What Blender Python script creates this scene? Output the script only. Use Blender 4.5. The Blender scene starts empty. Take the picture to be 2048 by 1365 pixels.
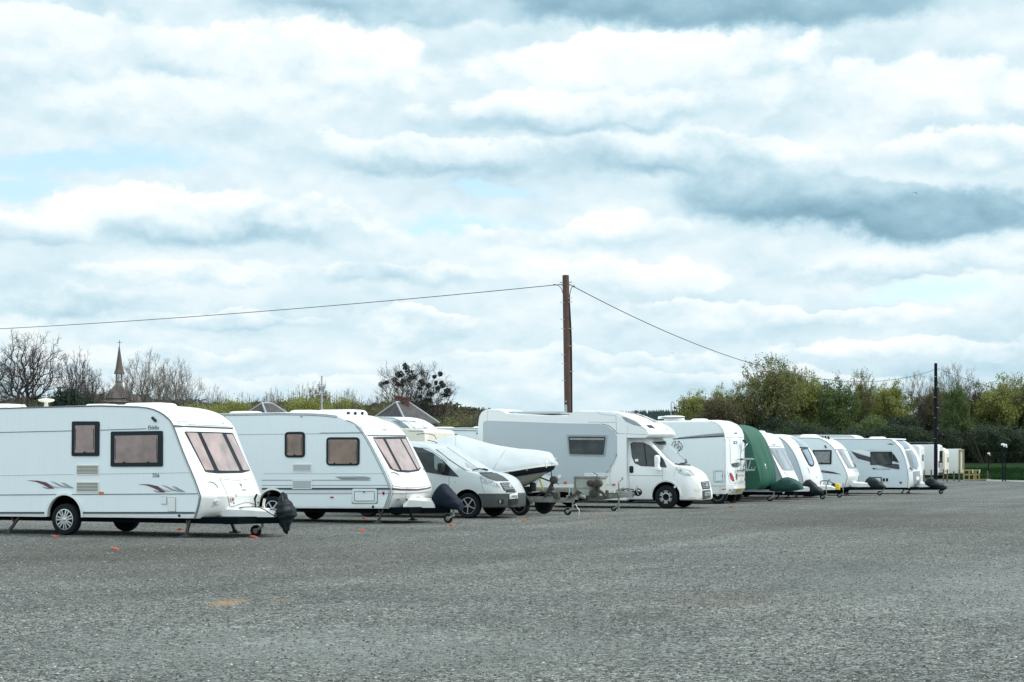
import bpy, bmesh, math, random
import numpy as np
from mathutils import Vector, Matrix
from mathutils.bvhtree import BVHTree
from math import sin, cos, pi, radians as R, sqrt, atan2

scene = bpy.context.scene
COL = scene.collection
# ------------------------------------------------------------------ camera
FPX, HY, CX, EH = 3300.0, 920.0, 1024.0, 1.55     # focal length and horizon in photo pixels, eye height in metres
cd = bpy.data.cameras.new("camera"); cam = bpy.data.objects.new("camera", cd); COL.objects.link(cam)
cam.location = (0, 0, EH); cam.rotation_euler = (R(90), 0, 0)
cd.sensor_width = 36; cd.lens = 36 * FPX / 2048; cd.shift_y = (HY - 682.5) / 2048
cd.clip_start = .3; cd.clip_end = 6000
scene.camera = cam
# ------------------------------------------------------------------ exposure
scene.view_settings.view_transform = 'Standard'; scene.view_settings.look = 'None'
scene.view_settings.exposure = 0.34; scene.view_settings.gamma = 1; scene.view_settings.use_curve_mapping = False
scene.cycles.max_bounces = 6; scene.cycles.transparent_max_bounces = 8
scene.cycles.volume_bounces = 0
# ------------------------------------------------------------------ sun (hazy, high, from the right)
SUN_EL, SUN_AZ = R(50), R(92)                     # azimuth clockwise from +Y
sd = bpy.data.lights.new("sun", 'SUN'); sun = bpy.data.objects.new("sun", sd); COL.objects.link(sun)
sd.energy = 2.1; sd.angle = R(5); sd.color = (1.0, .955, .89)
sun.rotation_euler = (R(90) - SUN_EL, 0, -SUN_AZ + pi)
sun.rotation_euler = Vector((sin(SUN_AZ) * cos(SUN_EL), cos(SUN_AZ) * cos(SUN_EL), sin(SUN_EL))).to_track_quat('Z', 'Y').to_euler()
# ------------------------------------------------------------------ sky
world = bpy.data.worlds.new("World"); scene.world = world; world.use_nodes = True
NT = world.node_tree; NT.nodes.clear()
def nd(t, **kw):
    n = NT.nodes.new(t)
    for k, v in kw.items():
        if k in n.inputs: n.inputs[k].default_value = v
        else: setattr(n, k, v)
    return n
def mth(op, a, b=None, c=None, clamp=False):
    n = NT.nodes.new('ShaderNodeMath'); n.operation = op; n.use_clamp = clamp
    for i, v in enumerate((a, b, c)):
        if v is None: continue
        if isinstance(v, (int, float)): n.inputs[i].default_value = v
        else: NT.links.new(v, n.inputs[i])
    return n.outputs[0]
def sky_world():
    L = NT.links.new
    tc = nd('ShaderNodeTexCoord'); sp = nd('ShaderNodeSeparateXYZ'); L(tc.outputs['Generated'], sp.inputs[0])
    X, Y, Z = sp.outputs
    az = mth('ARCTAN2', X, Y); el = mth('ARCSINE', Z)            # azimuth and elevation of the direction, in radians
    cb = nd('ShaderNodeCombineXYZ'); L(az, cb.inputs[0]); L(el, cb.inputs[1])
    # flattened coordinates: cloud layers get thinner towards the horizon
    flat = mth('POWER', mth('MAXIMUM', el, 0.0), .86)
    cf = nd('ShaderNodeCombineXYZ'); L(az, cf.inputs[0]); L(mth('MULTIPLY', flat, 1.25), cf.inputs[1])
    def noise(vec, scale, detail, rough, dist=0, off=0, sy=1.0):
        mp = nd('ShaderNodeMapping'); L(vec, mp.inputs[0]); mp.inputs['Location'].default_value = (off, off * 1.7, off * .3)
        mp.inputs['Scale'].default_value = (1, sy, 1)
        n = nd('ShaderNodeTexNoise', Scale=scale, Detail=detail, Roughness=rough, Distortion=dist); L(mp.outputs[0], n.inputs['Vector'])
        return n
    w1 = noise(cf.outputs[0], 14, 5, .55, 0, 3.1)
    w2 = noise(cf.outputs[0], 45, 4, .6, 0, 7.7)
    def warp(vec, n, amt):
        s = nd('ShaderNodeVectorMath', operation='SUBTRACT'); L(n.outputs['Color'], s.inputs[0]); s.inputs[1].default_value = (.5, .5, .5)
        m = nd('ShaderNodeVectorMath', operation='MULTIPLY'); L(s.outputs[0], m.inputs[0]); m.inputs[1].default_value = amt
        a = nd('ShaderNodeVectorMath', operation='ADD'); L(vec, a.inputs[0]); L(m.outputs[0], a.inputs[1]); return a.outputs[0]
    wv = warp(warp(cb.outputs[0], w1, (.045, .034, 0)), w2, (.022, .016, 0))
    def ell(px, py, sx, sy, tilt=0):
        u = math.atan((px - CX) / FPX); v = math.atan((HY - py) / FPX)
        mp = nd('ShaderNodeMapping', vector_type='TEXTURE'); L(wv, mp.inputs[0])
        mp.inputs['Location'].default_value = (u, v, 0); mp.inputs['Rotation'].default_value = (0, 0, R(tilt)); mp.inputs['Scale'].default_value = (sx / FPX, sy / FPX, 1)
        dt = nd('ShaderNodeVectorMath', operation='DOT_PRODUCT'); L(mp.outputs[0], dt.inputs[0]); L(mp.outputs[0], dt.inputs[1])
        sx_ = nd('ShaderNodeSeparateXYZ'); L(mp.outputs[0], sx_.inputs[0])
        return mth('POWER', 2.718, mth('MULTIPLY', dt.outputs['Value'], -1.0)), sx_.outputs[1]
    def puff(dy, sc=9, loc=(.4, .68, .12), rough=.5, det=9):
        mp = nd('ShaderNodeMapping'); L(warp(cf.outputs[0], w2, (.010, .007, 0)), mp.inputs[0]); mp.inputs['Location'].default_value = (loc[0], loc[1] + dy, loc[2]); mp.inputs['Scale'].default_value = (1, 1.12, 1)
        n = nd('ShaderNodeTexNoise', Scale=sc, Detail=det, Roughness=rough, Distortion=0); L(mp.outputs[0], n.inputs['Vector']); return n.outputs[0]
    d0 = puff(0); d1 = puff(.035); s0 = puff(0, 30, (3.4, 1.1, .5), .55, 8); s1 = puff(.012, 30, (3.4, 1.1, .5), .55, 8)
    n3 = noise(cf.outputs[0], 5, 3, .5, .1, 2.3, 2.0)
    relief = mth('ADD', mth('MULTIPLY', mth('SUBTRACT', d0, d1), .60), mth('MULTIPLY', mth('SUBTRACT', s0, s1), .32))     # sunlit tops, shaded undersides
    br = mth('ADD', mth('MULTIPLY', mth('SUBTRACT', n3.outputs[0], .5), .5), .70)
    rag = mth('ADD', mth('MULTIPLY', mth('SUBTRACT', s0, .5), .75), mth('MULTIPLY', mth('SUBTRACT', d0, .5), .9))
    def layer(cur, hole, px, py, sx, sy, top, low, tilt=0, sharp=.16):
        """one cloud bank: where it stands, how large it is, how bright its top and its underside are"""
        e, v = ell(px, py, sx, sy, tilt)
        up = mth('ADD', mth('MULTIPLY', v, .62), mth('ADD', mth('MULTIPLY', rag, 1.0), .52), clamp=True)          # 0 underside, 1 top
        soft = mth('SUBTRACT', .50, mth('MULTIPLY', up, .50 - sharp))
        m = mth('DIVIDE', mth('SUBTRACT', mth('ADD', e, mth('MULTIPLY', rag, .55)), .36), soft, clamp=True)
        m = mth('MULTIPLY', mth('MULTIPLY', m, m), mth('SUBTRACT', 3.0, mth('MULTIPLY', m, 2.0)))
        low -= .12; top -= .05
        sh = mth('ADD', low, mth('MULTIPLY', up, top - low))
        cur = mth('ADD', cur, mth('MULTIPLY', m, mth('SUBTRACT', sh, cur)))
        if hole is not None: hole = mth('MULTIPLY', hole, mth('SUBTRACT', 1.0, m))
        return cur, hole
    hole = None
    far = [(500, 780, 620, 30, .84, .72), (1500, 772, 520, 30, .86, .74), (300, 722, 380, 24, .86, .68), (1100, 730, 420, 26, .90, .76), (1850, 700, 300, 24, .93, .68), (850, 660, 180, 40, .99, .66),
           (480, 652, 240, 22, .86, .66), (1360, 640, 260, 32, .93, .74), (1690, 640, 240, 22, .88, .68), (110, 622, 260, 32, .82, .60), (1240, 566, 250, 46, .97, .76), (780, 560, 240, 30, .90, .62), (1850, 545, 300, 30, .84, .58), (400, 562, 300, 26, .90, .68)]
    near = [(430, 458, 370, 62, 1.06, .50), (60, 478, 150, 36, .95, .62), (1150, 470, 290, 40, .95, .74), (1770, 436, 500, 76, .56, .24, -5), (1960, 322, 190, 56, 1.0, .66), (1420, 330, 360, 52, .88, .42, -5), (860, 316, 320, 46, .90, .56),
            (1150, 226, 360, 50, .93, .44), (1760, 205, 400, 74, 1.0, .78), (350, 225, 400, 76, .96, .72), (1300, 128, 400, 66, 1.06, .76), (600, 128, 320, 84, 1.02, .76), (90, 115, 260, 84, .93, .76), (1400, 2, 680, 76, .40, .26, -2, .3), (760, 14, 340, 46, .58, .46, 0, .3)]
    for q in far: br, _ = layer(br, None, *q)
    hs = [(190, 350, 260, 34, 3), (20, 400, 120, 26, 0), (930, 455, 150, 30, 0), (1850, 595, 150, 22, 0), (1000, 385, 90, 14, 0)]
    for q in hs:
        e, _v = ell(*q); hole = e if hole is None else mth('MAXIMUM', hole, e)
    hole = mth('SUBTRACT', hole, mth('MULTIPLY', rag, .9), clamp=True)
    for q in near: br, hole = layer(br, hole, *q)
    br = mth('ADD', br, relief)
    ramp = nd('ShaderNodeValToRGB'); L(br, ramp.inputs[0]); cr = ramp.color_ramp
    cr.interpolation = 'B_SPLINE'
    pts = [(0.10, (.18, .325, .41)), (.34, (.30, .475, .57)), (.54, (.475, .635, .71)), (.70, (.62, .74, .79)), (.83, (.745, .81, .825)), (.97, (.845, .865, .86))]
    while len(cr.elements) < len(pts): cr.elements.new(.5)
    for e, (p, c) in zip(cr.elements, pts): e.position = p; e.color = (*c, 1)
    sky = nd('ShaderNodeTexSky', sky_type='NISHITA'); sky.sun_disc = False
    sky.sun_elevation = SUN_EL; sky.sun_rotation = SUN_AZ; sky.air_density = 1.0; sky.dust_density = 1.5; sky.ozone_density = 1.5
    mr = nd('ShaderNodeMapRange', interpolation_type='SMOOTHSTEP'); L(hole, mr.inputs[0])
    mr.inputs['From Min'].default_value = .15; mr.inputs['From Max'].default_value = .8; mr.inputs['To Max'].default_value = .85
    b1 = nd('ShaderNodeBackground', Strength=.13); L(sky.outputs[0], b1.inputs[0])
    # thin veil over the clear gaps
    veil = nd('ShaderNodeBackground', Strength=.34, Color=(.42, .68, .92, 1)); ad = nd('ShaderNodeAddShader'); L(b1.outputs[0], ad.inputs[0]); L(veil.outputs[0], ad.inputs[1])
    b2 = nd('ShaderNodeBackground', Strength=1.0); L(ramp.outputs[0], b2.inputs[0])
    # unseen cloud beside and behind the camera, brightened to lift the shaded sides
    m2 = nd('ShaderNodeMapRange', interpolation_type='SMOOTHSTEP'); L(mth('ABSOLUTE', az), m2.inputs[0]); m2.inputs['From Min'].default_value = .5; m2.inputs['From Max'].default_value = 1.6; m2.inputs['To Min'].default_value = .98; m2.inputs['To Max'].default_value = 1.45
    L(m2.outputs[0], b2.inputs[1])
    mx = nd('ShaderNodeMixShader'); L(mr.outputs[0], mx.inputs[0]); L(b2.outputs[0], mx.inputs[1]); L(ad.outputs[0], mx.inputs[2])
    out = nd('ShaderNodeOutputWorld'); L(mx.outputs[0], out.inputs[0])
sky_world()
world.cycles.sampling_method = 'MANUAL'; world.cycles.sample_map_resolution = 512

# ------------------------------------------------------------------ materials
def mat(name, col, rough=.5, metal=0, coat=0, var=0, vscale=3, bump=0, bscale=40, spec=.5, streak=0, trans=0, island=0, col2=None, dirt=0):
    m = bpy.data.materials.new(name); m.use_nodes = True; nt = m.node_tree; b = nt.nodes['Principled BSDF']
    b.inputs['Base Color'].default_value = (*col, 1); b.inputs['Roughness'].default_value = rough; b.inputs['Metallic'].default_value = metal
    b.inputs['Coat Weight'].default_value = coat; b.inputs['Coat Roughness'].default_value = .08; b.inputs['Specular IOR Level'].default_value = spec
    L = nt.links.new
    src = None
    if col2 is None: col2 = tuple(c * .55 for c in col)
    def mix(a, bcol, fac):
        mx = nt.nodes.new('ShaderNodeMix'); mx.data_type = 'RGBA'
        if isinstance(a, tuple): mx.inputs[6].default_value = (*a, 1)
        else: L(a, mx.inputs[6])
        mx.inputs[7].default_value = (*bcol, 1); L(fac, mx.inputs[0]); return mx.outputs[2]
    tc = nt.nodes.new('ShaderNodeTexCoord')
    cur = col
    if var:
        n = nt.nodes.new('ShaderNodeTexNoise'); n.inputs['Scale'].default_value = vscale; n.inputs['Detail'].default_value = 6; L(tc.outputs['Object'], n.inputs['Vector'])
        r = nt.nodes.new('ShaderNodeMapRange'); L(n.outputs[0], r.inputs[0]); r.inputs[1].default_value = .35; r.inputs[2].default_value = .7; r.inputs[4].default_value = var
        cur = mix(cur, col2, r.outputs[0])
    if streak:
        mp = nt.nodes.new('ShaderNodeMapping'); mp.inputs['Scale'].default_value = (9, 9, .7); L(tc.outputs['Object'], mp.inputs[0])
        n = nt.nodes.new('ShaderNodeTexNoise'); n.inputs['Scale'].default_value = 1.5; n.inputs['Detail'].default_value = 5; L(mp.outputs[0], n.inputs['Vector'])
        r = nt.nodes.new('ShaderNodeMapRange'); L(n.outputs[0], r.inputs[0]); r.inputs[1].default_value = .5; r.inputs[2].default_value = .8; r.inputs[4].default_value = streak
        cur = mix(cur, (.42, .40, .33), r.outputs[0])
    if dirt:   # road film low on the body
        s = nt.nodes.new('ShaderNodeSeparateXYZ'); L(tc.outputs['Object'], s.inputs[0])
        n = nt.nodes.new('ShaderNodeTexNoise'); n.inputs['Scale'].default_value = 4; n.inputs['Detail'].default_value = 6; L(tc.outputs['Object'], n.inputs['Vector'])
        r = nt.nodes.new('ShaderNodeMapRange'); L(s.outputs[2], r.inputs[0]); r.inputs[1].default_value = 1.0; r.inputs[2].default_value = .3; r.inputs[4].default_value = dirt
        mu = nt.nodes.new('ShaderNodeMath'); mu.operation = 'MULTIPLY'; L(r.outputs[0], mu.inputs[0]); L(n.outputs[0], mu.inputs[1])
        cur = mix(cur, (.36, .32, .23), mu.outputs[0])
    if island:
        g = nt.nodes.new('ShaderNodeNewGeometry')
        mm = nt.nodes.new('ShaderNodeMath'); mm.operation = 'MULTIPLY'; L(g.outputs['Random Per Island'], mm.inputs[0]); mm.inputs[1].default_value = island
        cur = mix(cur, col2, mm.outputs[0])
    if not isinstance(cur, tuple): L(cur, b.inputs['Base Color'])
    if bump:
        n = nt.nodes.new('ShaderNodeTexNoise'); n.inputs['Scale'].default_value = bscale; n.inputs['Detail'].default_value = 4; L(tc.outputs['Object'], n.inputs['Vector'])
        bp = nt.nodes.new('ShaderNodeBump'); bp.inputs['Strength'].default_value = bump; bp.inputs['Distance'].default_value = .02; L(n.outputs[0], bp.inputs['Height']); L(bp.outputs[0], b.inputs['Normal'])
    if trans:
        t = nt.nodes.new('ShaderNodeBsdfTranslucent')
        if isinstance(cur, tuple): t.inputs[0].default_value = (*cur, 1)
        else: L(cur, t.inputs[0])
        mx = nt.nodes.new('ShaderNodeMixShader'); mx.inputs[0].default_value = trans; L(b.outputs[0], mx.inputs[1]); L(t.outputs[0], mx.inputs[2])
        L(mx.outputs[0], nt.nodes['Material Output'].inputs[0])
    return m
M = dict(
    white=mat('white_gelcoat', (.84, .86, .855), .28, coat=.4, var=.10, vscale=2, col2=(.70, .70, .66), dirt=.5),
    side=mat('white_aluminium_skin', (.80, .865, .88), .38, coat=.1, var=.10, vscale=1.2, streak=.07, col2=(.72, .78, .80), bump=.02, bscale=25),
    cream=mat('cream_gelcoat', (.78, .75, .64), .4, var=.15, col2=(.6, .57, .46), dirt=.5),
    silver=mat('silver_skin', (.62, .70, .74), .33, coat=.2, var=.06),
    grey=mat('grey_panel', (.46, .52, .56), .45, var=.06, bump=.02, bscale=60),
    vsilver=mat('silver_car_paint', (.62, .66, .67), .28, metal=.35, coat=.5, dirt=.8),
    rail=mat('aluminium_rail', (.42, .45, .46), .35, metal=.6),
    drail=mat('dark_rail', (.06, .075, .085), .45),
    seam=mat('dark_seam', (.12, .145, .155), .6),
    lseam=mat('pale_seam', (.36, .41, .43), .6),
    frame=mat('window_frame_black', (.004, .011, .016), .3, spec=.3),
    pink=mat('blind_behind_glass_pink', (.33, .225, .205), .12, coat=.4, var=1, vscale=3.2, col2=(.20, .145, .135)),
    pinkb=mat('blind_behind_glass_pale', (.46, .35, .335), .10, coat=.7, var=1, vscale=3.0, col2=(.27, .215, .21)),  # blind colour, with a darker mottle painted in for reflections on the panes
    brownp=mat('blind_behind_glass_brown', (.31, .205, .16), .12, coat=.4, var=1, vscale=3.2, col2=(.19, .135, .11)),
    greyp=mat('curtain_behind_glass', (.30, .30, .30), .15, coat=.8, var=.7, vscale=3.5, col2=(.16, .16, .165)),
    bluep=mat('blue_glass', (.24, .31, .38), .08, coat=1, var=.6, vscale=5, col2=(.12, .16, .21)),
    glass=mat('dark_glass', (.008, .017, .021), .05, coat=.25, spec=.45, var=.5, vscale=3, col2=(.075, .08, .075)),
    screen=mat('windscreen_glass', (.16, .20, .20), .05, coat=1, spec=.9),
    pale_screen=mat('pale_windscreen_glass', (.46, .50, .50), .10, coat=1, var=.5, vscale=3, col2=(.30, .33, .34)),  # pale windscreen colour with a darker mottle
    tyre=mat('tyre_rubber', (.008, .011, .013), .85, spec=.25, bump=.2, bscale=30),
    alloy=mat('alloy', (.55, .56, .56), .28, metal=.8),
    hub=mat('painted_wheel', (.55, .58, .59), .35, metal=.15),
    black=mat('black_plastic', (.008, .012, .014), .5, spec=.3),
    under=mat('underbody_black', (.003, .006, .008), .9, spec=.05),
    dgrey=mat('bumper_grey_plastic', (.050, .060, .062), .5, var=.3, dirt=.15, spec=.3),
    galv=mat('galvanised_steel', (.33, .34, .31), .5, metal=.4, var=.7, vscale=9, col2=(.20, .19, .15)),
    galvbox=mat('galvanised_sheet', (.46, .49, .44), .5, metal=.2, var=.6, vscale=6, col2=(.32, .34, .30)),
    rust=mat('rusty_steel', (.065, .058, .048), .7, var=.7, vscale=12, col2=(.02, .022, .022)),
    red=mat('red_lamp', (.35, .012, .015), .2, coat=.6), orange=mat('orange_lamp', (.6, .14, .02), .25, coat=.6),
    lamp=mat('clear_lamp', (.62, .65, .65), .08, metal=.3, coat=1, var=.9, vscale=14, col2=(.16, .17, .18)),
    maroon=mat('maroon_stripe', (.13, .045, .06), .4), dstripe=mat('charcoal_stripe', (.045, .05, .06), .4),
    gstripe=mat('grey_stripe', (.30, .33, .35), .4), lilac=mat('lilac_stripe', (.42, .39, .43), .4),
    navy=mat('navy_cloth', (.006, .013, .026), .7, spec=.25, bump=.3, bscale=14, var=.3), green=mat('green_cloth', (.014, .100, .062), .65, bump=.7, bscale=4, var=.35, vscale=2.5, col2=(.012, .075, .05)),
    dgreen=mat('dark_green_cloth', (.008, .06, .05), .7, bump=.35, bscale=9), bcloth=mat('black_cloth', (.005, .011, .014), .55, spec=.3, bump=.4, bscale=14),
    tarp=mat('white_tarpaulin', (.56, .60, .62), .65, var=.4, vscale=2, col2=(.44, .47, .48), bump=.8, bscale=3.2), tube=mat('navy_rubber_tube', (.006, .014, .022), .6, spec=.25),
    hull=mat('grp_hull_beige', (.45, .44, .39), .5, var=.4), yellow=mat('yellow_strap', (.55, .52, .06), .6), ylock=mat('yellow_lock', (.75, .50, .02), .45),
    text=mat('lettering_grey', (.10, .115, .125), .5), ltext=mat('lettering_pale_grey', (.33, .36, .37), .5), wtext=mat('lettering_white', (.8, .82, .82), .5),
    plate=mat('number_plate_white', (.7, .72, .70), .4), yplate=mat('number_plate_yellow', (.62, .45, .12), .4), bluest=mat('blue_sticker', (.05, .22, .50), .4),
    wood=mat('creosoted_pole', (.105, .055, .042), .85, var=.6, vscale=5, col2=(.055, .038, .034), bump=.5, bscale=30), dwood=mat('dark_pole', (.010, .013, .017), .85, spec=.1),
    timber=mat('pale_timber', (.38, .29, .13), .8, var=.5, vscale=6), tanal=mat('treated_post', (.12, .095, .06), .85, var=.6, vscale=6), edging=mat('edging_board', (.75, .75, .70), .7),
    steel=mat('grey_mast', (.42, .45, .46), .5, metal=.5), cctv=mat('camera_white', (.75, .77, .77), .4), wire=mat('wire_black', (.035, .035, .035), .6),
    slate=mat('roof_slate', (.040, .043, .048), .8, var=.8, vscale=2.5, col2=(.10, .085, .08)), rooftrim=mat('ridge_lead', (.35, .36, .36), .7),
    brick=mat('brick', (.13, .055, .042), .85, var=.5, vscale=4), stone=mat('church_stone', (.24, .23, .21), .9, var=.4), tile=mat('church_tile', (.13, .105, .095), .85, var=.6, vscale=1.5, col2=(.085, .07, .065)),
    bark=mat('bark', (.052, .045, .042), .9), paleb=mat('bark_pale', (.15, .135, .115), .9), rustbark=mat('bark_brown', (.10, .085, .065), .9),
    mist=mat('mistletoe_leaf', (.025, .042, .024), .8, island=.6), ivy=mat('ivy_leaf', (.012, .030, .022), .8, island=.7, trans=.15, col2=(.03, .055, .03)),
    leafy=mat('leaf_yellow_green', (.36, .37, .09), .7, island=.9, trans=.35, col2=(.13, .155, .05)),
    leafg=mat('leaf_green', (.16, .22, .06), .7, island=.9, trans=.3, col2=(.05, .085, .03)),
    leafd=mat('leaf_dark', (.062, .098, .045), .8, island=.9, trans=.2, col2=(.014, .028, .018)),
    leafb=mat('bud_brown', (.19, .16, .075), .8, island=.9, trans=.2, col2=(.05, .042, .028)),
    leafo=mat('hedge_olive', (.27, .28, .085), .8, island=.9, trans=.25, col2=(.105, .11, .05)),
    peg=mat('orange_marker', (.50, .10, .055), .55, var=.4), bird=mat('bird_dark', (.05, .05, .055), .8),
)
# ------------------------------------------------------------------ helpers
ZR = {1: (0, 640, 2.845), 2: (330, 780, 4.265), 3: (620, 780, 4.265), 4: (860, 780, 4.875), 5: (1120, 780, 4.875), 6: (1300, 780, 5.25), 7: (1500, 820, 6.823),
      8: (1680, 820, 6.827), 9: (1800, 700, 4.55), 10: (1300, 680, 3.938), 11: (1080, 520, 4.01), 12: (400, 700, 3.413), 13: (340, 830, 8.027), 14: (430, 960, 10.5),
      15: (1020, 920, 7.314), 16: (940, 920, 8.904), 17: (1420, 850, 7.586), 18: (1800, 860, 9.75), 19: (0, 780, 9.31), 20: (1900, 860, 9.75), 21: (640, 840, 6.204),
      22: (870, 880, 8.03), 23: (1240, 880, 9.1), 24: (1540, 940, 12.8)}
def P(r, *a):
    """measurements taken on enlarged crop r of the photograph -> full-photo pixels"""
    x0, y0, k = ZR[r]
    return [(x0 + a[i] / k, y0 + a[i + 1] / k) for i in range(0, len(a), 2)]
def at(px, py, D): return Vector(((px - CX) / FPX * D, D, EH + (HY - py) / FPX * D))
def tag(o, label=None, cat=None, group=None, kind=None):
    if label: o['label'] = label
    if cat: o['category'] = cat
    if group: o['group'] = group
    if kind: o['kind'] = kind
    return o
def empty(name, loc=(0, 0, 0), rz=0):
    o = bpy.data.objects.new(name, None); COL.objects.link(o); o.location = loc; o.rotation_euler = (0, 0, rz); o.empty_display_size = .3; return o
SPLIT = {'body_seam', 'front_seam', 'climbing_step', 'panel_seam', 'trim_line', 'grab_handle', 'pod_seam', 'roof_clip', 'roof_light_clip', 'pinnacle', 'wiper', 'rack_clamp', 'fence_post', 'cover_pole', 'door_seam', 'edge_rail', 'skylight_bar'}
class MB:
    def __init__(s): s.v = []; s.f = []; s.m = []; s.pc = []
    def add(s, v, f, mi=0):
        n = len(s.v); s.pc.append((n, len(s.f), len(v), len(f))); s.v += [tuple(p) for p in v]; s.f += [tuple(i + n for i in q) for q in f]; s.m += [mi] * len(f); return s
    def box(s, c, d, mi=0, rz=0, ry=0, rx=0):
        mt = Matrix.Rotation(rz, 3, 'Z') @ Matrix.Rotation(ry, 3, 'Y') @ Matrix.Rotation(rx, 3, 'X')
        v = [Vector(c) + mt @ Vector((d[0] / 2 * a, d[1] / 2 * b, d[2] / 2 * e)) for a in (-1, 1) for b in (-1, 1) for e in (-1, 1)]
        return s.add(v, [(0, 1, 3, 2), (4, 6, 7, 5), (0, 4, 5, 1), (2, 3, 7, 6), (0, 2, 6, 4), (1, 5, 7, 3)], mi)
    def bar(s, p0, p1, w, h, mi=0):
        p0 = Vector(p0); p1 = Vector(p1); d = (p1 - p0).normalized(); up = Vector((0, 0, 1)) if abs(d.z) < .95 else Vector((1, 0, 0))
        a = d.cross(up).normalized() * w / 2; b = a.cross(d).normalized() * h / 2
        v = [p + a * i + b * j for p in (p0, p1) for i, j in ((-1, -1), (1, -1), (1, 1), (-1, 1))]
        return s.add(v, [(0, 1, 2, 3), (7, 6, 5, 4), (0, 4, 5, 1), (1, 5, 6, 2), (2, 6, 7, 3), (3, 7, 4, 0)], mi)
    def tube(s, pts, r, n=6, mi=0, r1=None, cap=True):
        pts = [Vector(p) for p in pts]; k = len(pts); rs = r if isinstance(r, (list, tuple)) else [r + ((r1 if r1 is not None else r) - r) * i / max(1, k - 1) for i in range(k)]
        v = []; prev = None
        for i, p in enumerate(pts):
            d = (pts[min(i + 1, k - 1)] - pts[max(i - 1, 0)])
            if d.length < 1e-9: d = Vector((0, 0, 1))
            d.normalize()
            if prev is None: a = d.cross(Vector((0, 0, 1)) if abs(d.z) < .9 else Vector((1, 0, 0))).normalized()
            else:
                a = prev - d * prev.dot(d)
                a = a.normalized() if a.length > 1e-6 else d.orthogonal().normalized()
            prev = a; b = d.cross(a)
            v += [p + (a * cos(2 * pi * j / n) + b * sin(2 * pi * j / n)) * rs[i] for j in range(n)]
        f = [(i * n + j, i * n + (j + 1) % n, (i + 1) * n + (j + 1) % n, (i + 1) * n + j) for i in range(k - 1) for j in range(n)]
        if cap: f += [tuple(range(n))[::-1], tuple((k - 1) * n + j for j in range(n))]
        return s.add(v, f, mi)
    def lathe(s, prof, c, axis='y', n=24, mi=0):
        """prof: (radius, height along the axis)"""
        c = Vector(c); v = []
        for r, h in prof:
            for j in range(n):
                a = 2 * pi * j / n
                v.append(c + (Vector((r * cos(a), h, r * sin(a))) if axis == 'y' else Vector((r * cos(a), r * sin(a), h)) if axis == 'z' else Vector((h, r * cos(a), r * sin(a)))))
        k = len(prof); f = [(i * n + j, i * n + (j + 1) % n, (i + 1) * n + (j + 1) % n, (i + 1) * n + j) for i in range(k - 1) for j in range(n)]
        if prof[0][0] > 1e-6: f.append(tuple(range(n)))
        if prof[-1][0] > 1e-6: f.append(tuple((k - 1) * n + j for j in range(n)))
        return s.add(v, f, mi)
    def prism(s, poly, y0, y1, mi=0):
        """poly in (x, z), extruded along y"""
        n = len(poly); v = [(x, y0, z) for x, z in poly] + [(x, y1, z) for x, z in poly]
        f = [tuple(range(n)), tuple(range(2 * n - 1, n - 1, -1))] + [(i, i + n, (i + 1) % n + n, (i + 1) % n) for i in range(n)]
        return s.add(v, f, mi)
    def rbox(s, c, d, r=.03, mi=0, seg=3):
        """box with rounded vertical and top edges"""
        cx, cy, cz = c; lx, ly, lz = d; r = min(r, lx / 2.01, ly / 2.01, lz / 1.01); v = []
        rings = [(0, 0)] + [(r - r * cos(a * pi / 2 / seg) if a else 0, lz - r + r * sin(a * pi / 2 / seg)) for a in range(seg + 1)]
        ring = []
        for sx, sy, a0 in ((1, 1, 0), (-1, 1, 90), (-1, -1, 180), (1, -1, 270)):
            for k in range(seg + 1):
                a = R(a0 + 90 * k / seg); ring.append((sx * (lx / 2 - r) + r * cos(a), sy * (ly / 2 - r) + r * sin(a)))
        n = len(ring)
        for ins, h in rings:
            fx = (lx / 2 - ins) / (lx / 2); fy = (ly / 2 - ins) / (ly / 2)
            v += [(cx + x * fx, cy + y * fy, cz - lz / 2 + h) for x, y in ring]
        k = len(rings); f = [(i * n + j, i * n + (j + 1) % n, (i + 1) * n + (j + 1) % n, (i + 1) * n + j) for i in range(k - 1) for j in range(n)]
        f += [tuple(range(n))[::-1], tuple((k - 1) * n + j for j in range(n))]
        return s.add(v, f, mi)
    def build(s, name, mats, parent=None, smooth=35, recalc=True, bevel=0):
        if name in SPLIT and len(s.pc) > 1:
            out = None
            for v0, f0, nv, nf in s.pc:
                q = MB(); q.add(s.v[v0:v0 + nv], [tuple(i - v0 for i in f) for f in s.f[f0:f0 + nf]]); o = q.build(name, mats, parent, smooth, recalc, bevel); out = out or o
            return out
        me = bpy.data.meshes.new(name); me.from_pydata(s.v, [], s.f)
        for m in (mats if isinstance(mats, (list, tuple)) else [mats]): me.materials.append(m)
        if any(s.m): me.polygons.foreach_set('material_index', s.m)
        if recalc or bevel:
            bm = bmesh.new(); bm.from_mesh(me)
            if recalc: bmesh.ops.recalc_face_normals(bm, faces=bm.faces)
            if bevel: bmesh.ops.bevel(bm, geom=[e for e in bm.edges if e.is_manifold and e.calc_face_angle(0) > .6], offset=bevel, segments=2, profile=.6, affect='EDGES')
            bm.to_mesh(me); bm.free()
        if smooth:
            me.polygons.foreach_set('use_smooth', [True] * len(me.polygons)); me.set_sharp_from_angle(angle=R(smooth))
        o = bpy.data.objects.new(name, me); COL.objects.link(o)
        if parent: o.parent = parent
        return o
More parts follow.
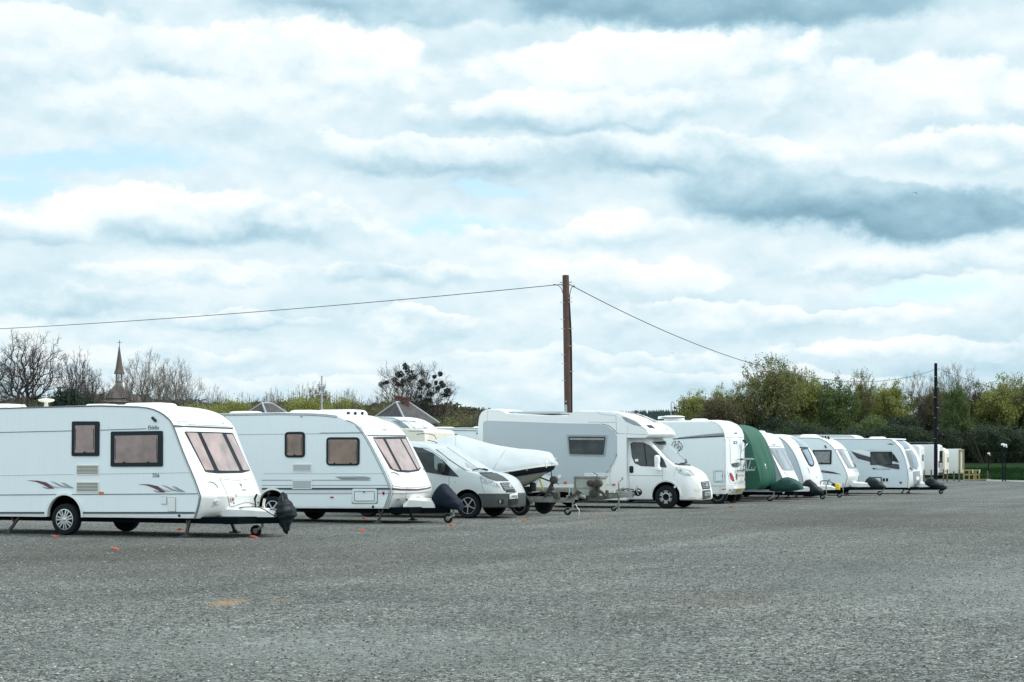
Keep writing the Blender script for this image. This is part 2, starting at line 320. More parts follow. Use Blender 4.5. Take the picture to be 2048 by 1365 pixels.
def crom(pts, sub=3):
    """Catmull-Rom through the points"""
    out = []; n = len(pts)
    for i in range(n - 1):
        p0, p1, p2, p3 = (pts[max(i - 1, 0)], pts[i], pts[i + 1], pts[min(i + 2, n - 1)])
        for k in range(sub):
            t = k / sub
            out.append(tuple(.5 * (2 * b + (c - a) * t + (2 * a - 5 * b + 4 * c - d) * t * t + (3 * b - a - 3 * c + d) * t ** 3) for a, b, c, d in zip(p0, p1, p2, p3)))
    out.append(tuple(pts[-1])); return out
def lerp(a, b, t): return a + (b - a) * t
def interp(x, xs, ys): return float(np.interp(x, xs, ys))
def dense(pts, step, closed=False):
    out = []; n = len(pts)
    for i in range(n if closed else n - 1):
        a = pts[i]; b = pts[(i + 1) % n]; L = math.dist(a, b); k = max(1, int(math.ceil(L / step)))
        out += [tuple(lerp(p, q, j / k) for p, q in zip(a, b)) for j in range(k)]
    if not closed: out.append(tuple(pts[-1]))
    return out
def rounded(poly, rc, seg=4):
    if rc <= 0: return list(poly)
    out = []; n = len(poly)
    for i in range(n):
        p = Vector(poly[i][:2]); a = Vector(poly[i - 1][:2]); b = Vector(poly[(i + 1) % n][:2])
        da = min(rc, (a - p).length * .49); db = min(rc, (b - p).length * .49)
        s = p + (a - p).normalized() * da; e = p + (b - p).normalized() * db
        for k in range(seg + 1):
            t = k / seg; out.append(tuple(s * (1 - t) ** 2 + p * 2 * t * (1 - t) + e * t * t))
    return out
YAW = 23
W0 = Vector((sin(R(YAW)), cos(R(YAW)), 0))
class Veh:
    """a thing standing on the lot. q: how far down the row its near side stands; px: where that side is measured from"""
    def __init__(s, name, label, cat, q, px, W, yaw=YAW, group=None):
        th = R(yaw); s.W = W; s.hw = W / 2
        u = Vector((cos(th), -sin(th), 0)); w = Vector((sin(th), cos(th), 0))
        k = (px - CX) / FPX; D = q / (k * W0.x + W0.y)
        o = Vector((k * D, D, 0)) + w * W / 2
        s.root = empty(name, o, -th); tag(s.root, label, cat, group)
        s.Mw = Matrix.Translation(o) @ Matrix.Rotation(-th, 4, 'Z'); s.Mi = s.Mw.inverted()
        s.o = s.Mi @ Vector((0, 0, EH)); s.bvh = None
    def ray(s, p):
        d = s.Mi.to_3x3() @ Vector(((p[0] - CX) / FPX, 1, (HY - p[1]) / FPX)); return d.normalized()
    def S(s, pts, y=None):
        """photo pixels -> (x, z) on the vertical plane at width y (default: the near side)"""
        y = -s.hw if y is None else y; out = []
        for p in pts:
            d = s.ray(p); t = (y - s.o.y) / d.y; q = s.o + d * t; out.append((q.x, q.z))
        return out
    def scale(s, y=0): return FPX / (s.Mw @ Vector((0, y, 0))).y
    def setbvh(s, *objs):
        v = []; f = []
        for o in objs:
            n = len(v); mt = o.matrix_local.copy() if False else Matrix.Identity(4)
            v += [mt @ p.co for p in o.data.vertices]; f += [tuple(i + n for i in p.vertices) for p in o.data.polygons]
        s.bvh = BVHTree.FromPolygons(v, f); s.last = None
    def hit(s, p):
        d = s.ray(p); h = s.bvh.ray_cast(s.o, d)
        if h[0] is None:
            t = s.last if s.last else (-s.o.y - s.hw) / d.y
            h = s.bvh.find_nearest(s.o + d * t)
            n = h[1]
            if n.dot(d) > 0: n = -n
            return h[0], n
        s.last = (h[0] - s.o).length; n = h[1]
        if n.dot(d) > 0: n = -n
        return h[0], n
    def px(s, x, y, z): w = s.Mw @ Vector((x, y, z)); return (CX + FPX * w.x / w.y, HY - FPX * (w.z - EH) / w.y)
    def patch(s, name, pts, m, off=.012, thick=.02, rc=0, parent=None, rings=(1, .93, .75, .5, .25), step=6, scale=1):
        """a thin shaped panel lying on the body surface"""
        b = dense(rounded(pts, rc), step, True); n = len(b)
        ar = cx = cy = 0
        for i in range(n):
            x0, y0 = b[i]; x1, y1 = b[(i + 1) % n]; c = x0 * y1 - x1 * y0; ar += c; cx += (x0 + x1) * c; cy += (y0 + y1) * c
        cx /= 3 * ar; cy /= 3 * ar
        mb = MB(); V = []; N0 = None
        for t in rings:
            for p in b:
                h, nn = s.hit((cx + (p[0] - cx) * t, cy + (p[1] - cy) * t)); V.append(h + nn * off)
                if t == rings[0]: N0 = (N0 or []) + [nn]
        h, nn = s.hit((cx, cy)); V.append(h + nn * off); k = len(rings)
        f = [(i * n + j, i * n + (j + 1) % n, (i + 1) * n + (j + 1) % n, (i + 1) * n + j) for i in range(k - 1) for j in range(n)]
        f += [((k - 1) * n + j, (k - 1) * n + (j + 1) % n, k * n) for j in range(n)]
        base = len(V); V += [V[j] - N0[j] * thick for j in range(n)]
        f += [(j, base + j, base + (j + 1) % n, (j + 1) % n) for j in range(n)]
        mb.add(V, f); return mb.build(name, m, parent or s.root, 40)
    def ribbon(s, name, top, bot, m, off=.004, parent=None, step=10, mb=None, mi=0):
        n = max(2, int(max(math.dist(top[i], top[i + 1]) for i in range(len(top) - 1)) * (len(top) - 1) / step) + 1)
        def rs(pl):
            L = [0]
            for i in range(len(pl) - 1): L.append(L[-1] + math.dist(pl[i], pl[i + 1]))
            return [(interp(t * L[-1], L, [p[0] for p in pl]), interp(t * L[-1], L, [p[1] for p in pl])) for t in np.linspace(0, 1, n)]
        T = rs(top); B = rs(bot); V = []
        for a, b in zip(T, B):
            for p in (a, b):
                h, nn = s.hit(p); V.append(h + nn * off)
        f = [(2 * i, 2 * i + 1, 2 * i + 3, 2 * i + 2) for i in range(n - 1)]
        if mb is not None: mb.add(V, f, mi); return
        q = MB(); q.add(V, f); return q.build(name, m, parent or s.root, 0, recalc=False)
    def line(s, mb, pts, r=.006, off=0, step=5, mi=0):
        P3 = []
        for p in dense(pts, step):
            h, nn = s.hit(p); q = h + nn * off
            if P3 and (q - P3[-1]).length > .05 + 4 * step / FPX * s.o.length: continue
            P3.append(q)
        if len(P3) < 2: return
        mb.tube(P3, r, 4, mi)
    def text(s, txt, p, size, m, name='lettering', off=.008, parent=None, rot=0, shear=0, align='CENTER', bold=0):
        cu = bpy.data.curves.new(name, 'FONT'); cu.body = txt; cu.size = size; cu.align_x = align; cu.shear = shear; cu.extrude = .0015; cu.offset = bold
        o = bpy.data.objects.new(name, cu); COL.objects.link(o); bpy.context.view_layer.update()
        me = bpy.data.meshes.new_from_object(o); bpy.data.objects.remove(o); me.name = name
        me.materials.clear(); me.materials.append(m)
        o = bpy.data.objects.new(name, me); COL.objects.link(o); o.parent = parent or s.root
        h, n = s.hit(p); xa = Vector((0, 0, 1)).cross(n).normalized(); ya = n.cross(xa)
        mt = Matrix((xa, ya, n)).transposed().to_4x4() @ Matrix.Rotation(rot, 4, 'Z'); mt.translation = h + n * off; o.matrix_local = mt
        return o
def shell(prof, hw, bulge=.15, bexp=3, camber=.05, rear=.05, ny=19, name='body', mats=None, parent=None, smooth=38, inx=0, inz=0, wrinkle=None, taper=None):
    """side outline (x, z) carried across the width; front, rear and roof swell towards the middle"""
    a = sum(prof[i][0] * prof[(i + 1) % len(prof)][1] - prof[(i + 1) % len(prof)][0] * prof[i][1] for i in range(len(prof)))
    if a < 0: prof = prof[::-1]
    n = len(prof); N = []
    for i in range(n):
        p, q, r = Vector(prof[i - 1]), Vector(prof[i]), Vector(prof[(i + 1) % n])
        e = (q - p).normalized() + (r - q).normalized(); e = e.normalized() if e.length > 1e-6 else (r - q).normalized(); N.append((e.y, -e.x))
    mb = MB(); V = []
    ys = [hw * sin(t) for t in np.linspace(-pi / 2, pi / 2, ny)]
    for y in ys:
        g = 1 - (abs(y) / hw) ** bexp; g2 = 1 - (abs(y) / hw) ** 2.5
        for i in range(n):
            nx, nz = N[i]; d = (bulge if nx > 0 else rear) * abs(nx) * g + camber * max(nz, 0) * g2 - (inx * max(nx, 0) + inz * max(nz, 0)) * (1 - g)
            if wrinkle: d += wrinkle(prof[i][0], y, prof[i][1])
            fb = bulge * max(nx, 0) * g if nx > 0 else rear * abs(nx) * g; dz_ = nz * (d - fb) + nz * fb * .3
            x_ = prof[i][0] + nx * d; z_ = prof[i][1] + dz_
            if taper:
                tx = max(0, (prof[i][0] - taper[0]) / (taper[1] - taper[0])); x_ -= taper[2] * tx ** 1.6 * (1 - g); z_ -= taper[3] * tx ** 1.2 * (1 - g) * max(0, (prof[i][1] - taper[4]) / (taper[5] - taper[4]))
            V.append((x_, y, z_))
    k = len(ys); f = [(j * n + i, j * n + (i + 1) % n, (j + 1) * n + (i + 1) % n, (j + 1) * n + i) for j in range(k - 1) for i in range(n)]
    mb.add(V, f); mb.add([], [tuple(range(n)), tuple((k - 1) * n + i for i in range(n))][:0])
    mb.f.append(tuple(range(n))); mb.f.append(tuple((k - 1) * n + i for i in range(n))[::-1]); mb.m += [0, 0]
    return mb.build(name, mats, parent, smooth)
def cut(o, cyls, m_in):
    """wheel arches: (x, z, r, y0, y1) drums taken out of the body"""
    o.data.materials.append(m_in); k = len(o.data.materials) - 1
    for x, z, r, y0, y1 in cyls:
        c = MB().lathe([(r, y0), (r, y1)], (x, 0, z), 'y', 32); c.m = [0] * len(c.f); t = c.build('cutter', m_in, None, 0)
        bm = bmesh.new(); bm.from_mesh(t.data); bm.free()
        t.data.materials.clear()
        for _ in range(k): t.data.materials.append(None)
        t.data.materials.append(m_in); t.data.polygons.foreach_set('material_index', [k] * len(t.data.polygons))
        par = o.parent; o.parent = None
        md = o.modifiers.new('b', 'BOOLEAN'); md.object = t; md.operation = 'DIFFERENCE'; md.solver = 'EXACT'
        bpy.context.view_layer.update()
        me = bpy.data.meshes.new_from_object(o.evaluated_get(bpy.context.evaluated_depsgraph_get())); o.modifiers.clear()
        if len(me.polygons) > 10: o.data = me
        bpy.data.objects.remove(t); o.parent = par
    o.data.set_sharp_from_angle(angle=R(38))
def wheel(parent, x, y, z, r, w, side=-1, style='spoke', n=6, m=None, rimf=.66, tm=None):
    """tyre with a rim inside; side -1 faces the camera"""
    m = m or M['alloy']; ri = r * rimf
    root = MB().lathe([(ri, -w * .42), (r * .9, -w * .5), (r * .975, -w * .40), (r, -w * .25), (r, w * .25), (r * .975, w * .40), (r * .9, w * .5), (ri, w * .42), (ri * .98, 0), (ri, -w * .42)], (0, 0, 0), 'y', 36).build('wheel', M['tyre'], parent, 50)
    root.location = (x, y, z); s = side; rb = MB()
    e = s * w * .36
    rb.lathe([(ri * 1.01, e - s * .03), (ri * 1.01, e + s * .012), (ri * .93, e + s * .014), (ri * .90, e - s * .03)], (0, 0, 0), 'y', 36)
    if style == 'steel':
        rb.lathe([(ri * .9, e - s * .03), (ri * .8, e - s * .045), (ri * .55, e - s * .005), (ri * .3, e), (ri * .28, e + s * .03), (0, e + s * .035)], (0, 0, 0), 'y', 24)
    if style == 'trim':
        rb.lathe([(ri * .66, e - s * .02), (ri * .62, e + s * .014), (ri * .48, e + s * .018), (ri * .42, e + s * .002), (0.0, e + s * .004)], (0, 0, 0), 'y', 24)
        for k in range(6):
            a = 2 * pi * (k + .5) / 6
            for j in range(4):
                t = a + (j - 1.5) * .17
                rb.bar((ri * .58 * cos(t), e, ri * .58 * sin(t)), (ri * .95 * cos(t), e + s * .005, ri * .95 * sin(t)), .045, .03)
        for k in range(5):
            a = 2 * pi * k / 5; rb.lathe([(.018, e - s * .02), (.018, e + s * .006)], (ri * .25 * cos(a), 0, ri * .25 * sin(a)), 'y', 8, 1)
    if style == 'spoke':
        for k in range(n):
            a = 2 * pi * k / n + .3; dx, dz = -sin(a), cos(a)
            for sg in (-1, 1):
                rb.bar((ri * .16 * cos(a) + dx * .012 * sg, e + s * .005, ri * .16 * sin(a) + dz * .012 * sg), (ri * .93 * cos(a + sg * .17), e, ri * .93 * sin(a + sg * .17)), .028, .03)
        rb.lathe([(ri * .24, e - s * .03), (ri * .24, e + s * .01), (ri * .17, e + s * .022), (0, e + s * .024)], (0, 0, 0), 'y', 16)
    if style == 'five':
        for k in range(5):
            a = 2 * pi * k / 5 + .9
            rb.bar((0, e, 0), (ri * .93 * cos(a), e, ri * .93 * sin(a)), ri * .2, .03)
        rb.lathe([(ri * .26, e - s * .03), (ri * .24, e + s * .012), (0, e + s * .016)], (0, 0, 0), 'y', 16)
    rb.lathe([(ri * .97, e - s * .05), (0, e - s * .05)], (0, 0, 0), 'y', 20, 1)
    rb.build('rim', [m, M['black']], root, 40)
    return root
def foot_steady(V, x, y, ztop, lean=-.22):
    mb = MB(); mb.bar((x - lean, y, ztop), (x, y, .05), .05, .05); mb.bar((x - lean * .2, y, ztop), (x - lean * .55, y, ztop * .5), .03, .03)
    mb.box((x, y, .03), (.2, .14, .03)); mb.box((x, y, .05), (.09, .06, .05)); return mb.build('corner_steady', M['rust'], V.root, 0)
def cloth(name, m, parent_loc, rz, prof_l, prof_w, segs=14, wrinkle=.03, seed=1, label=None, cat=None, n=18):
    """a draped bag: stations (x, zbottom, ztop, halfwidth)"""
    rnd = random.Random(seed); mb = MB(); V = []
    st = crom(prof_l, 3); ph = [rnd.uniform(0, 6) for _ in range(6)]
    for i, (x, zb, zt, hw) in enumerate(st):
        for j in range(n):
            a = 2 * pi * j / n; c, s_ = cos(a), sin(a)
            e = .62; yy = hw * (abs(c) ** e) * (1 if c > 0 else -1); zz = (zb + zt) / 2 + (zt - zb) / 2 * (abs(s_) ** .8) * (1 if s_ > 0 else -1)
            wr = wrinkle * (sin(5 * a + ph[0] + i * .7) * .5 + sin(9 * a + ph[1] - i * 1.1) * .35 + sin(i * 1.7 + ph[2] + 2 * a) * .5)
            k = 1 + wr / max(.1, hw); V.append((x + wr * .6, yy * k, zz + wr * .5))
    k = len(st); f = [(i * n + j, i * n + (j + 1) % n, (i + 1) * n + (j + 1) % n, (i + 1) * n + j) for i in range(k - 1) for j in range(n)]
    f += [tuple(range(n)), tuple((k - 1) * n + j for j in range(n))]
    mb.add(V, f); o = mb.build(name, m, None, 60); o.location = parent_loc; o.rotation_euler = (0, 0, rz); tag(o, label, cat); return o

def loft(st, tum=.16, name='body', mats=None, parent=None, smooth=40, corner=.78):
    """car-like body: stations (x, bottom, top, half width, belt line)"""
    mb = MB(); V = []; n = None
    for x, zb, zt, hw, belt in st:
        zs = min(belt, zt - .07 * min(1, hw)); up = zt - zs; zc = zs + up * corner; w = lambda z: hw - .006 - tum * max(0, z - zs)
        h = [(0, zb), (.6 * hw, zb), (.9 * hw, zb + .005), (.975 * hw, zb + .035), (hw, zb + min(.12, (zs - zb) * .4)), (hw, lerp(zb, zs, .6)), (hw - .006, zs),
             (w(zs + up * .35), zs + up * .35), (w(zc), zc), (w(zc) - .05 * hw, lerp(zc, zt, .6)), (w(zc) * .84, zt - (zt - zc) * .16), (w(zc) * .62, zt - (zt - zc) * .04), (w(zc) * .3, zt - .003), (0, zt)]
        V += [(x, -a, b) for a, b in h] + [(x, a, b) for a, b in h[-2:0:-1]]; n = 2 * len(h) - 2
    k = len(st); f = [(i * n + j, i * n + (j + 1) % n, (i + 1) * n + (j + 1) % n, (i + 1) * n + j) for i in range(k - 1) for j in range(n)]
    f += [tuple(range(n)), tuple((k - 1) * n + j for j in range(n))]
    mb.add(V, f); return mb.build(name, mats, parent, smooth)

def vbag(V, name, m, rows, label, cat='hitch cover', y=0, seed=1, wr=.02, n=22):
    """bag hanging down: rows (photo y, left x, right x, half depth)"""
    rnd = random.Random(seed); R_ = crom([tuple(map(float, r)) for r in rows], 3); mb = MB(); V_ = []; ph = [rnd.uniform(0, 6) for _ in range(4)]
    x0 = V.S([((rows[0][1] + rows[0][2]) / 2, rows[0][0])], y)[0][0]
    for i, (py, l, r, hd) in enumerate(R_):
        xl, z = V.S([(l, py)], y)[0]; xr = V.S([(r, py)], y)[0][0]; w = (xr - xl) / 2 * .86; c = (xl + xr) / 2 - x0; hd *= .8
        for j in range(n):
            a = 2 * pi * j / n; k = 1 + wr / max(w, .05) * (sin(4 * a + ph[0] + i * .25) * .6 + sin(7 * a + ph[1]) * .5 + sin(i * 1.3 + ph[2] + a) * .4)
            V_.append((c + w * cos(a) * k, hd * sin(a) * k, z + wr * .4 * sin(3 * a + ph[3])))
    k = len(R_); f = [(i * n + j, i * n + (j + 1) % n, (i + 1) * n + (j + 1) % n, (i + 1) * n + j) for i in range(k - 1) for j in range(n)] + [tuple(range(n)), tuple((k - 1) * n + j for j in range(n))]
    mb.add(V_, f); o = mb.build(name, m, None, 50); o.location = V.Mw @ Vector((x0, y, 0)); o.rotation_euler = (0, 0, -R(YAW)); tag(o, label, cat); return o
# ------------------------------------------------------------------ ground
def gravel_mat():
    m = bpy.data.materials.new('gravel_surface'); m.use_nodes = True; nt = m.node_tree; b = nt.nodes['Principled BSDF']; L = nt.links.new
    b.inputs['Roughness'].default_value = .85; b.inputs['Specular IOR Level'].default_value = .12
    tc = nt.nodes.new('ShaderNodeTexCoord')
    def vor(s, feat='F1', rnd=1):
        v = nt.nodes.new('ShaderNodeTexVoronoi'); v.inputs['Scale'].default_value = s; v.inputs['Randomness'].default_value = rnd; v.voronoi_dimensions = '2D'; L(tc.outputs['Object'], v.inputs['Vector']); return v
    def noi(s, d=5, r=.6, mp=None):
        n = nt.nodes.new('ShaderNodeTexNoise'); n.inputs['Scale'].default_value = s; n.inputs['Detail'].default_value = d; n.inputs['Roughness'].default_value = r
        if mp:
            q = nt.nodes.new('ShaderNodeMapping'); q.inputs['Scale'].default_value = mp; L(tc.outputs['Object'], q.inputs[0]); L(q.outputs[0], n.inputs['Vector'])
        else: L(tc.outputs['Object'], n.inputs['Vector'])
        return n
    def M2(op, a, b_, cl=False):
        n = nt.nodes.new('ShaderNodeMath'); n.operation = op; n.use_clamp = cl
        for i, v in enumerate((a, b_)):
            if isinstance(v, (int, float)): n.inputs[i].default_value = v
            else: L(v, n.inputs[i])
        return n.outputs[0]
    def sep(c):
        s = nt.nodes.new('ShaderNodeSeparateColor'); L(c, s.inputs[0]); return s
    v1, v2, v3 = vor(52), vor(24), vor(8)
    c1, c2, c3 = sep(v1.outputs['Color']), sep(v2.outputs['Color']), sep(v3.outputs['Color'])
    g = M2('ADD', M2('MULTIPLY', M2('POWER', c1.outputs[0], 1.4), .62), M2('MULTIPLY', M2('POWER', c2.outputs[0], 1.3), .28))
    g = M2('ADD', g, M2('MULTIPLY', M2('SUBTRACT', c3.outputs[1], .5), .07))
    # shade in the gaps between stones, painted dark into the colour
    g = M2('SUBTRACT', g, M2('MULTIPLY', M2('GREATER_THAN', v1.outputs['Distance'], .62), .22))
    p1 = noi(.16, 6, .62); p2 = noi(1.1, 6, .7); p3 = noi(.5, 4, .5, (.22, .9, 1))
    g = M2('MULTIPLY', g, M2('ADD', .10, M2('ADD', M2('MULTIPLY', p1.outputs[0], .95), M2('ADD', M2('MULTIPLY', p2.outputs[0], .40), M2('MULTIPLY', p3.outputs[0], .50)))))
    # worn lanes running along the row
    lr = nt.nodes.new('ShaderNodeMapping'); lr.inputs['Rotation'].default_value = (0, 0, R(27)); L(tc.outputs['Object'], lr.inputs[0])
    ls = nt.nodes.new('ShaderNodeMapping'); ls.inputs['Scale'].default_value = (.55, .018, 1); L(lr.outputs[0], ls.inputs[0])
    ln_ = nt.nodes.new('ShaderNodeTexNoise'); ln_.inputs['Scale'].default_value = 1.0; ln_.inputs['Detail'].default_value = 4; ln_.inputs['Roughness'].default_value = .6; ln_.inputs['Distortion'].default_value = .3; L(ls.outputs[0], ln_.inputs['Vector'])
    g = M2('MULTIPLY', g, M2('ADD', .55, M2('MULTIPLY', ln_.outputs[0], .95)))
    rp = nt.nodes.new('ShaderNodeValToRGB'); L(g, rp.inputs[0]); cr = rp.color_ramp
    pts = [(0.0, (.014, .016, .015)), (.20, (.074, .080, .075)), (.46, (.175, .186, .175)), (.8, (.34, .358, .338)), (1, (.56, .57, .52))]
    while len(cr.elements) < len(pts): cr.elements.new(.5)
    for e, (p, c) in zip(cr.elements, pts): e.position = p; e.color = (*c, 1)
    # brownish drifts and the sandy spot
    def mix(a, bc, f):
        x = nt.nodes.new('ShaderNodeMix'); x.data_type = 'RGBA'; L(a, x.inputs[6]); x.inputs[7].default_value = (*bc, 1); L(f, x.inputs[0]); return x.outputs[2]
    mr = nt.nodes.new('ShaderNodeMapRange'); L(p1.outputs[0], mr.inputs[0]); mr.inputs[1].default_value = .5; mr.inputs[2].default_value = .62; mr.inputs[4].default_value = .16
    col = mix(rp.outputs[0], (.14, .115, .085), mr.outputs[0])
    for (x, y, sx, sy, k, cc) in SPOTS:
        mp = nt.nodes.new('ShaderNodeMapping'); mp.vector_type = 'TEXTURE'; mp.inputs['Location'].default_value = (x, y, 0); mp.inputs['Scale'].default_value = (sx, sy, 1); L(tc.outputs['Object'], mp.inputs[0])
        ln = nt.nodes.new('ShaderNodeVectorMath'); ln.operation = 'LENGTH'; L(mp.outputs[0], ln.inputs[0])
        n = noi(3, 5, .7)
        q = M2('SUBTRACT', M2('SUBTRACT', 1.25, ln.outputs['Value']), M2('MULTIPLY', n.outputs[0], .75))
        q = M2('MULTIPLY', q, k * 1.6, True); q = M2('MULTIPLY', q, M2('ADD', .45, M2('MULTIPLY', c1.outputs[1], .6)), True)
        col = mix(col, cc, q)
    L(col, b.inputs['Base Color'])
    h = M2('ADD', M2('MULTIPLY', v1.outputs['Distance'], -.6), M2('ADD', M2('MULTIPLY', c1.outputs[2], .9), M2('MULTIPLY', c2.outputs[2], .9)))
    bp = nt.nodes.new('ShaderNodeBump'); bp.inputs['Strength'].default_value = .8; bp.inputs['Distance'].default_value = .02; L(h, bp.inputs['Height']); L(bp.outputs[0], b.inputs['Normal'])
    return m
def gxy(px, py): D = EH * FPX / (py - HY); return ((px - CX) / FPX * D, D)
x_, y_ = gxy(455, 1206)
SPOTS = [(x_, y_, .30, .80, .62, (.42, .27, .13)), (*gxy(560, 1203), .25, .5, .35, (.30, .2, .11)), (*gxy(1290, 1235), .4, .6, .35, (.10, .075, .055)),
         (*gxy(1480, 1200), 1.2, 1.2, .3, (.13, .10, .075)), (*gxy(1190, 1035), .5, 1.4, .3, (.35, .12, .07)), (*gxy(1590, 1003), 1.4, 2.5, .3, (.26, .2, .14)), (*gxy(1250, 1285), .3, .5, .2, (.1, .08, .06)),
         (-6, 27, 10, 9, .55, (.075, .068, .055)), (9, 42, 9, 14, .5, (.085, .078, .064)), (7, 20, 5, 7, .38, (.26, .29, .275)), (22, 75, 14, 20, .45, (.20, .215, .205)), (14, 30, 5, 9, .34, (.26, .28, .265)), (-1.5, 13.5, 4, 2.5, .4, (.27, .30, .28))]
gv = MB(); edge = [(-260, 150), (-30, 152), (20, 150), (34, 146), (34.6, 124.2), (35.2, 122.6), (36.2, 116.5), (48, 110.5), (150, 100)]
poly = [(-260, -60)] + edge + [(150, -60)]
gv.add([(x, y, 0) for x, y in poly], [tuple(range(len(poly)))])
o = gv.build('gravel_yard', gravel_mat(), None, 0); tag(o, kind='structure')
# loose stones lying on the yard
rng = np.random.default_rng(5)
def stones(n):
    base = np.array([(1, 0, 0), (0, 1, 0), (-1, 0, 0), (0, -1, 0), (0, 0, 1), (0, 0, -1)], float); fc = np.array([(0, 1, 4), (1, 2, 4), (2, 3, 4), (3, 0, 4), (1, 0, 5), (2, 1, 5), (3, 2, 5), (0, 3, 5)])
    D = 9.5 + rng.random(n) ** 1.25 * 34; X = (rng.random(n) * 2 - 1) * D * .36
    s = .005 + .009 * rng.random(n) ** 2.5; s[: n // 60] *= 1.6
    V = base[None] * (.65 + .6 * rng.random((n, 6, 3))); V *= s[:, None, None]; V[:, :, 2] *= .7
    a = rng.random(n) * 6.28; c, s_ = np.cos(a), np.sin(a)
    x = V[:, :, 0] * c[:, None] - V[:, :, 1] * s_[:, None]; y = V[:, :, 0] * s_[:, None] + V[:, :, 1] * c[:, None]
    V[:, :, 0] = x + X[:, None]; V[:, :, 1] = y + D[:, None]; V[:, :, 2] += (s * .25)[:, None]
    F = fc[None] + (np.arange(n) * 6)[:, None, None]
    me = bpy.data.meshes.new('loose_stones'); me.from_pydata(V.reshape(-1, 3).tolist(), [], F.reshape(-1, 3).tolist()); return me
def stone_mat():
    m = bpy.data.materials.new('stone_chips'); m.use_nodes = True; nt = m.node_tree; b = nt.nodes['Principled BSDF']; b.inputs['Roughness'].default_value = .8
    g = nt.nodes.new('ShaderNodeNewGeometry'); rp = nt.nodes.new('ShaderNodeValToRGB'); nt.links.new(g.outputs['Random Per Island'], rp.inputs[0]); nt.links.new(rp.outputs[0], b.inputs['Base Color'])
    cr = rp.color_ramp; pts = [(0, (.04, .044, .040)), (.45, (.12, .125, .112)), (.8, (.25, .26, .24)), (.97, (.38, .37, .33)), (1, (.6, .6, .58))]
    while len(cr.elements) < len(pts): cr.elements.new(.5)
    for e, (p, c) in zip(cr.elements, pts): e.position = p; e.color = (*c, 1)
    return m
me = stones(85000); me.materials.append(stone_mat()); o = bpy.data.objects.new('loose_stones', me); COL.objects.link(o)
tag(o, 'loose grey stone chips strewn over the gravel yard in front of the caravans', 'gravel', kind='stuff')
# grass land around and beyond the yard
def land_z(x, y):
    t = min(1, max(0, (x - 37) / 9)); y0 = lerp(158, 126, t * t * (3 - 2 * t)); return -.05 + 1.31 * min(1, max(0, (y - y0) / (196 - y0)))
xs = [-1500, -600, -250, -120, -60, -20, 0, 20, 34, 37, 39, 41, 43, 46, 52, 60, 80, 110, 160, 260, 600, 1500]; ys = [-300, 0, 60, 100, 108, 116, 122, 126, 130, 136, 142, 150, 160, 170, 180, 188, 196, 220, 300, 500, 900, 1800]
lm = MB(); lm.add([(x, y, land_z(x, y)) for y in ys for x in xs], [(j * len(xs) + i, j * len(xs) + i + 1, (j + 1) * len(xs) + i + 1, (j + 1) * len(xs) + i) for j in range(len(ys) - 1) for i in range(len(xs) - 1)])
grassm = mat('grass_field', (.019, .042, .013), .95, spec=.03, var=1, vscale=.25, col2=(.010, .024, .010), bump=.8, bscale=3)
o = lm.build('ground', grassm, None, 30, recalc=False); tag(o, kind='structure')
# tufts near the far kerb
def tufts(n, x0, x1, y0, y1, h):
    V = []; Fc = []
    for i in range(n):
        x = rng.uniform(x0, x1); y = rng.uniform(y0, y1); z = land_z(x, y); k = h * rng.uniform(.4, 1); a = rng.uniform(0, 3.1); dx, dy = cos(a) * .05, sin(a) * .05; t = rng.normal(0, .06, 2)
        b = len(V); V += [(x - dx, y - dy, z), (x + dx, y + dy, z), (x + t[0], y + t[1], z + k)]; Fc.append((b, b + 1, b + 2))
    me = bpy.data.meshes.new('grass'); me.from_pydata(V, [], Fc); me.materials.append(mat('grass_blade', (.014, .042, .012), .9, spec=.05, island=.9, trans=.3, col2=(.016, .045, .014))); return me
o = bpy.data.objects.new('grass', tufts(26000, 36.6, 70, 111, 165, .26)); COL.objects.link(o); tag(o, 'short green grass beyond the edge of the gravel', 'grass', kind='stuff')
# ------------------------------------------------------------------ distant hills
def hill(name, prof, D, foot, col):
    mb = MB(); V = []; rows = [(foot, 0), (lerp(foot, D, .45), .35), (lerp(foot, D, .8), .82), (D, 1), (D * 1.25, .9), (D * 1.6, .2)]
    for yy, k in rows:
        for px, py in prof:
            top = EH + (HY - py) / FPX * D; V.append(((px - CX) / FPX * D, yy, 1.2 + (top - 1.2) * k))
    n = len(prof); mb.add(V, [(j * n + i, j * n + i + 1, (j + 1) * n + i + 1, (j + 1) * n + i) for j in range(len(rows) - 1) for i in range(n - 1)])
    o = mb.build(name, mat(name + '_cover', col, .95, spec=.02, var=.8, vscale=.02), None, 60, recalc=False); tag(o, kind='structure'); return o
hill('hill', [(-900, 830), (-300, 822), (0, 815), (150, 806), (400, 812), (640, 819), (800, 816), (905, 818), (975, 826), (1060, 850), (1110, 880), (1130, 920)], 520, 330, (.042, .040, .026))
hill('hills', [(950, 905), (1080, 850), (1180, 834), (1260, 829), (1360, 826), (1500, 824), (1700, 828), (1900, 830), (2300, 834), (3000, 900)], 1300, 800, (.034, .062, .060))  # paler blue-green of the far hill: haze put into the colour
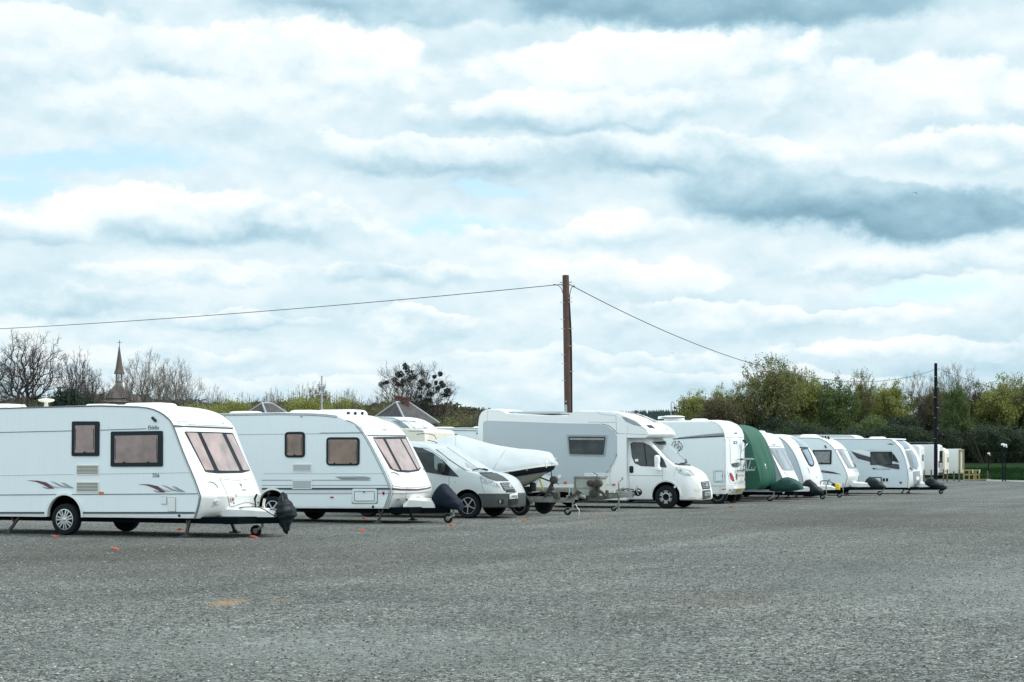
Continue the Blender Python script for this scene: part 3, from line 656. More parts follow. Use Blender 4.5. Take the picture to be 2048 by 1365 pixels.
def conifers(n, prof, D, hgt, dens):
    V = []; Fc = []
    xs_ = [p[0] for p in prof]; ys_ = [p[1] for p in prof]
    for i in range(n):
        px = rng.uniform(xs_[0], xs_[-1]); k = rng.random() ** 2 * dens; y = D * (1 - .35 * k); X = (px - CX) / FPX * D
        top = EH + (HY - interp(px, xs_, ys_)) / FPX * D; z = 1.2 + (top - 1.2) * (1 - k * .55) - 2; h = hgt * rng.uniform(.55, 1.15); r = h * .24; b = len(V)
        V += [(X + r * cos(a) * rng.uniform(.7, 1.2), y + r * sin(a), z) for a in (0, 1.26, 2.5, 3.8, 5.0)] + [(X, y, z + h)]
        Fc += [(b + j, b + (j + 1) % 5, b + 5) for j in range(5)]
    me = bpy.data.meshes.new('distant_wood'); me.from_pydata(V, [], Fc); me.materials.append(mat('far_conifer', (.034, .060, .060), .95, island=.8)); return me  # distance haze painted into the conifer colour
o = bpy.data.objects.new('distant_wood', conifers(4200, [(1080, 850), (1180, 833), (1260, 829), (1360, 826), (1500, 824), (1700, 828)], 1300, 5.0, 1)); COL.objects.link(o)
tag(o, 'dark conifer wood covering the far hill on the skyline', 'wood', kind='stuff')

rg_ = np.random.default_rng(61); n_ = 60000; px_ = rg_.uniform(-200, 1060, n_); k_ = rg_.random(n_) ** .7; D_ = 520 - 180 * k_
hx_ = np.array([-900, -300, 0, 150, 400, 640, 800, 905, 975, 1060, 1110]); hy_ = np.array([830, 822, 815, 806, 812, 819, 816, 818, 826, 850, 880]); tp = EH + (HY - np.interp(px_, hx_, hy_)) / FPX * 520
P_ = np.stack([(px_ - CX) / FPX * 520, D_, 1.2 + (tp - 1.2) * (1 - k_ * .55) + rg_.random(n_) * 2.6 * (.4 + .6 * np.abs(np.sin(px_ * .05) * np.sin(px_ * .013)))], 1); V_ = (P_[:, None] + rg_.normal(0, .42, (n_, 4, 3)) * np.array([1, 1, .8])).reshape(-1, 3)
me = bpy.data.meshes.new('distant_wood'); me.from_pydata(V_.tolist(), [], np.arange(n_ * 4).reshape(-1, 4).tolist()); me.materials.append(mat('far_wood_leaf', (.11, .098, .062), .95, spec=.02, island=.9, col2=(.055, .058, .04))); o = bpy.data.objects.new('distant_wood', me); COL.objects.link(o)
tag(o, 'brown leafless wood on the low hill behind the village and the hedge', 'wood', kind='stuff')
# ------------------------------------------------------------------ trees
def skeleton(seed, H, Rc, base, ntar, r0, stems=1, power=1.0, updraw=.35, lean=0, top_flat=0, tip=.008, twigs=4, twl=.09, jit=.035, expo=2.35, lobes=.18):
    """limbs grown towards points spread through the crown; returns segments (a, b, ra, rb, level) and twig ends"""
    rg = np.random.default_rng(seed)
    N = [(0, 0, -.3)]; par = [-1]; fork = H * base
    heads = []
    for s in range(stems):
        a = rg.uniform(0, 6.28) + s * 2 * pi / max(1, stems); sp = 0 if stems == 1 else .10 * Rc; last = 0
        for k in range(1, 6):
            t = k / 5; N.append((sp * cos(a) * t * 1.6 + lean * H * t * .3 + rg.normal(0, .012 * H) * t, sp * sin(a) * t * 1.6 + rg.normal(0, .012 * H) * t, fork * t * (1 if stems == 1 else rg.uniform(.9, 1.1)))); par.append(last); last = len(N) - 1
        heads.append(last)
    cz = (H + fork * .8) / 2; rz = (H - fork * .8) / 2
    d = rg.normal(size=(ntar, 3)); d /= np.linalg.norm(d, axis=1)[:, None]; rad = rg.random(ntar) ** (.42 * power)
    az = np.arctan2(d[:, 1], d[:, 0]); lob = 1 - lobes + lobes * np.sin(az * 3 + rg.uniform(0, 6)) * np.cos(d[:, 2] * 4 + rg.uniform(0, 6))
    T = d * (rad * lob)[:, None] * np.array([Rc, Rc, rz]) * 1.08; T[:, 2] += cz; T[:, 0] += lean * H * .3
    if top_flat: T[:, 0:2] *= (.35 + .65 * np.clip((T[:, 2] - fork) / (H - fork) * 1.7, 0, 1))[:, None]
    T = T[T[:, 2] > fork * .75]
    o = np.argsort(np.linalg.norm(T - np.array([lean * H * .2, 0, fork]), axis=1)); T = T[o]
    arr = np.zeros((len(N) + len(T) * 3 + 5, 3)); plen = np.zeros(len(arr)); k = len(N); arr[:k] = N
    for i in range(1, k): plen[i] = 0
    ends = []; ok = np.zeros(len(arr), bool); ok[3:k] = True
    for t in T:
        v = t - arr[:k]; dd = np.linalg.norm(v, axis=1); cost = dd + plen[:k] * .42 + updraw * np.maximum(0, dd * .35 - v[:, 2]); cost[~ok[:k]] = 1e9; j = int(cost.argmin())
        a = arr[j]; L = dd[j]; m = 2 if L > .5 else 1; prev = j
        for q in range(1, m + 1):
            f = q / m; p = a + (t - a) * f + (rg.normal(0, jit * L + .01, 3) if q < m else 0); 
            if q < m: p[2] += .08 * L * updraw
            arr[k] = p; par.append(prev); plen[k] = plen[prev] + L / m; ok[k] = True; prev = k; k += 1
        ends.append(prev)
    # twigs
    segs_a = []; segs_b = []; fine = []
    child = np.zeros(k, int)
    for i in range(1, k): child[par[i]] += 1
    rr = np.zeros(k); acc = np.zeros(k)
    for i in range(k - 1, 0, -1):
        rr[i] = max(tip, acc[i] ** (1 / expo)) if acc[i] > 0 else tip * 1.5
        acc[par[i]] += rr[i] ** expo
    rr[0] = acc[0] ** (1 / expo); sc = (r0 / rr[0]); g = rr / rr[0]; rr = np.maximum(tip * 1.2, rr * (1 + (sc - 1) * g ** .6)) if sc > 1 else np.maximum(tip * 1.2, rr * sc ** (g ** .3))
    A = arr[[par[i] for i in range(1, k)]]; B = arr[1:k]; ra = rr[[par[i] for i in range(1, k)]]; rb = rr[1:k]
    ra = np.where(np.arange(1, k) < 6 * stems, ra, np.minimum(ra, rb * 1.6)); lv = np.array([0 if i <= 5 * stems else 1 for i in range(1, k)])
    TA = []; TB = []; tips = []
    for e in ends:
        p = arr[e]; out = p - np.array([0, 0, fork]); out /= np.linalg.norm(out) + 1e-6
        for q in range(twigs):
            dv = out * .8 + rg.normal(0, .55, 3) + np.array([0, 0, updraw * .8]); dv /= np.linalg.norm(dv); L = twl * Rc * rg.uniform(.6, 1.5) * 1.6
            m = p + dv * L * .5 + rg.normal(0, .05 * L, 3); z = m + (dv + rg.normal(0, .25, 3)) * L * .5
            TA += [p, m]; TB += [m, z]; dv2 = dv + rg.normal(0, .5, 3); z2 = m + dv2 * L * .4; TA.append(m); TB.append(z2); tips += [m, z, z2]
    if TA:
        TA = np.array(TA); TB = np.array(TB); A = np.vstack([A, TA]); B = np.vstack([B, TB]); ra = np.concatenate([ra, np.full(len(TA), tip)]); rb = np.concatenate([rb, np.full(len(TA), tip * .6)]); lv = np.concatenate([lv, np.full(len(TA), 2)])
    return A, B, ra, rb, lv, np.array(tips)
def seg_mesh(A, B, ra, rb, n, m, name):
    d = B - A; d /= np.linalg.norm(d, axis=1)[:, None] + 1e-9; h = np.where(np.abs(d[:, 2:3]) < .9, np.array([[0, 0, 1.]]), np.array([[1., 0, 0]]))
    u = np.cross(d, h); u /= np.linalg.norm(u, axis=1)[:, None]; v = np.cross(d, u); ang = np.arange(n) * 2 * pi / n
    ring = u[:, None, :] * np.cos(ang)[None, :, None] + v[:, None, :] * np.sin(ang)[None, :, None]
    V = np.concatenate([A[:, None] + ring * ra[:, None, None], B[:, None] + d[:, None] * rb[:, None, None] * .3 + ring * rb[:, None, None]], 1).reshape(-1, 3)
    k = len(A); base = (np.arange(k) * 2 * n)[:, None]; F_ = []
    for j in range(n): F_.append(np.stack([base[:, 0] + j, base[:, 0] + (j + 1) % n, base[:, 0] + n + (j + 1) % n, base[:, 0] + n + j], 1))
    me = bpy.data.meshes.new(name); me.from_pydata(V.tolist(), [], np.concatenate(F_).tolist()); me.materials.append(m); return me
def branch_mesh(bs, m, name='limbs'):
    A = []; B = []; ra = []; rb = []
    for pts, rs, lv in bs:
        for i in range(len(pts) - 1): A.append(pts[i]); B.append(pts[i + 1]); ra.append(rs[i]); rb.append(rs[i + 1])
    return seg_mesh(np.array(A, float), np.array(B, float), np.array(ra), np.array(rb), 3, m, name)
def leaf_mesh(P0, size, m, seed, name='crown', flat=.0, aspect=.6):
    rg = np.random.default_rng(seed); P0 = np.asarray(P0, float); n = len(P0)
    a = rg.normal(size=(n, 3)); a /= np.linalg.norm(a, axis=1)[:, None]; b = rg.normal(size=(n, 3)); b -= (a * b).sum(1)[:, None] * a; b /= np.linalg.norm(b, axis=1)[:, None]
    s = size * (.5 + rg.random(n))[:, None]; a = a * s; b = b * s * aspect
    V = np.stack([P0 - a, P0 + b * .9, P0 + a, P0 - b], 1).reshape(-1, 3)
    me = bpy.data.meshes.new(name); F_ = (np.arange(n * 4).reshape(-1, 4)).tolist(); me.from_pydata(V.tolist(), [], F_); me.materials.append(m); return me
class Tree:
    """one kind of tree: meshes shared by its copies"""
    def __init__(s, seed, H, Rc, bark, leaf=None, nleaf=0, lsize=.2, lrad=.25, **kw):
        A, B, ra, rb, lv, tips = skeleton(seed, H, Rc, **kw); s.H = float(np.percentile(B[:, 2], 99.9)); s.R = float(np.percentile(np.abs(B[:, 0]), 99.5))
        t = lv == 0; s.trunk = seg_mesh(A[t], B[t], ra[t], rb[t], 8, bark, 'trunk'); s.trunk.polygons.foreach_set('use_smooth', [True] * len(s.trunk.polygons))
        t = lv > 0; s.limb = seg_mesh(A[t], B[t], ra[t], rb[t], 3, bark, 'limbs')
        rg = np.random.default_rng(seed + 7)
        s.crown = leaf_mesh(tips[rg.integers(0, len(tips), nleaf)] + rg.normal(0, lrad, (nleaf, 3)), lsize, leaf, seed + 2) if leaf else None
        s.leafmat = leaf
    def place(s, name, px, ytop, D, label, cat='tree', group=None, rz=0, wpx=None, zbase=None, leaf=None, hz=1):
        zb = land_z((px - CX) / FPX * D, D) if zbase is None else zbase; top = EH + (HY - ytop) / FPX * D; k = (top - zb) / s.H
        r = empty(name, ((px - CX) / FPX * D, D, zb), rz); kx = k if wpx is None else (wpx / 2 / FPX * D) / s.R
        r.scale = (kx, kx, k); tag(r, label, cat, group)
        for nm, me in (('trunk', s.trunk), ('limbs', s.limb), ('crown', s.crown)):
            if me is None: continue
            if nm == 'crown' and leaf and leaf is not s.leafmat:
                me = me.copy(); me.materials.clear(); me.materials.append(leaf)
            o = bpy.data.objects.new(nm, me); COL.objects.link(o); o.parent = r
        return r
T_oak = Tree(11, 16, 6.0, M['bark'], base=.40, ntar=560, r0=.72, updraw=.25, tip=.013, twigs=5, twl=.07, jit=.09)
T_oak2 = Tree(23, 13, 5.0, M['bark'], base=.45, ntar=420, r0=.36, updraw=.35, tip=.013, twigs=5, twl=.07, jit=.08)
T_fan = Tree(37, 12, 5.0, M['paleb'], base=.25, ntar=480, r0=.28, updraw=.9, stems=2, tip=.012, twigs=5, twl=.09, jit=.04, top_flat=1)
T_mist = Tree(41, 11.5, 5.6, M['bark'], base=.30, ntar=620, r0=.34, updraw=.45, stems=3, tip=.010, twigs=7, twl=.075, jit=.06, top_flat=1)
T_spr = Tree(53, 12, 4.6, M['bark'], M['leafb'], 15000, .10, .17, base=.30, ntar=420, r0=.26, updraw=.6, tip=.012, twigs=4, twl=.09, jit=.06, lobes=.3)
T_yel = Tree(67, 10, 3.8, M['bark'], M['leafy'], 24000, .10, .20, base=.22, ntar=380, r0=.24, updraw=.45, tip=.012, twigs=4, twl=.10, jit=.06, lobes=.3)
T_yel2 = Tree(68, 10, 3.6, M['bark'], M['leafy'], 19000, .10, .18, base=.30, ntar=330, r0=.22, updraw=.7, tip=.012, twigs=4, twl=.11, jit=.06, lobes=.35, stems=2)
T_grn = Tree(71, 10, 3.8, M['bark'], M['leafg'], 28000, .11, .24, base=.15, ntar=380, r0=.24, updraw=.3, tip=.012, twigs=4, twl=.10, jit=.06, lobes=.25)
T_bare = Tree(83, 13, 4.6, M['rustbark'], base=.28, ntar=380, r0=.24, updraw=1.1, tip=.011, twigs=5, twl=.10, jit=.04, top_flat=1)
# dense evergreen / undergrowth volumes
def lump(seed, n, size, m, W, H, D_=None, stems=40, stem_m=None, spiky=.25, name='crown'):
    """shrub: leaves through an uneven rounded volume, with upright shoots"""
    rg = np.random.default_rng(seed); D_ = D_ or W; k = 9
    cen = np.stack([rg.uniform(-.55, .55, k) * W / 2, rg.uniform(-.5, .5, k) * D_ / 2, rg.uniform(.25, .78, k) * H], 1); rad = rg.uniform(.32, .52, k)
    idx = rg.integers(0, k, n); d = rg.normal(size=(n, 3)); d /= np.linalg.norm(d, axis=1)[:, None]; rr = rg.random(n) ** .45
    # leaves thin out unevenly so that clumps and gaps form
    P0 = cen[idx] + d * rr[:, None] * rad[idx][:, None] * np.array([W * .62, D_ * .62, H * .62]); ph = rg.uniform(0, 6, 3)
    q = np.sin(P0[:, 0] * 2.1 / W * 6 + ph[0]) + np.sin(P0[:, 1] * 11 / W + ph[1]) + np.sin(P0[:, 2] * 12 / H + ph[2] + P0[:, 0] * 5 / W)
    P0 = P0[(q > -.9 + rg.normal(0, .5, n) * .6) & (P0[:, 2] > 0)]; sp = rg.random(len(P0)) < .12; P0[sp, 2] *= 1 + spiky * rg.random(sp.sum())
    cr = leaf_mesh(P0, size, m, seed + 5, name)
    bs = []
    for i in range(stems):
        a = rg.uniform(0, 6.28); r = rg.random() ** .5; x = cos(a) * r * W * .30; y = sin(a) * r * D_ * .3; tx = x * 1.7; ty = y * 1.7; hz = H * (1.02 + spiky * rg.random() - .35 * r * r)
        p = [Vector((x * .5, y * .5, 0)), Vector((lerp(x, tx, .3), lerp(y, ty, .3), hz * .45)), Vector((tx, ty, hz * .85)), Vector((tx + rg.normal(0, .1), ty, hz))]
        bs.append((p, [.05, .035, .02, .01], 3))
        for j in range(4):
            t = rg.uniform(.4, .95); b = p[1].lerp(p[3], t); e = b + Vector((rg.normal(0, .25), rg.normal(0, .25), rg.uniform(.2, .6))) * H * .12; bs.append(([b, b.lerp(e, .5) + Vector((0, 0, .03)), e], [.018, .013, .008], 3))
    return cr, branch_mesh(bs, stem_m or M['rustbark'], 'stems')
LUMPS = {k: lump(*a, **kw) for k, (a, kw) in dict(
    hedge=((101, 26000, .085, M['leafo'], 8, 7), dict(stems=90, spiky=.12)), hedgeb=((103, 15000, .085, M['leafb'], 8, 7), dict(stems=150, spiky=.16)),
    hedgey=((107, 26000, .085, M['leafy'], 8, 7), dict(stems=50, spiky=.12)), yew=((109, 26000, .13, M['ivy'], 8, 8), dict(stems=10, spiky=.12)),
    dark=((113, 26000, .14, M['leafd'], 9, 9), dict(stems=40, spiky=.15, stem_m=M['bark'])), under=((127, 20000, .12, M['leafg'], 8, 6), dict(stems=30, spiky=.1))).items()}
def bush(kind, name, px, ytop, wpx, D, label, cat='shrub', group=None, rz=0, zbase=None, leaf=None):
    zb = land_z((px - CX) / FPX * D, D) if zbase is None else zbase; top = EH + (HY - ytop) / FPX * D; cr, st = LUMPS[kind]; Hn = {'yew': 8, 'dark': 9, 'under': 6}.get(kind, 7) * 1.12; Wn = {'dark': 9}.get(kind, 8)
    r = empty(name, ((px - CX) / FPX * D, D, zb), rz); w = wpx / FPX * D / Wn; r.scale = (w, w, (top - zb) / Hn); tag(r, label, cat, group)
    for nm, me in (('foliage', cr), ('stems', st)):
        if nm == 'foliage' and leaf: me = me.copy(); me.materials.clear(); me.materials.append(leaf)
        o = bpy.data.objects.new(nm, me); COL.objects.link(o); o.parent = r
    return r
# --- left: village trees
T_oak.place('bare_tree', 52, 660, 205, 'largest bare tree with a thick dark trunk, at the left end behind the first caravan', rz=.4, wpx=150)
T_oak2.place('bare_tree', -32, 700, 195, 'bare tree cut by the left edge of the photo', rz=2.1, wpx=120)
T_oak2.place('bare_tree', 152, 697, 215, 'small-crowned bare tree above the dark evergreen left of the spire', rz=1.0, wpx=95)
T_oak.place('bare_tree', 178, 735, 225, 'low bare tree just left of the church spire', rz=3.3, wpx=100)
T_fan.place('bare_tree', 292, 700, 230, 'tall pale bare tree with fanning twigs right of the church spire', rz=.6, wpx=125)
T_fan.place('bare_tree', 350, 716, 220, 'pale fan-shaped bare tree, second one right of the spire', rz=2.6, wpx=100)
bush('yew', 'evergreen_tree', 160, 742, 118, 176, 'dark rounded evergreen beside the church, left of the spire', 'tree', rz=.5)
bush('dark', 'evergreen_tree', 112, 776, 56, 178, 'smaller brownish-green evergreen in front of the bare trees on the left', 'tree', rz=1.7, leaf=M['leafb'])
G = 'thicket behind the first caravan'
for i, (px, yt, w, k, lb) in enumerate([(-20, 780, 95, 'hedgeb', 'brown leafless thicket at the left edge of the photo'), (40, 787, 90, 'hedgeb', 'brown thicket under the largest bare tree'), (95, 793, 80, 'hedgeb', 'brown thicket between the largest bare tree and the evergreens'),
                                        (205, 791, 70, 'hedgeb', 'brown thicket left of the church roof'), (300, 797, 80, 'hedgeb', 'brown thicket right of the church roof'), (362, 791, 80, 'hedgeb', 'brown thicket under the pale bare trees')]):
    bush(k, 'thicket', px, yt, w, 182 + i % 3 * 3, lb, 'shrub', G, rz=i * 1.3)
G = 'hedge trees behind the houses'
for i, (px, yt, w, k, lb) in enumerate([
    (404, 788, 80, 'hedgey', 'yellow-green bush at the left end of the hedge, above the first caravan roof'), (452, 780, 76, 'hedgey', 'twiggy green bush behind the left end of the hedge'), (490, 783, 70, 'hedge', 'olive bush left of the small hipped roof'),
    (536, 782, 70, 'hedge', 'olive twiggy bush right behind the small hipped roof'), (575, 778, 76, 'hedge', 'olive bush between the small roof and the round yellow bush'), (622, 772, 96, 'hedgey', 'big round yellow-green bush left of the white mast'),
    (612, 764, 70, 'hedge', 'taller olive bush behind the round yellow-green bush'), (668, 776, 90, 'hedgey', 'olive bush right of the white mast'), (712, 786, 90, 'hedge', 'green bush between the mast and the chimney'),
    (745, 788, 70, 'hedge', 'olive bush behind the left slope of the brick house roof'), (772, 778, 50, 'hedge', 'green bush behind the chimney'), (885, 806, 80, 'hedge', 'olive bush right of the brick house'),
    (930, 814, 90, 'hedge', 'low olive bush left of the big motorhome'), (972, 822, 80, 'hedgeb', 'last brown bush, partly behind the big motorhome'), (842, 804, 90, 'hedge', 'olive bush at the foot of the mistletoe tree'),
    (905, 822, 90, 'hedge', 'dark green bush low between the house and the motorhome')]):
    bush(k, 'hedge_bush', px, yt, w * 1.6, 168 + (i * 7 % 5) * 3, lb, 'shrub', G, rz=i * 1.1)
for i, (px, yt, k, w) in enumerate([(430, 770, T_fan, 60), (545, 774, T_fan, 55), (640, 768, T_spr, 60), (700, 775, T_bare, 40)]):
    k.place('bare_tree', px, yt, 186, ['slim bare tree sticking out of the left end of the hedge', 'slim bare tree behind the small hipped roof', 'budding tree behind the white mast', 'slim brown tree right of the mast'][i], rz=i, wpx=w)
# --- mistletoe tree
mt = T_mist.place('mistletoe_tree', 832, 722, 172, 'wide bare tree full of dark mistletoe balls behind the brick house', rz=.2, wpx=160)
rg = random.Random(9); mb_pts = []
kx = mt.scale[0]; kz = mt.scale[2]
balls = P(12, 1240, 235, 1275, 222, 1330, 205, 1365, 170, 1408, 130, 1435, 155, 1420, 200, 1385, 215, 1350, 235, 1400, 110, 1520, 160, 1510, 215, 1515, 235, 1500, 265, 1600, 185, 1640, 165, 1610, 225, 1650, 230, 1660, 245, 1625, 262, 1560, 245, 1570, 300, 1688, 278, 1675, 308, 1545, 340, 1500, 320, 1380, 240, 1520, 370, 1460, 190, 1570, 345)
zb = mt.location.z; hue = bpy.data.meshes.new('x'); bpy.data.meshes.remove(hue)
for i, (px, py) in enumerate(balls):
    r_ = [.28, .36, .42, .5, .46][rg.randrange(5)] * (1.25 if i in (2, 4, 5, 8, 17) else 1) * .72
    rr = np.random.default_rng(i); n = 120; d = rr.normal(size=(n, 3)); d /= np.linalg.norm(d, axis=1)[:, None]; pp = d * (rr.random(n) ** .35)[:, None] * r_
    me = leaf_mesh(pp, .10, M['mist'], i + 900, 'mistletoe'); o = bpy.data.objects.new('mistletoe', me); COL.objects.link(o)
    w = at(px, py, 172 + rg.uniform(-2.5, 2.5)); o.parent = mt
    lw = w - mt.location; lw = Matrix.Rotation(-mt.rotation_euler.z, 3, 'Z') @ lw; o.location = (lw.x / kx, lw.y / kx, lw.z / kz); o.scale = (rg.uniform(.8, 1.35) / kx, 1 / kx, rg.uniform(.75, 1.15) / kz)
# --- right: the wood
G = 'spring trees along the right side'
for i, (t, px, yt, w, D, lf, lb) in enumerate([
    (T_yel, 1388, 782, 88, 205, M['leafy'], 'yellow-green tree at the left end of the wood, beside the lamp post'), (T_yel2, 1436, 772, 76, 210, M['leafy'], 'bright yellow-green tree second from the left end of the wood'),
    (T_spr, 1484, 764, 92, 206, M['leafo'], 'thin brown spring tree leaning left of the tallest tree'), (T_spr, 1540, 712, 130, 200, M['leafo'], 'tallest tree of the wood with sparse spring leaves and visible limbs'),
    (T_yel, 1578, 728, 96, 208, M['leafo'], 'olive tree right against the tallest tree'), (T_yel2, 1622, 742, 96, 204, M['leafy'], 'yellow-green tree right of the tallest tree, where the cable vanishes'),
    (T_grn, 1668, 756, 84, 202, M['leafg'], 'mid green tree in the middle of the wood'), (T_spr, 1722, 741, 64, 206, M['leafo'], 'slender pale tree with a visible stem in the middle of the wood'),
    (T_yel, 1782, 762, 90, 203, M['leafy'], 'yellow-leaved open tree left of the far pole'), (T_spr, 1752, 768, 60, 214, M['leafy'], 'brown twiggy tree between the slender pale tree and the yellow one'),
    (T_bare, 1838, 742, 70, 204, None, 'bare tree left of the far pole'), (T_bare, 1905, 726, 84, 200, None, 'tallest bare tree right of the far pole'), (T_yel2, 1868, 762, 84, 206, M['leafo'], 'olive tree behind the far pole'),
    (T_yel, 1912, 764, 60, 196, M['leafg'], 'green tree just right of the far pole'), (T_spr, 1950, 762, 80, 204, M['leafb'], 'brown budding tree at the right of the wood'), (T_yel2, 1996, 752, 96, 200, M['leafy'], 'yellow-green tree near the right edge'),
    (T_spr, 2030, 750, 80, 205, M['leafo'], 'olive budding tree by the right edge'), (T_yel, 2068, 754, 100, 201, M['leafo'], 'tree cut by the right edge of the photo'), (T_grn, 1640, 768, 80, 212, M['leafg'], 'green tree behind the middle of the wood')]):
    t.place('spring_tree', px, yt, D, lb, 'tree', G, rz=i * 2.3 + .4, wpx=w, leaf=lf)
G = 'dark undergrowth of the wood'
rg = random.Random(4)
names = ['dark brown ivy-clad tree near the lamp post', 'dark tree mass above the white motorhome rear', 'dark foliage behind the green covered caravan', 'dark foliage above the caravan with the curved silver front', 'dark foliage above the caravan with the side window',
         'dark foliage above the grey-striped caravan', 'dark foliage left of the far pole', 'dark foliage behind the far pole', 'dark foliage right of the far pole', 'dark foliage above the yellow barrier', 'dark foliage behind the camera posts', 'dark foliage at the right edge']
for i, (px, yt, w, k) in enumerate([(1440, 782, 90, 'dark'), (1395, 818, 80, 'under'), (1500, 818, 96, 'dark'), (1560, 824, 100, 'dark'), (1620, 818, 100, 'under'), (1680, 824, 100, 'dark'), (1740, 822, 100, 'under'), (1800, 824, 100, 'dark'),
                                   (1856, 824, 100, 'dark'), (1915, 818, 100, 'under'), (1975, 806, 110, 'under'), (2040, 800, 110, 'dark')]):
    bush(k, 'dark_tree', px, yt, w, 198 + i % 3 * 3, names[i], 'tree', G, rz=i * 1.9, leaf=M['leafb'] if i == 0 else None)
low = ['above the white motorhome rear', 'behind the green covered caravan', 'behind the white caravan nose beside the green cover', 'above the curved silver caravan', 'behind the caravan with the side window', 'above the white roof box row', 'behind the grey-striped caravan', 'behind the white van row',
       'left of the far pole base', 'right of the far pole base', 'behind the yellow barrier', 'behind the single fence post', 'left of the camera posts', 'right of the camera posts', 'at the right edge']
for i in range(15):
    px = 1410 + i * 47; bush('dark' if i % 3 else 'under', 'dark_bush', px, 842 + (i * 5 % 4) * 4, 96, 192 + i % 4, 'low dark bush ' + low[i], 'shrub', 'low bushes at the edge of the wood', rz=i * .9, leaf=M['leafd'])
# far mass of the wood closing the view between the trunks
def mass(n, x0, x1, y0, y1, z1, m, size, seed):
    rg = np.random.default_rng(seed); P0 = np.stack([rg.uniform(x0, x1, n), rg.uniform(y0, y1, n), rg.random(n) ** .8], 1)
    top = z1 * (.82 + .12 * np.sin(P0[:, 0] * .31) + .08 * np.sin(P0[:, 0] * .83 + 2)); P0[:, 2] = 1.0 + P0[:, 2] * top; return leaf_mesh(P0, size, m, seed, 'wood')
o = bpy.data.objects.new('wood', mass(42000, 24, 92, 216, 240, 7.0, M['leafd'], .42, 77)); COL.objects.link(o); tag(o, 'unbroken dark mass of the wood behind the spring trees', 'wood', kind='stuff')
o = bpy.data.objects.new('wood', mass(30000, -75, 2, 196, 214, 5.2, M['leafb'], .36, 78)); COL.objects.link(o); tag(o, 'unbroken brown thicket behind the hedge and the brick house', 'wood', kind='stuff')
# ================================================================== caravans at the near end
def vent(V, name, x0, x1, y, z, h, w=.5, m=None, parent=None, lip=True):
    mb = MB(); mb.rbox(((x0 + x1) / 2, y, z + h / 2), (x1 - x0, w, h), min(h * .8, .12))
    if lip: mb.rbox(((x0 + x1) / 2, y, z + .012), (x1 - x0 + .08, w + .08, .03), .012)
    return mb.build(name, m or M['white'], parent or V.root, 40)
def sidewin(V, pts, fm, pm, rc=4, fw=4, name='window', inner=None, hinge=True):
    """side window: black surround with the blind showing inside"""
    f = V.patch(name, pts, fm, .022, .03, rc)
    cx = sum(p[0] for p in pts) / len(pts); cy = sum(p[1] for p in pts) / len(pts)
    q = inner or [(p[0] + (fw if p[0] < cx else -fw), p[1] + (fw if p[1] < cy else -fw * .9)) for p in pts]
    V.patch('pane', q, pm, .028, .012, rc * .5, f)
    x0 = min(p[0] for p in q); x1 = max(p[0] for p in q); y1 = max(p[1] for p in q); y0 = min(p[1] for p in q); mb = MB()
    for t in ((.22, .78) if x1 - x0 > 45 else (.5,)): V.line(mb, [(lerp(x0, x1, t) - 1.6, y1 - 1.2), (lerp(x0, x1, t) + 1.6, y1 - 1.2)], .014, .034, 1.5)
    V.line(mb, [(x0 + 1.8, lerp(y0, y1, .12)), (x0 + 1.8, lerp(y0, y1, .88))], .006, .032, 3); V.line(mb, [(x1 - 1.8, lerp(y0, y1, .12)), (x1 - 1.8, lerp(y0, y1, .88))], .006, .032, 3)
    mb.build('window_stay', M['black'], f, 0); return f
def quad(r, *a): return P(r, *a)
def afr(V, x0, x1, zt, zb, w0, w1, m, name='hitch_fairing'):
    """tapering moulded cover over the A-frame"""
    mb = MB(); V_ = []; n = 10
    for i in range(n + 1):
        t = i / n; x = lerp(x0, x1, t); w = lerp(w0, w1, t ** .8) / 2; z = zt - .06 * t * t - (.05 if t == 1 else 0)
        V_ += [(x, -w, zb), (x, -w, z - .05), (x, -w + .04, z - .01), (x, 0, z + .01), (x, w - .04, z - .01), (x, w, z - .05), (x, w, zb)]
    f = [(i * 7 + j, i * 7 + j + 1, (i + 1) * 7 + j + 1, (i + 1) * 7 + j) for i in range(n) for j in range(6)] + [tuple(range(7)), tuple(n * 7 + j for j in range(7))]
    mb.add(V_, f); return mb.build(name, m, V.root, 40)
def jockey(V, x, ztop, r=.11, y=0, foot=.0, mast=True, m=None):
    o = MB().lathe([(r * .5, -.03), (r, -.028), (r, .028), (r * .5, .03)], (x, y - .02, r), 'y', 20).build('jockey_wheel', M['tyre'], V.root, 40)
    mb = MB().lathe([(r * .5, -.034), (r * .2, -.04), (r * .2, .04), (r * .5, .034)], (x, y - .02, r), 'y', 14); mb.bar((x, y - .05, r), (x + .13, y - .05, r + .07), .02, .05)
    mb.tube([(x + .14, y, r + .05), (x + .14, y, ztop)], .024, 8); mb.build('jockey_post', m or M['galv'], o, 40); return o
def chassis(V, x0, x1, z0, z1, hitch_x, ins=.12):
    mb = MB(); mb.box(((x0 + x1) / 2, 0, (z0 + z1) / 2), (x1 - x0, V.W - 2 * ins, z1 - z0))
    for s in (-1, 1): mb.bar((x1 - .6, s * .55, z0 + .04), (hitch_x, s * .05, z0 + .06), .06, .13)
    return mb.build('chassis', M['under'], V.root, 0)
def front_from(V, pts, y=None): return V.S(pts, y)

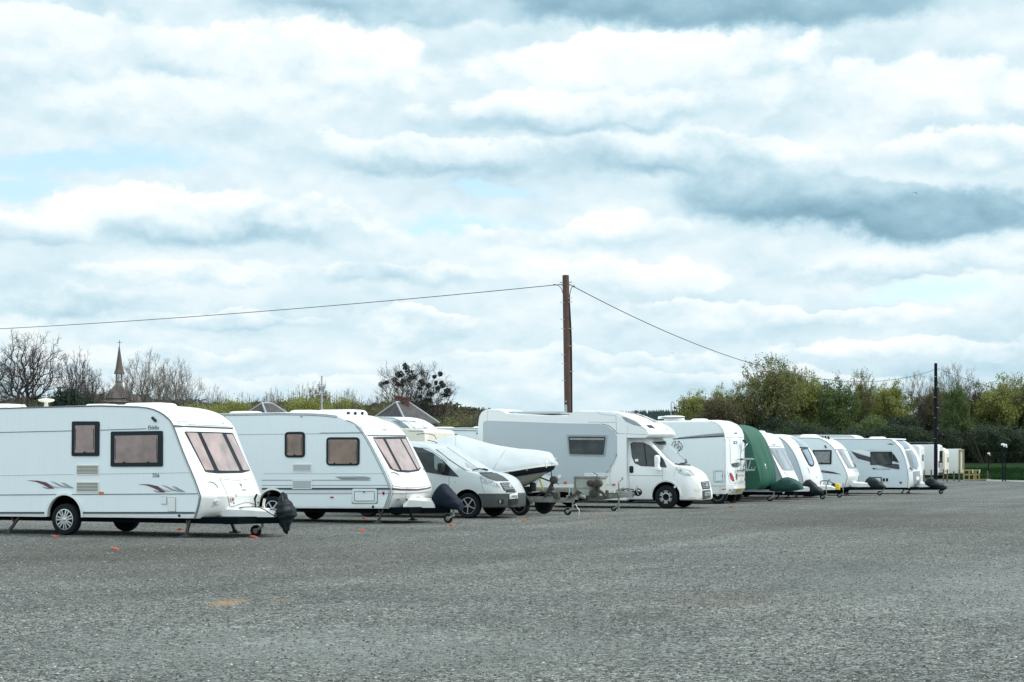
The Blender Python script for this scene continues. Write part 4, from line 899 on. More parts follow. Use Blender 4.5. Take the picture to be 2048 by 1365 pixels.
# ------------------------------------------------------------------ first caravan
A = Veh('caravan', 'nearest white caravan, cut by the left edge, with 556 on its side', 'caravan', 27.6, 130, 2.2)
rail = P(1, 280 * 2.845, 497) and [(280, 814.6), (300, 817.2), (318, 823.5), (335, 835), (346.6, 850.5), (360.5, 888), (374.5, 923), (388.6, 956), (400.3, 989), (401.2, 998), (396.8, 1019), (391, 1037)]
railx = A.S(crom([(260, 813.6)] + rail, 2)[2:]); top = A.S([(200, 812.3), (100, 814.6), (0, 817.4), (-60, 820)]); rear = A.S([(-92, 826), (-104, 842), (-106, 900), (-106, 1032)])
profA = railx[::-1] + top + rear
body = shell(profA, A.hw, bulge=.27, bexp=4, camber=.05, name='body', mats=[M['white']], parent=A.root)
A.setbvh(body)
zt = EH + (920 - 813) / FPX * 34.2
xw, _ = A.S([(130, 1040)])[0]
# side skins
for s in (-1, 1):
    ins = [(x, z) for x, z in profA]; cxx = sum(p[0] for p in ins) / len(ins); czz = sum(p[1] for p in ins) / len(ins)
    mb = MB(); mb.prism([(cxx + (x - cxx) * .988, czz + (z - czz) * .975) for x, z in ins], s * A.hw, s * (A.hw + .006)); mb.build('side_panel', M['side'], A.root, 0)
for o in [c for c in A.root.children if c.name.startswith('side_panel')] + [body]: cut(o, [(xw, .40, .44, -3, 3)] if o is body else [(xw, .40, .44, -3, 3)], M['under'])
A.setbvh(body, *[c for c in A.root.children if c.name.startswith('side_panel')])
mb = MB()
for s in (-1, 1):
    mb.tube([(x, s * (A.hw + .008), z) for x, z in railx], .013, 5); mb.tube([(x, s * (A.hw + .004), z) for x, z in A.S([(280, 814.6), (200, 812.3), (100, 814.6), (0, 817.4), (-60, 820)])], .016, 5)
mb.build('edge_rail', M['seam'], A.root, 40)
mb = MB(); mb.tube([(x - .035, -(A.hw + .012), z - .004) for x, z in railx], .008, 4); mb.build('edge_rail', M['rail'], A.root, 40)
sidewin(A, P(1, 412, 578, 568, 578, 566, 776, 410, 776), M['frame'], M['pink'], 3.5, inner=P(1, 432, 602, 543, 600, 543, 755, 430, 757))
sidewin(A, P(1, 633, 636, 928, 632, 928, 835, 632, 836), M['frame'], M['pink'], 3.5, inner=P(1, 657, 660, 902, 656, 900, 812, 656, 814))
mb = MB(); A.line(mb, P(1, 0, 641, 410, 632), .007, .004); A.line(mb, P(1, 570, 628, 832, 620), .007, .004); A.line(mb, P(1, 0, 997, 1130, 990), .009, .004); mb.build('trim_line', M['seam'], A.root, 0)
mb = MB(); A.line(mb, P(1, 0, 887, 420, 880), .004, .002); A.line(mb, P(1, 570, 878, 1080, 870), .004, .002)
for k in range(7): y = 1005 + k * 12; A.line(mb, P(1, 440 if k > 2 else 400, y, 1100, y), .0025, .001)
mb.build('panel_seam', M['lseam'], A.root, 0)
for a, b in ((-255, 252), (475, 1108)):
    r = A.patch('rub_strip', P(1, a, 1093, b, 1093, b, 1103, a, 1103), M['drail'], .022, .03, 0)
mb = MB(); mb.rbox((0, 0, 0), (.01, .01, .01), .001)
def grille(V, pts, m, slats=7, name='fridge_vent', sm=None):
    f = V.patch(name, pts, m, .018, .03, 1); cx = [p[0] for p in pts]; cy = [p[1] for p in pts]; x0, x1, y0, y1 = min(cx) + 1.4, max(cx) - 1.4, min(cy) + 1.6, max(cy) - 1.6
    mb = MB()
    for k in range(slats): y = lerp(y0, y1, (k + .5) / slats); V.ribbon('', [(x0, y - (y1 - y0) / slats * .28), (x1, y - (y1 - y0) / slats * .28)], [(x0, y + (y1 - y0) / slats * .28), (x1, y + (y1 - y0) / slats * .28)], None, .021, mb=mb)
    mb.build('slats', sm or M['seam'], f, 0, recalc=False); return f
grille(A, P(1, 437, 825, 564, 825, 564, 882, 437, 882), M['cream'], 6); grille(A, P(1, 437, 922, 564, 922, 564, 981, 437, 981), M['cream'], 6)
A.patch('side_light', P(1, 566, 979, 590, 979, 590, 994, 566, 994), M['orange'], .02, .03, .5)
A.patch('service_hatch', P(1, 922, 1008, 950, 1008, 950, 1048, 922, 1048), M['white'], .02, .03, 1.5); A.patch('service_hatch', P(1, 958, 1012, 1000, 1012, 1000, 1090, 958, 1090), M['white'], .02, .03, 1.5)
hs = MB(); A.line(hs, P(1, 922, 1008, 950, 1008, 950, 1048, 922, 1048, 922, 1008), .005, .012); A.line(hs, P(1, 958, 1012, 1000, 1012, 1000, 1090, 958, 1090, 958, 1012), .005, .012); hs.build('hatch_seal', M['seam'], A.root, 0)
A.patch('socket', P(1, 1014, 1108, 1027, 1108, 1027, 1122, 1014, 1122), M['black'], .01, .02, 2)
mb = MB(); A.line(mb, P(1, 868, 556, 890, 578), .03, .02); mb.build('awning_light', M['black'], A.root, 40)
# purple and grey swooshes
for dx, dy in ((0, 0), (633, 21)):
    def Q(*a): return P(1, *[v + (dx if i % 2 == 0 else dy) for i, v in enumerate(a)])
    mb = MB(); A.ribbon('', Q(155, 914, 215, 915, 265, 925, 310, 960), Q(155, 915, 205, 922, 245, 938, 280, 957), None, .008, mb=mb, step=3)
    A.ribbon('', Q(240, 948, 262, 955, 312, 960), Q(250, 956, 270, 961, 312, 961), None, .009, mb=mb, step=3); mb.build('swoosh_decal', M['maroon'], A.root, 0, recalc=False)
    mb = MB(); A.ribbon('', Q(225, 920, 262, 925, 305, 945, 345, 957), Q(235, 924, 262, 935, 300, 955, 330, 957), None, .0065, mb=mb, step=3); mb.build('swoosh_decal', M['lilac'], A.root, 0, recalc=False)
    mb = MB(); A.ribbon('', Q(288, 919, 320, 926, 350, 942, 420, 959), Q(289, 921, 315, 933, 345, 952, 420, 960), None, .010, mb=mb, step=3)
    A.ribbon('', Q(348, 925, 372, 930, 424, 958), Q(350, 928, 366, 939, 390, 955), None, .012, mb=mb, step=3); mb.build('swoosh_decal', M['gstripe'], A.root, 0, recalc=False)
A.text('Elddis', P(1, 874, 624)[0], .115, M['text']); A.text('556', P(1, 888, 896)[0], .115, M['text'])
# front
ft = P(13, 228, 268, 1000, 292, 1285, 900, 1150, 935, 770, 942, 570, 920)
fw = A.patch('front_window', ft, M['frame'], .012, .03, 3, step=4)
for q in (P(13, 262, 292, 430, 296, 700, 900, 560, 892), P(13, 492, 300, 822, 306, 1108, 905, 800, 905, 770, 895), P(13, 888, 318, 990, 318, 1275, 880, 1255, 895, 1165, 895)):
    A.patch('pane', q, M['pinkb'], .020, .012, 2.5, fw, step=3)
mb = MB(); A.line(mb, P(13, 60, 180, 1040, 222), .016, .014); A.line(mb, P(13, 150, 150, 930, 186), .004, .006); mb.build('trim_line', M['seam'], A.root, 0)
mb = MB(); A.line(mb, crom(P(13, 800, 1022, 900, 1038, 1010, 1050, 1130, 1050, 1220, 1038, 1300, 1020), 2), .005, .002); A.line(mb, P(13, 800, 1022, 850, 1130, 900, 1240), .0035, .001)
A.line(mb, crom(P(14, 105, -5, 200, 180, 270, 360, 300, 520, 340, 562, 460, 530, 600, 488, 700, 478, 800, 500, 850, 525), 2), .006, .002); mb.build('locker_seam', M['seam'], A.root, 0)
mb = MB(); A.line(mb, crom(P(13, 615, 1078, 680, 1085, 740, 1130, 768, 1180), 3), .008, .012); A.line(mb, crom(P(13, 1435, 1070, 1475, 1085, 1478, 1130, 1452, 1185), 3), .008, .012); mb.build('grab_handle', M['gstripe'], A.root, 0)
A.patch('marker_lamp', P(14, -30, 430, 30, 410, 110, 430, 140, 450, 90, 500, 20, 525, -30, 500), M['white'], .012, .02, 3)
A.patch('marker_lamp', P(14, -14, 445, 30, 445, 30, 478, -14, 478), M['lamp'], .03, .03, 1.2)
bd = A.patch('round_badge', P(14, 315, 375, 350, 360, 385, 375, 395, 415, 375, 455, 350, 465, 322, 450, 312, 410), M['wtext'], .010, .015, 2)
mb = MB(); A.line(mb, crom(P(14, 318, 380, 350, 366, 382, 382, 390, 415, 372, 450, 350, 460, 324, 444, 316, 410, 318, 380), 2), .004, .014, 2); A.line(mb, P(14, 345, 395, 372, 430), .012, .014, 2); A.line(mb, P(14, 370, 395, 350, 432), .010, .014, 2); mb.build('badge_mark', mat('badge_red', (.45, .04, .06), .5), bd, 0)
for q in ((395, 488), (905, 475)): A.patch('lock', P(14, q[0] - 10, q[1] - 14, q[0] + 10, q[1] - 14, q[0] + 8, q[1] + 14, q[0] - 10, q[1] + 14), M['black'], .012, .02, .5)
A.text('Elddis', P(14, 610, 235)[0], .075, M['gstripe'], shear=.3); mb = MB(); A.line(mb, P(13, 118, 85, 150, 140, 170, 148), .006, .004); A.line(mb, crom(P(13, 140, 112, 170, 100, 190, 118, 215, 102, 240, 120, 262, 100, 285, 122), 2), .006, .004); mb.build('decal_script', M['ltext'], A.root, 0); A.text('556', P(13, 850, 155)[0], .08, M['ltext'])
mb = MB(); A.line(mb, P(14, 510, 85, 545, 95, 560, 140), .012, .006, 2); A.line(mb, P(14, 525, 110, 555, 140), .012, .006, 2); mb.build('emblem', M['gstripe'], A.root, 0)
# roof
def roofx(V, px, y=-.4, py=812): return V.S([(px, py)], y)[0]
x0, z0 = roofx(A, 262, 0, 813); x1, _ = roofx(A, 340, 0, 813); vent(A, 'roof_light', x0, x1, 0, z0 - .06, .12, .7)
x0, z0 = roofx(A, 182, 0); x1, _ = roofx(A, 228, 0); vent(A, 'roof_light', x0, x1, 0, z0 - .05, .08, .5)
x0, z0 = roofx(A, -30, 0, 815); x1, _ = roofx(A, 36, 0, 815); vent(A, 'roof_light', x0, x1, 0, z0 - .04, .10, .7)
x0, z0 = roofx(A, 46, -.6, 815); MB().lathe([(.035, 0), (.035, .07), (.045, .075), (.045, .1), (0, .1)], (x0, -.6, z0 - .04), 'z', 14).build('flue', M['cream'], A.root, 40)
x0, z0 = roofx(A, 92.5, -.2, 814)
MB().lathe([(.09, 0), (.05, .03), (.035, .10), (.045, .12), (.15, .145), (.175, .17), (.16, .19), (.07, .205), (.008, .21), (.005, .31), (0, .31)], (x0, -.2, z0 - .03), 'z', 24).build('television_aerial', M['cream'], A.root, 40)
# wheels, legs, hitch
wheel(A.root, xw, -A.hw + .06, .325, .325, .19, -1, 'spoke', 7); wheel(A.root, xw, A.hw - .12, .325, .325, .19, 1, 'spoke', 7)
arch = MB(); a0 = [(xw + .475 * cos(t), .40 + .475 * sin(t)) for t in np.linspace(-.05, pi + .05, 22)]; a1 = [(xw + .425 * cos(t), .40 + .425 * sin(t)) for t in np.linspace(-.05, pi + .05, 22)]
arch.prism(a0 + a1[::-1], -A.hw - .035, -A.hw + .05); arch.build('wheel_arch', M['white'], A.root, 40)
hx, hz = A.S([(556, 1036)], 0)[0]; fx, fz = A.S([(475, 1030)], -.35)[0]
zb = A.S([(391, 1038)])[0][1]
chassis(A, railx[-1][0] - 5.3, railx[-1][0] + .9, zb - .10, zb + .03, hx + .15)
afr(A, fx - .55, hx, zb + .225, zb + .02, 1.35, .34, M['white'])
jx, jz = A.S([(513, 1050)], 0)[0]; jockey(A, jx, .6, .115)
foot_steady(A, A.S([(365, 1070)])[0][0], -A.hw + .12, zb - .03, -.10); foot_steady(A, A.S([(470, 1062)], A.hw - .2)[0][0], A.hw - .2, zb - .03, .15)
foot_steady(A, A.S([(10, 1050)])[0][0], -A.hw + .12, zb, -.3); foot_steady(A, A.S([(10, 1050)])[0][0], A.hw - .2, zb, -.3)
hb = MB(); p = A.S(P(14, 855, 590, 845, 470, 835, 400, 880, 300), 0); hb.tube([(x, 0, z) for x, z in p], [.014, .016, .024, .02], 8); hb.build('handbrake', M['black'], A.root, 40)
hb = MB(); p = A.S(P(14, 1020, 600, 1025, 480, 1045, 400, 1120, 350, 1132, 300, 1135, 255), .05); hb.tube([(p[0][0], .05, p[0][1]), (p[1][0], .05, p[1][1]), (p[2][0], .05, p[2][1])], .028, 8, 0); hb.tube([(x, .05, z) for x, z in p[2:5]], .008, 6, 1); hb.tube([(x, .05, z) for x, z in p[4:]], .024, 8, 1)
hb.build('jockey_winder', [M['cream'], M['black']], A.root, 40)
hb = MB(); p = crom([(x, -.36, z) for x, z in A.S(P(14, 455, 615, 560, 580, 700, 572, 900, 575, 1050, 635, 1180, 720, 1300, 775), -.36)], 3); hb.tube(p, .010, 6)
p = crom([(x, -.1, z) for x, z in A.S(P(14, 1150, 615, 1240, 625, 1290, 665, 1320, 740), -.1)], 3); hb.tube(p, .012, 6); hb.build('tow_cable', M['black'], A.root, 40)
MB().lathe([(.05, -.05), (.05, .0)], (0, 0, 0), 'x', 10)
# black bag over the coupling
def bag_at(V, name, m, pts, y, D2, label, cat='hitch cover', hw=.22, seed=1, wr=.03, n=18):
    """pts: pairs (px, ytop, ybottom) along the bag"""
    st = []
    for i, (px, yt, yb) in enumerate(pts):
        x, zt_ = V.S([(px, yt)], y)[0]; _, zb_ = V.S([(px, yb)], y)[0]; t = i / (len(pts) - 1); st.append((x, zb_, zt_, hw * (.55 + .9 * sin(pi * min(1, t * .8 + .15)) * .6)))
    x0 = st[0][0]; loc = V.Mw @ Vector((x0, y, 0)); st = [(x - x0, a, b, c) for x, a, b, c in st]
    return cloth(name, m, loc, -R(YAW), st, 0, wrinkle=wr, seed=seed, label=label, cat=cat, n=n)
vbag(A, 'hitch_cover', M['bcloth'], [(985, 564.5, 566.5, .03), (990, 562.5, 571, .10), (998, 560, 575.5, .16), (1007, 555, 583, .22), (1013, 552.5, 587, .25), (1022, 553.5, 590.5, .27), (1030, 555, 591, .26), (1037, 556.5, 586, .22), (1046, 558.5, 582, .17), (1056, 564, 580, .12), (1063, 569, 577, .07), (1068.5, 573, 574.5, .02)], 'torn glossy black bag hanging over the coupling of the nearest caravan', seed=3, wr=.022)

# ------------------------------------------------------------------ second caravan
B = Veh('caravan', 'second white caravan with brown blinds, maroon and grey waist stripes and a square side hatch', 'caravan', 35.5, 755, 2.2)
rail = P(21, 330, 8, 380, 20, 430, 45, 470, 75, 510, 118, 540, 160, 575, 210, 600, 250, 650, 345, 700, 440, 750, 540, 800, 640, 840, 730, 870, 805, 880, 850, 882, 905, 850, 1000, 812, 1100)
railx = B.S(rail); top = B.S([(674, 832.6), (650, 829.6), (620, 828), (560, 826.8), (455, 828.6), (400, 830)]); rear = B.S([(388, 834), (378, 846), (374, 900), (374, 1016)])
profB = railx[::-1] + top + rear
body = shell(profB, B.hw, bulge=.23, bexp=4, camber=.05, name='body', mats=[M['white']], parent=B.root); B.setbvh(body)
xw = B.S([(546, 1030)])[0][0]
for s in (-1, 1):
    cxx = sum(p[0] for p in profB) / len(profB); czz = sum(p[1] for p in profB) / len(profB)
    mb = MB(); mb.prism([(cxx + (x - cxx) * .988, czz + (z - czz) * .975) for x, z in profB], s * B.hw, s * (B.hw + .006)); mb.build('side_panel', M['side'], B.root, 0)
for o in [c for c in B.root.children if c.name.startswith('side_panel')] + [body]: cut(o, [(xw, .38, .43, -3, 3)], M['under'])
B.setbvh(body, *[c for c in B.root.children if c.name.startswith('side_panel')])
mb = MB()
for s in (-1, 1): mb.tube([(x, s * (B.hw + .008), z) for x, z in railx] , .016, 5); mb.tube([(x, s * (B.hw + .006), z) for x, z in top], .016, 5)
mb.build('edge_rail', M['rail'], B.root, 40)
mb = MB(); mb.tube([(x - .05, -B.hw - .01, z - .01) for x, z in railx[3:]], .007, 4); mb.tube([(x + .045, -B.hw + .02, z + .0) for x, z in railx[3:]], .007, 4); mb.tube([(x, -B.hw - .01, z - .04) for x, z in top], .007, 4); mb.build('rail_edge_line', M['seam'], B.root, 0)  # thin dark lines beside the rail
sidewin(B, P(2, 1024, 360, 1195, 358, 1195, 578, 1024, 578), M['frame'], M['brownp'], 8, inner=P(2, 1045, 380, 1176, 380, 1176, 558, 1045, 560))
sidewin(B, P(21, 83, 217, 494, 217, 492, 568, 82, 568), M['frame'], M['brownp'], 8, inner=P(21, 108, 246, 468, 246, 468, 545, 108, 546))
mb = MB(); B.line(mb, P(2, 610, 382, 1700, 370), .006, .003); mb.build('panel_seam', M['lseam'], B.root, 0)
mb = MB(); B.line(mb, P(21, 0, 163, 540, 156), .009, .003); B.line(mb, P(21, -700, 668, 820, 668), .005, .002); B.line(mb, P(21, -600, 1045, 800, 1052), .010, .004); mb.build('panel_seam', M['lseam'], B.root, 0)
grille(B, P(2, 1090, 634, 1252, 632, 1252, 697, 1090, 697), M['white'], 8, sm=M['gstripe']); grille(B, P(2, 1088, 770, 1254, 770, 1254, 847, 1088, 847), M['white'], 8, sm=M['gstripe'])
V_ = B
def band(V, name, m, r, x0, x1, yt, yb, off=.008, x2=None): V.ribbon(name, P(r, x0, yt, x1, yt), P(r, x0, yb, x2 if x2 is not None else x1, yb), m, off)
band(B, 'waist_stripe', M['dstripe'], 21, -720, 878, 845, 868); band(B, 'waist_stripe', M['gstripe'], 21, -720, 630, 745, 754); band(B, 'waist_stripe', M['gstripe'], 21, -720, 872, 810, 818, .007); band(B, 'waist_stripe', M['lilac'], 21, -720, 880, 905, 920); band(B, 'waist_stripe', M['gstripe'], 21, -720, 878, 880, 884, .007)
B.ribbon('name_decal', P(21, 150, 705, 560, 703, 640, 720), P(21, 190, 706, 260, 742, 600, 742), M['gstripe'], .0075); mb = MB(); B.line(mb, P(21, 270, 722, 330, 718, 380, 724, 440, 720), .012, .012); mb.build('decal_script', M['ltext'], B.root, 0)
hs = MB(); B.line(hs, P(21, 402, 860, 402, 1034, 712, 1034, 714, 860, 402, 858), .010, .012); B.line(hs, P(21, 436, 888, 682, 888, 682, 1006, 436, 1006, 436, 888), .006, .034); hs.build('hatch_seal', M['seam'], B.root, 0)
h = B.patch('service_hatch', P(21, 402, 856, 714, 856, 712, 1034, 402, 1034), M['white'], .026, .03, 5); B.patch('hatch_door', P(21, 436, 888, 682, 888, 682, 1006, 436, 1006), M['side'], .029, .012, 3, h); B.patch('handle', P(21, 528, 878, 592, 878, 592, 918, 528, 918), M['white'], .036, .02, 1, h); B.patch('handle', P(21, 545, 886, 568, 886, 568, 903, 545, 903), M['black'], .042, .01, 0, h)
B.patch('side_light', P(21, 132, 953, 170, 953, 170, 970, 132, 970), M['red'], .02, .03, .6); B.patch('side_light', P(21, 778, 893, 802, 893, 800, 934, 780, 934), M['red'], .02, .03, .6)
B.patch('socket', P(21, 648, 1064, 671, 1064, 671, 1096, 648, 1096), M['black'], .02, .03, 2)
B.patch('vent_cap', P(21, -245, -45, -213, -45, -213, -33, -245, -33), M['gstripe'], .015, .03, .5)
fw = B.patch('front_window', P(21, 650, 218, 1058, 212, 1250, 600, 1225, 635, 1090, 656, 960, 645, 870, 610, 780, 450), M['frame'], .012, .03, 2, step=4)
for q in (P(21, 664, 244, 775, 244, 982, 635, 900, 615), P(21, 808, 246, 985, 244, 1190, 620, 1110, 634, 1010, 628), P(21, 1004, 244, 1056, 244, 1240, 590, 1210, 620)): B.patch('pane', q, M['pinkb'], .020, .012, 1.5, fw, step=3)
mb = MB(); B.line(mb, P(21, 590, 196, 1080, 200), .022, .012); mb.build('trim_line', M['gstripe'], B.root, 0)
B.text('SWIFT', P(21, 815, 140)[0], .10, M['ltext'])
B.ribbon('waist_stripe', P(21, 890, 845, 1000, 855, 1210, 860, 1320, 845, 1408, 820), P(21, 890, 870, 1000, 878, 1210, 880, 1320, 862, 1408, 838), M['maroon'], .006, step=4)
B.ribbon('waist_stripe', P(21, 892, 912, 1060, 910, 1250, 898, 1405, 880), P(21, 890, 922, 1060, 920, 1250, 908, 1405, 889), M['lilac'], .006, step=4)
mb = MB(); B.line(mb, P(21, 890, 815, 1000, 834, 1100, 842, 1250, 835, 1395, 808), .006, .004); B.line(mb, P(21, 995, 655, 1045, 740, 1075, 850, 1075, 920, 1050, 1000), .004, .002); B.line(mb, P(21, 870, 1018, 1000, 1010, 1130, 1000), .003, .002)
B.line(mb, crom(P(21, 1140, 1000, 1180, 970, 1215, 958, 1245, 965, 1262, 985), 2), .012, .002); mb.build('locker_seam', M['lseam'], B.root, 0)
mb = MB(); B.line(mb, crom(P(21, 880, 655, 930, 660, 985, 692), 3), .010, .016); B.line(mb, crom(P(21, 1270, 600, 1300, 640), 2), .010, .016); mb.build('grab_handle', M['gstripe'], B.root, 0)
B.patch('marker_lamp', P(21, 945, 975, 985, 975, 980, 1000, 945, 1000), M['lamp'], .01, .02, .6); B.patch('lock', P(21, 1066, 980, 1085, 980, 1083, 1000, 1066, 1000), M['black'], .01, .02, .5)
for (a, b, py, hh, w_) in ((453, 506, 829, .07, .6), (573, 625, 829, .10, .6)):
    x0, z0 = roofx(B, a, -.3, py); x1, _ = roofx(B, b, -.3, py); vent(B, 'roof_light', x0, x1, 0, z0 - .05, hh + .06, w_, M['cream'])
x0, z0 = roofx(B, 641, 0, 831); x1, _ = roofx(B, 724, 0, 831); vent(B, 'roof_light', x0, x1, 0, z0 - .08, .21, .8, M['lilac'] if False else M['white'])
mb = MB()
for k in range(3): x, z = roofx(B, 697 + k * 14, -.46, 832); mb.box((x, -.47, z + .06), (.06, .04, .07), ry=.4)
mb.build('roof_light_clip', M['black'], B.root, 0)
zb = B.S([(770, 1018)])[0][1]; xe = railx[-1][0]; hx, _ = B.S([(890, 1030)], 0)[0]
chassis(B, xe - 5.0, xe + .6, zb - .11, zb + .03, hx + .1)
afr(B, B.S([(815, 1017)], -.3)[0][0], B.S([(876, 1015)], 0)[0][0], zb + .25, zb + .01, 1.1, .4, M['white'])
jx, _ = B.S([(897, 1035)], 0)[0]; jockey(B, jx, .6, .11)
foot_steady(B, B.S([(751, 1046)])[0][0], -B.hw + .12, zb - .03, -.15); foot_steady(B, B.S([(826, 1042)], B.hw - .2)[0][0], B.hw - .2, zb - .03, .15); foot_steady(B, xe - 4.6, -B.hw + .12, zb, .2); foot_steady(B, xe - 4.6, B.hw - .2, zb, .2)
wheel(B.root, xw, -B.hw + .06, .32, .32, .19, -1, 'five', m=M['hub']); wheel(B.root, xw, B.hw - .12, .32, .32, .19, 1, 'five', m=M['hub'])
arch = MB(); arch.prism([(xw + .47 * cos(t), .38 + .47 * sin(t)) for t in np.linspace(-.05, pi + .05, 22)] + [(xw + .42 * cos(t), .38 + .42 * sin(t)) for t in np.linspace(pi + .05, -.05, 22)], -B.hw - .035, -B.hw + .05); arch.build('wheel_arch', M['white'], B.root, 40)
bag_at(B, 'hitch_cover', M['navy'], [(869, 990, 1004), (871, 985, 1014), (877, 976, 1016), (886, 967.5, 1016), (893, 970, 1017), (902, 982, 1019), (911, 993, 1020), (919, 1002, 1020.5), (923, 1008, 1020.5)], 0, 0, 'smooth navy blue cover over the coupling of the second caravan', hw=.21, seed=5, wr=.02)
# ================================================================== the silver van
C = Veh('van', 'silver van with dark grey bumper', 'van', 39.7, 932, 1.9)
tag(C.root, 'silver van with dark grey bumper and bonnet panel beside the second caravan')
cp = C.S([(760, 884), (822, 882.5), (862, 885), (884, 890), (905, 902.5), (930, 919.5), (950, 933.5), (966, 942), (985, 946.5), (1002, 953), (1013, 960.5), (1022, 971), (1029, 980), (1033, 985)], 0)
xn = cp[-1][0] + .06; xr = xn - 4.85; belt = 1.12; st = [(xr, .5, 1.2, .80, 1.0), (xr + .06, .32, 1.75, .90, belt), (xr + .25, .28, 1.90, .94, belt)]
for x in np.linspace(xr + .7, cp[0][0], 6)[:-1]: st.append((x, .27, 1.93, .95, belt))
for x, z in crom(cp, 2):
    d = xn - x; hw = .95 if d > .8 else .95 * (1 - .42 * ((.8 - d) / .8) ** 2.8); st.append((x, .27 + .02 * max(0, 1 - d * 2), z, hw, belt - max(0, .9 - d) * .12))
x, z = cp[-1]; st += [(x + .03, .29, z - .02, .56, .8), (x + .05, .30, z - .05, .53, .75), (x + .06, .34, z - .10, .49, .7)]
cb = loft(st, .20, 'body', [M['vsilver']], C.root)
wx, wz = C.S([(934.8, 1012)])[0]; cut(cb, [(wx, .36, .41, -3, 3), (wx - 3.0, .36, .41, -3, 3)], M['under']); C.setbvh(cb)
for s in (-1, 1):
    for x in (wx, wx - 3.0): wheel(C.root, x, s * (C.hw - .12), .335, .335, .21, s, 'five', m=M['alloy'])
bm = bmesh.new(); bm.from_mesh(cb.data); ztb = C.S(P(22, 1290, 868), 0)[0][1] - .01
for co, no in (((0, 0, ztb), (0, 0, 1)), ((0, 0, .66), (0, 0, 1)), ((wx + .40, 0, 0), (1, 0, 0)), ((wx + .62, 0, 0), (1, 0, -.35))): bmesh.ops.bisect_plane(bm, geom=bm.verts[:] + bm.edges[:] + bm.faces[:], plane_co=co, plane_no=no)
cb.data.materials.append(M['dgrey']); k_ = len(cb.data.materials) - 1
for f_ in bm.faces:
    c_ = f_.calc_center_median()
    if f_.material_index == 0 and ((c_.z < .66 and c_.x > wx + .3) or (c_.z < ztb and c_.x - .35 * c_.z > wx + .62)): f_.material_index = k_
bm.to_mesh(cb.data); bm.free(); C.setbvh(cb)
C.patch('bonnet_panel', P(22, 700, 527, 900, 526, 1000, 545, 1100, 595, 1185, 662, 980, 664, 860, 628, 760, 580), M['dgrey'], .010, .015, 1, step=4)
C.patch('side_window', P(3, 740, 470, 890, 487, 960, 500, 1050, 540, 1140, 605, 1220, 690, 1272, 743, 1160, 733, 1000, 705, 740, 680), M['glass'], .012, .02, 1, step=5)
C.patch('side_window', P(3, 1060, 556, 1112, 586, 1145, 622, 1142, 640, 1098, 645, 1085, 690, 1063, 668), M['screen'], .018, .01, 1, step=3)  # lighter pane painted in for daylight seen through the far window
ws = C.patch('windscreen', P(22, 14, 152, 195, 128, 700, 478, 560, 505, 500, 492, 400, 432, 200, 292), M['pale_screen'], .012, .02, 1, step=4)
C.patch('dark_corner', P(22, 480, 370, 700, 480, 610, 490, 490, 440), M['screen'], .015, .01, 0, ws, step=4)
mb = MB(); C.line(mb, P(22, 14, 155, 200, 296, 400, 436, 500, 496), .006, .012); C.line(mb, P(22, 195, 126, 450, 305, 700, 476), .006, .012); mb.build('windscreen_seal', M['black'], C.root, 0)
mb = MB(); C.line(mb, P(22, 600, 500, 700, 478, 840, 512), .016, .03); C.line(mb, P(22, 720, 492, 790, 488, 850, 508), .014, .04); C.line(mb, P(22, 730, 545, 915, 535), .02, .01); mb.build('wiper', M['black'], C.root, 0)
hl = C.patch('headlight', P(22, 722, 590, 765, 582, 880, 632, 1000, 705, 1060, 770, 900, 735, 760, 695), M['lamp'], .012, .02, 1, step=3)
gr = C.patch('grille', P(22, 1040, 697, 1185, 690, 1285, 815, 1110, 818), M['black'], .018, .03, 1, step=4); mb = MB()
for k in range(4): t = (k + .5) / 4; a = (lerp(1045, 1115, t), lerp(708, 812, t)); b = (lerp(1185, 1280, t), lerp(702, 808, t)); C.ribbon('', P(22, a[0], a[1] - 5, b[0], b[1] - 5), P(22, a[0], a[1] + 5, b[0], b[1] + 5), None, .024, mb=mb)
mb.build('grille_bars', M['gstripe'], gr, 0, recalc=False); C.patch('emblem', P(22, 1172, 730, 1190, 716, 1210, 735, 1218, 770, 1200, 788, 1180, 768), M['alloy'], .034, .02, 1, gr, step=2)
C.patch('grille_gap', P(22, 1130, 828, 1300, 830, 1290, 846, 1150, 846), M['black'], .026, .02, 0, step=4)
pl = C.patch('number_plate', P(22, 1188, 882, 1312, 868, 1312, 940, 1190, 952), M['plate'], .032, .02, .3, step=4); C.text('WK07 JJO', P(22, 1252, 928)[0], .095, M['text'], parent=pl, off=.046, bold=.002)
gl = C.patch('lower_grille', P(22, 1178, 972, 1325, 952, 1320, 1026, 1184, 1048), M['black'], .026, .02, .5, step=4)
mb = MB()
for k in range(3): y = 985 + k * 22; C.ribbon('', P(22, 1182, y + 6, 1322, y - 12), P(22, 1182, y + 12, 1322, y - 6), None, .031, mb=mb)
mb.build('grille_bars', M['dgrey'], gl, 0, recalc=False)
fg = C.patch('fog_lamp', P(22, 1010, 962, 1100, 962, 1095, 1022, 1012, 1015), M['black'], .026, .02, .6, step=3); C.patch('lens', P(22, 1030, 972, 1055, 972, 1052, 1018, 1032, 1015), M['lamp'], .03, .01, 1, fg, step=2)
mb = MB(); C.line(mb, P(3, 1186, 735, 1186, 800, 1180, 850), .005, .002); C.line(mb, P(22, 720, 585, 750, 700, 805, 885), .005, .002); C.line(mb, P(3, 880, 490, 1000, 500, 1100, 560, 1170, 615), .006, .004); mb.build('door_seam', M['seam'], C.root, 0)
C.patch('indicator', P(22, 308, 662, 342, 662, 340, 680, 312, 680), M['lamp'], .01, .02, .4, step=2)
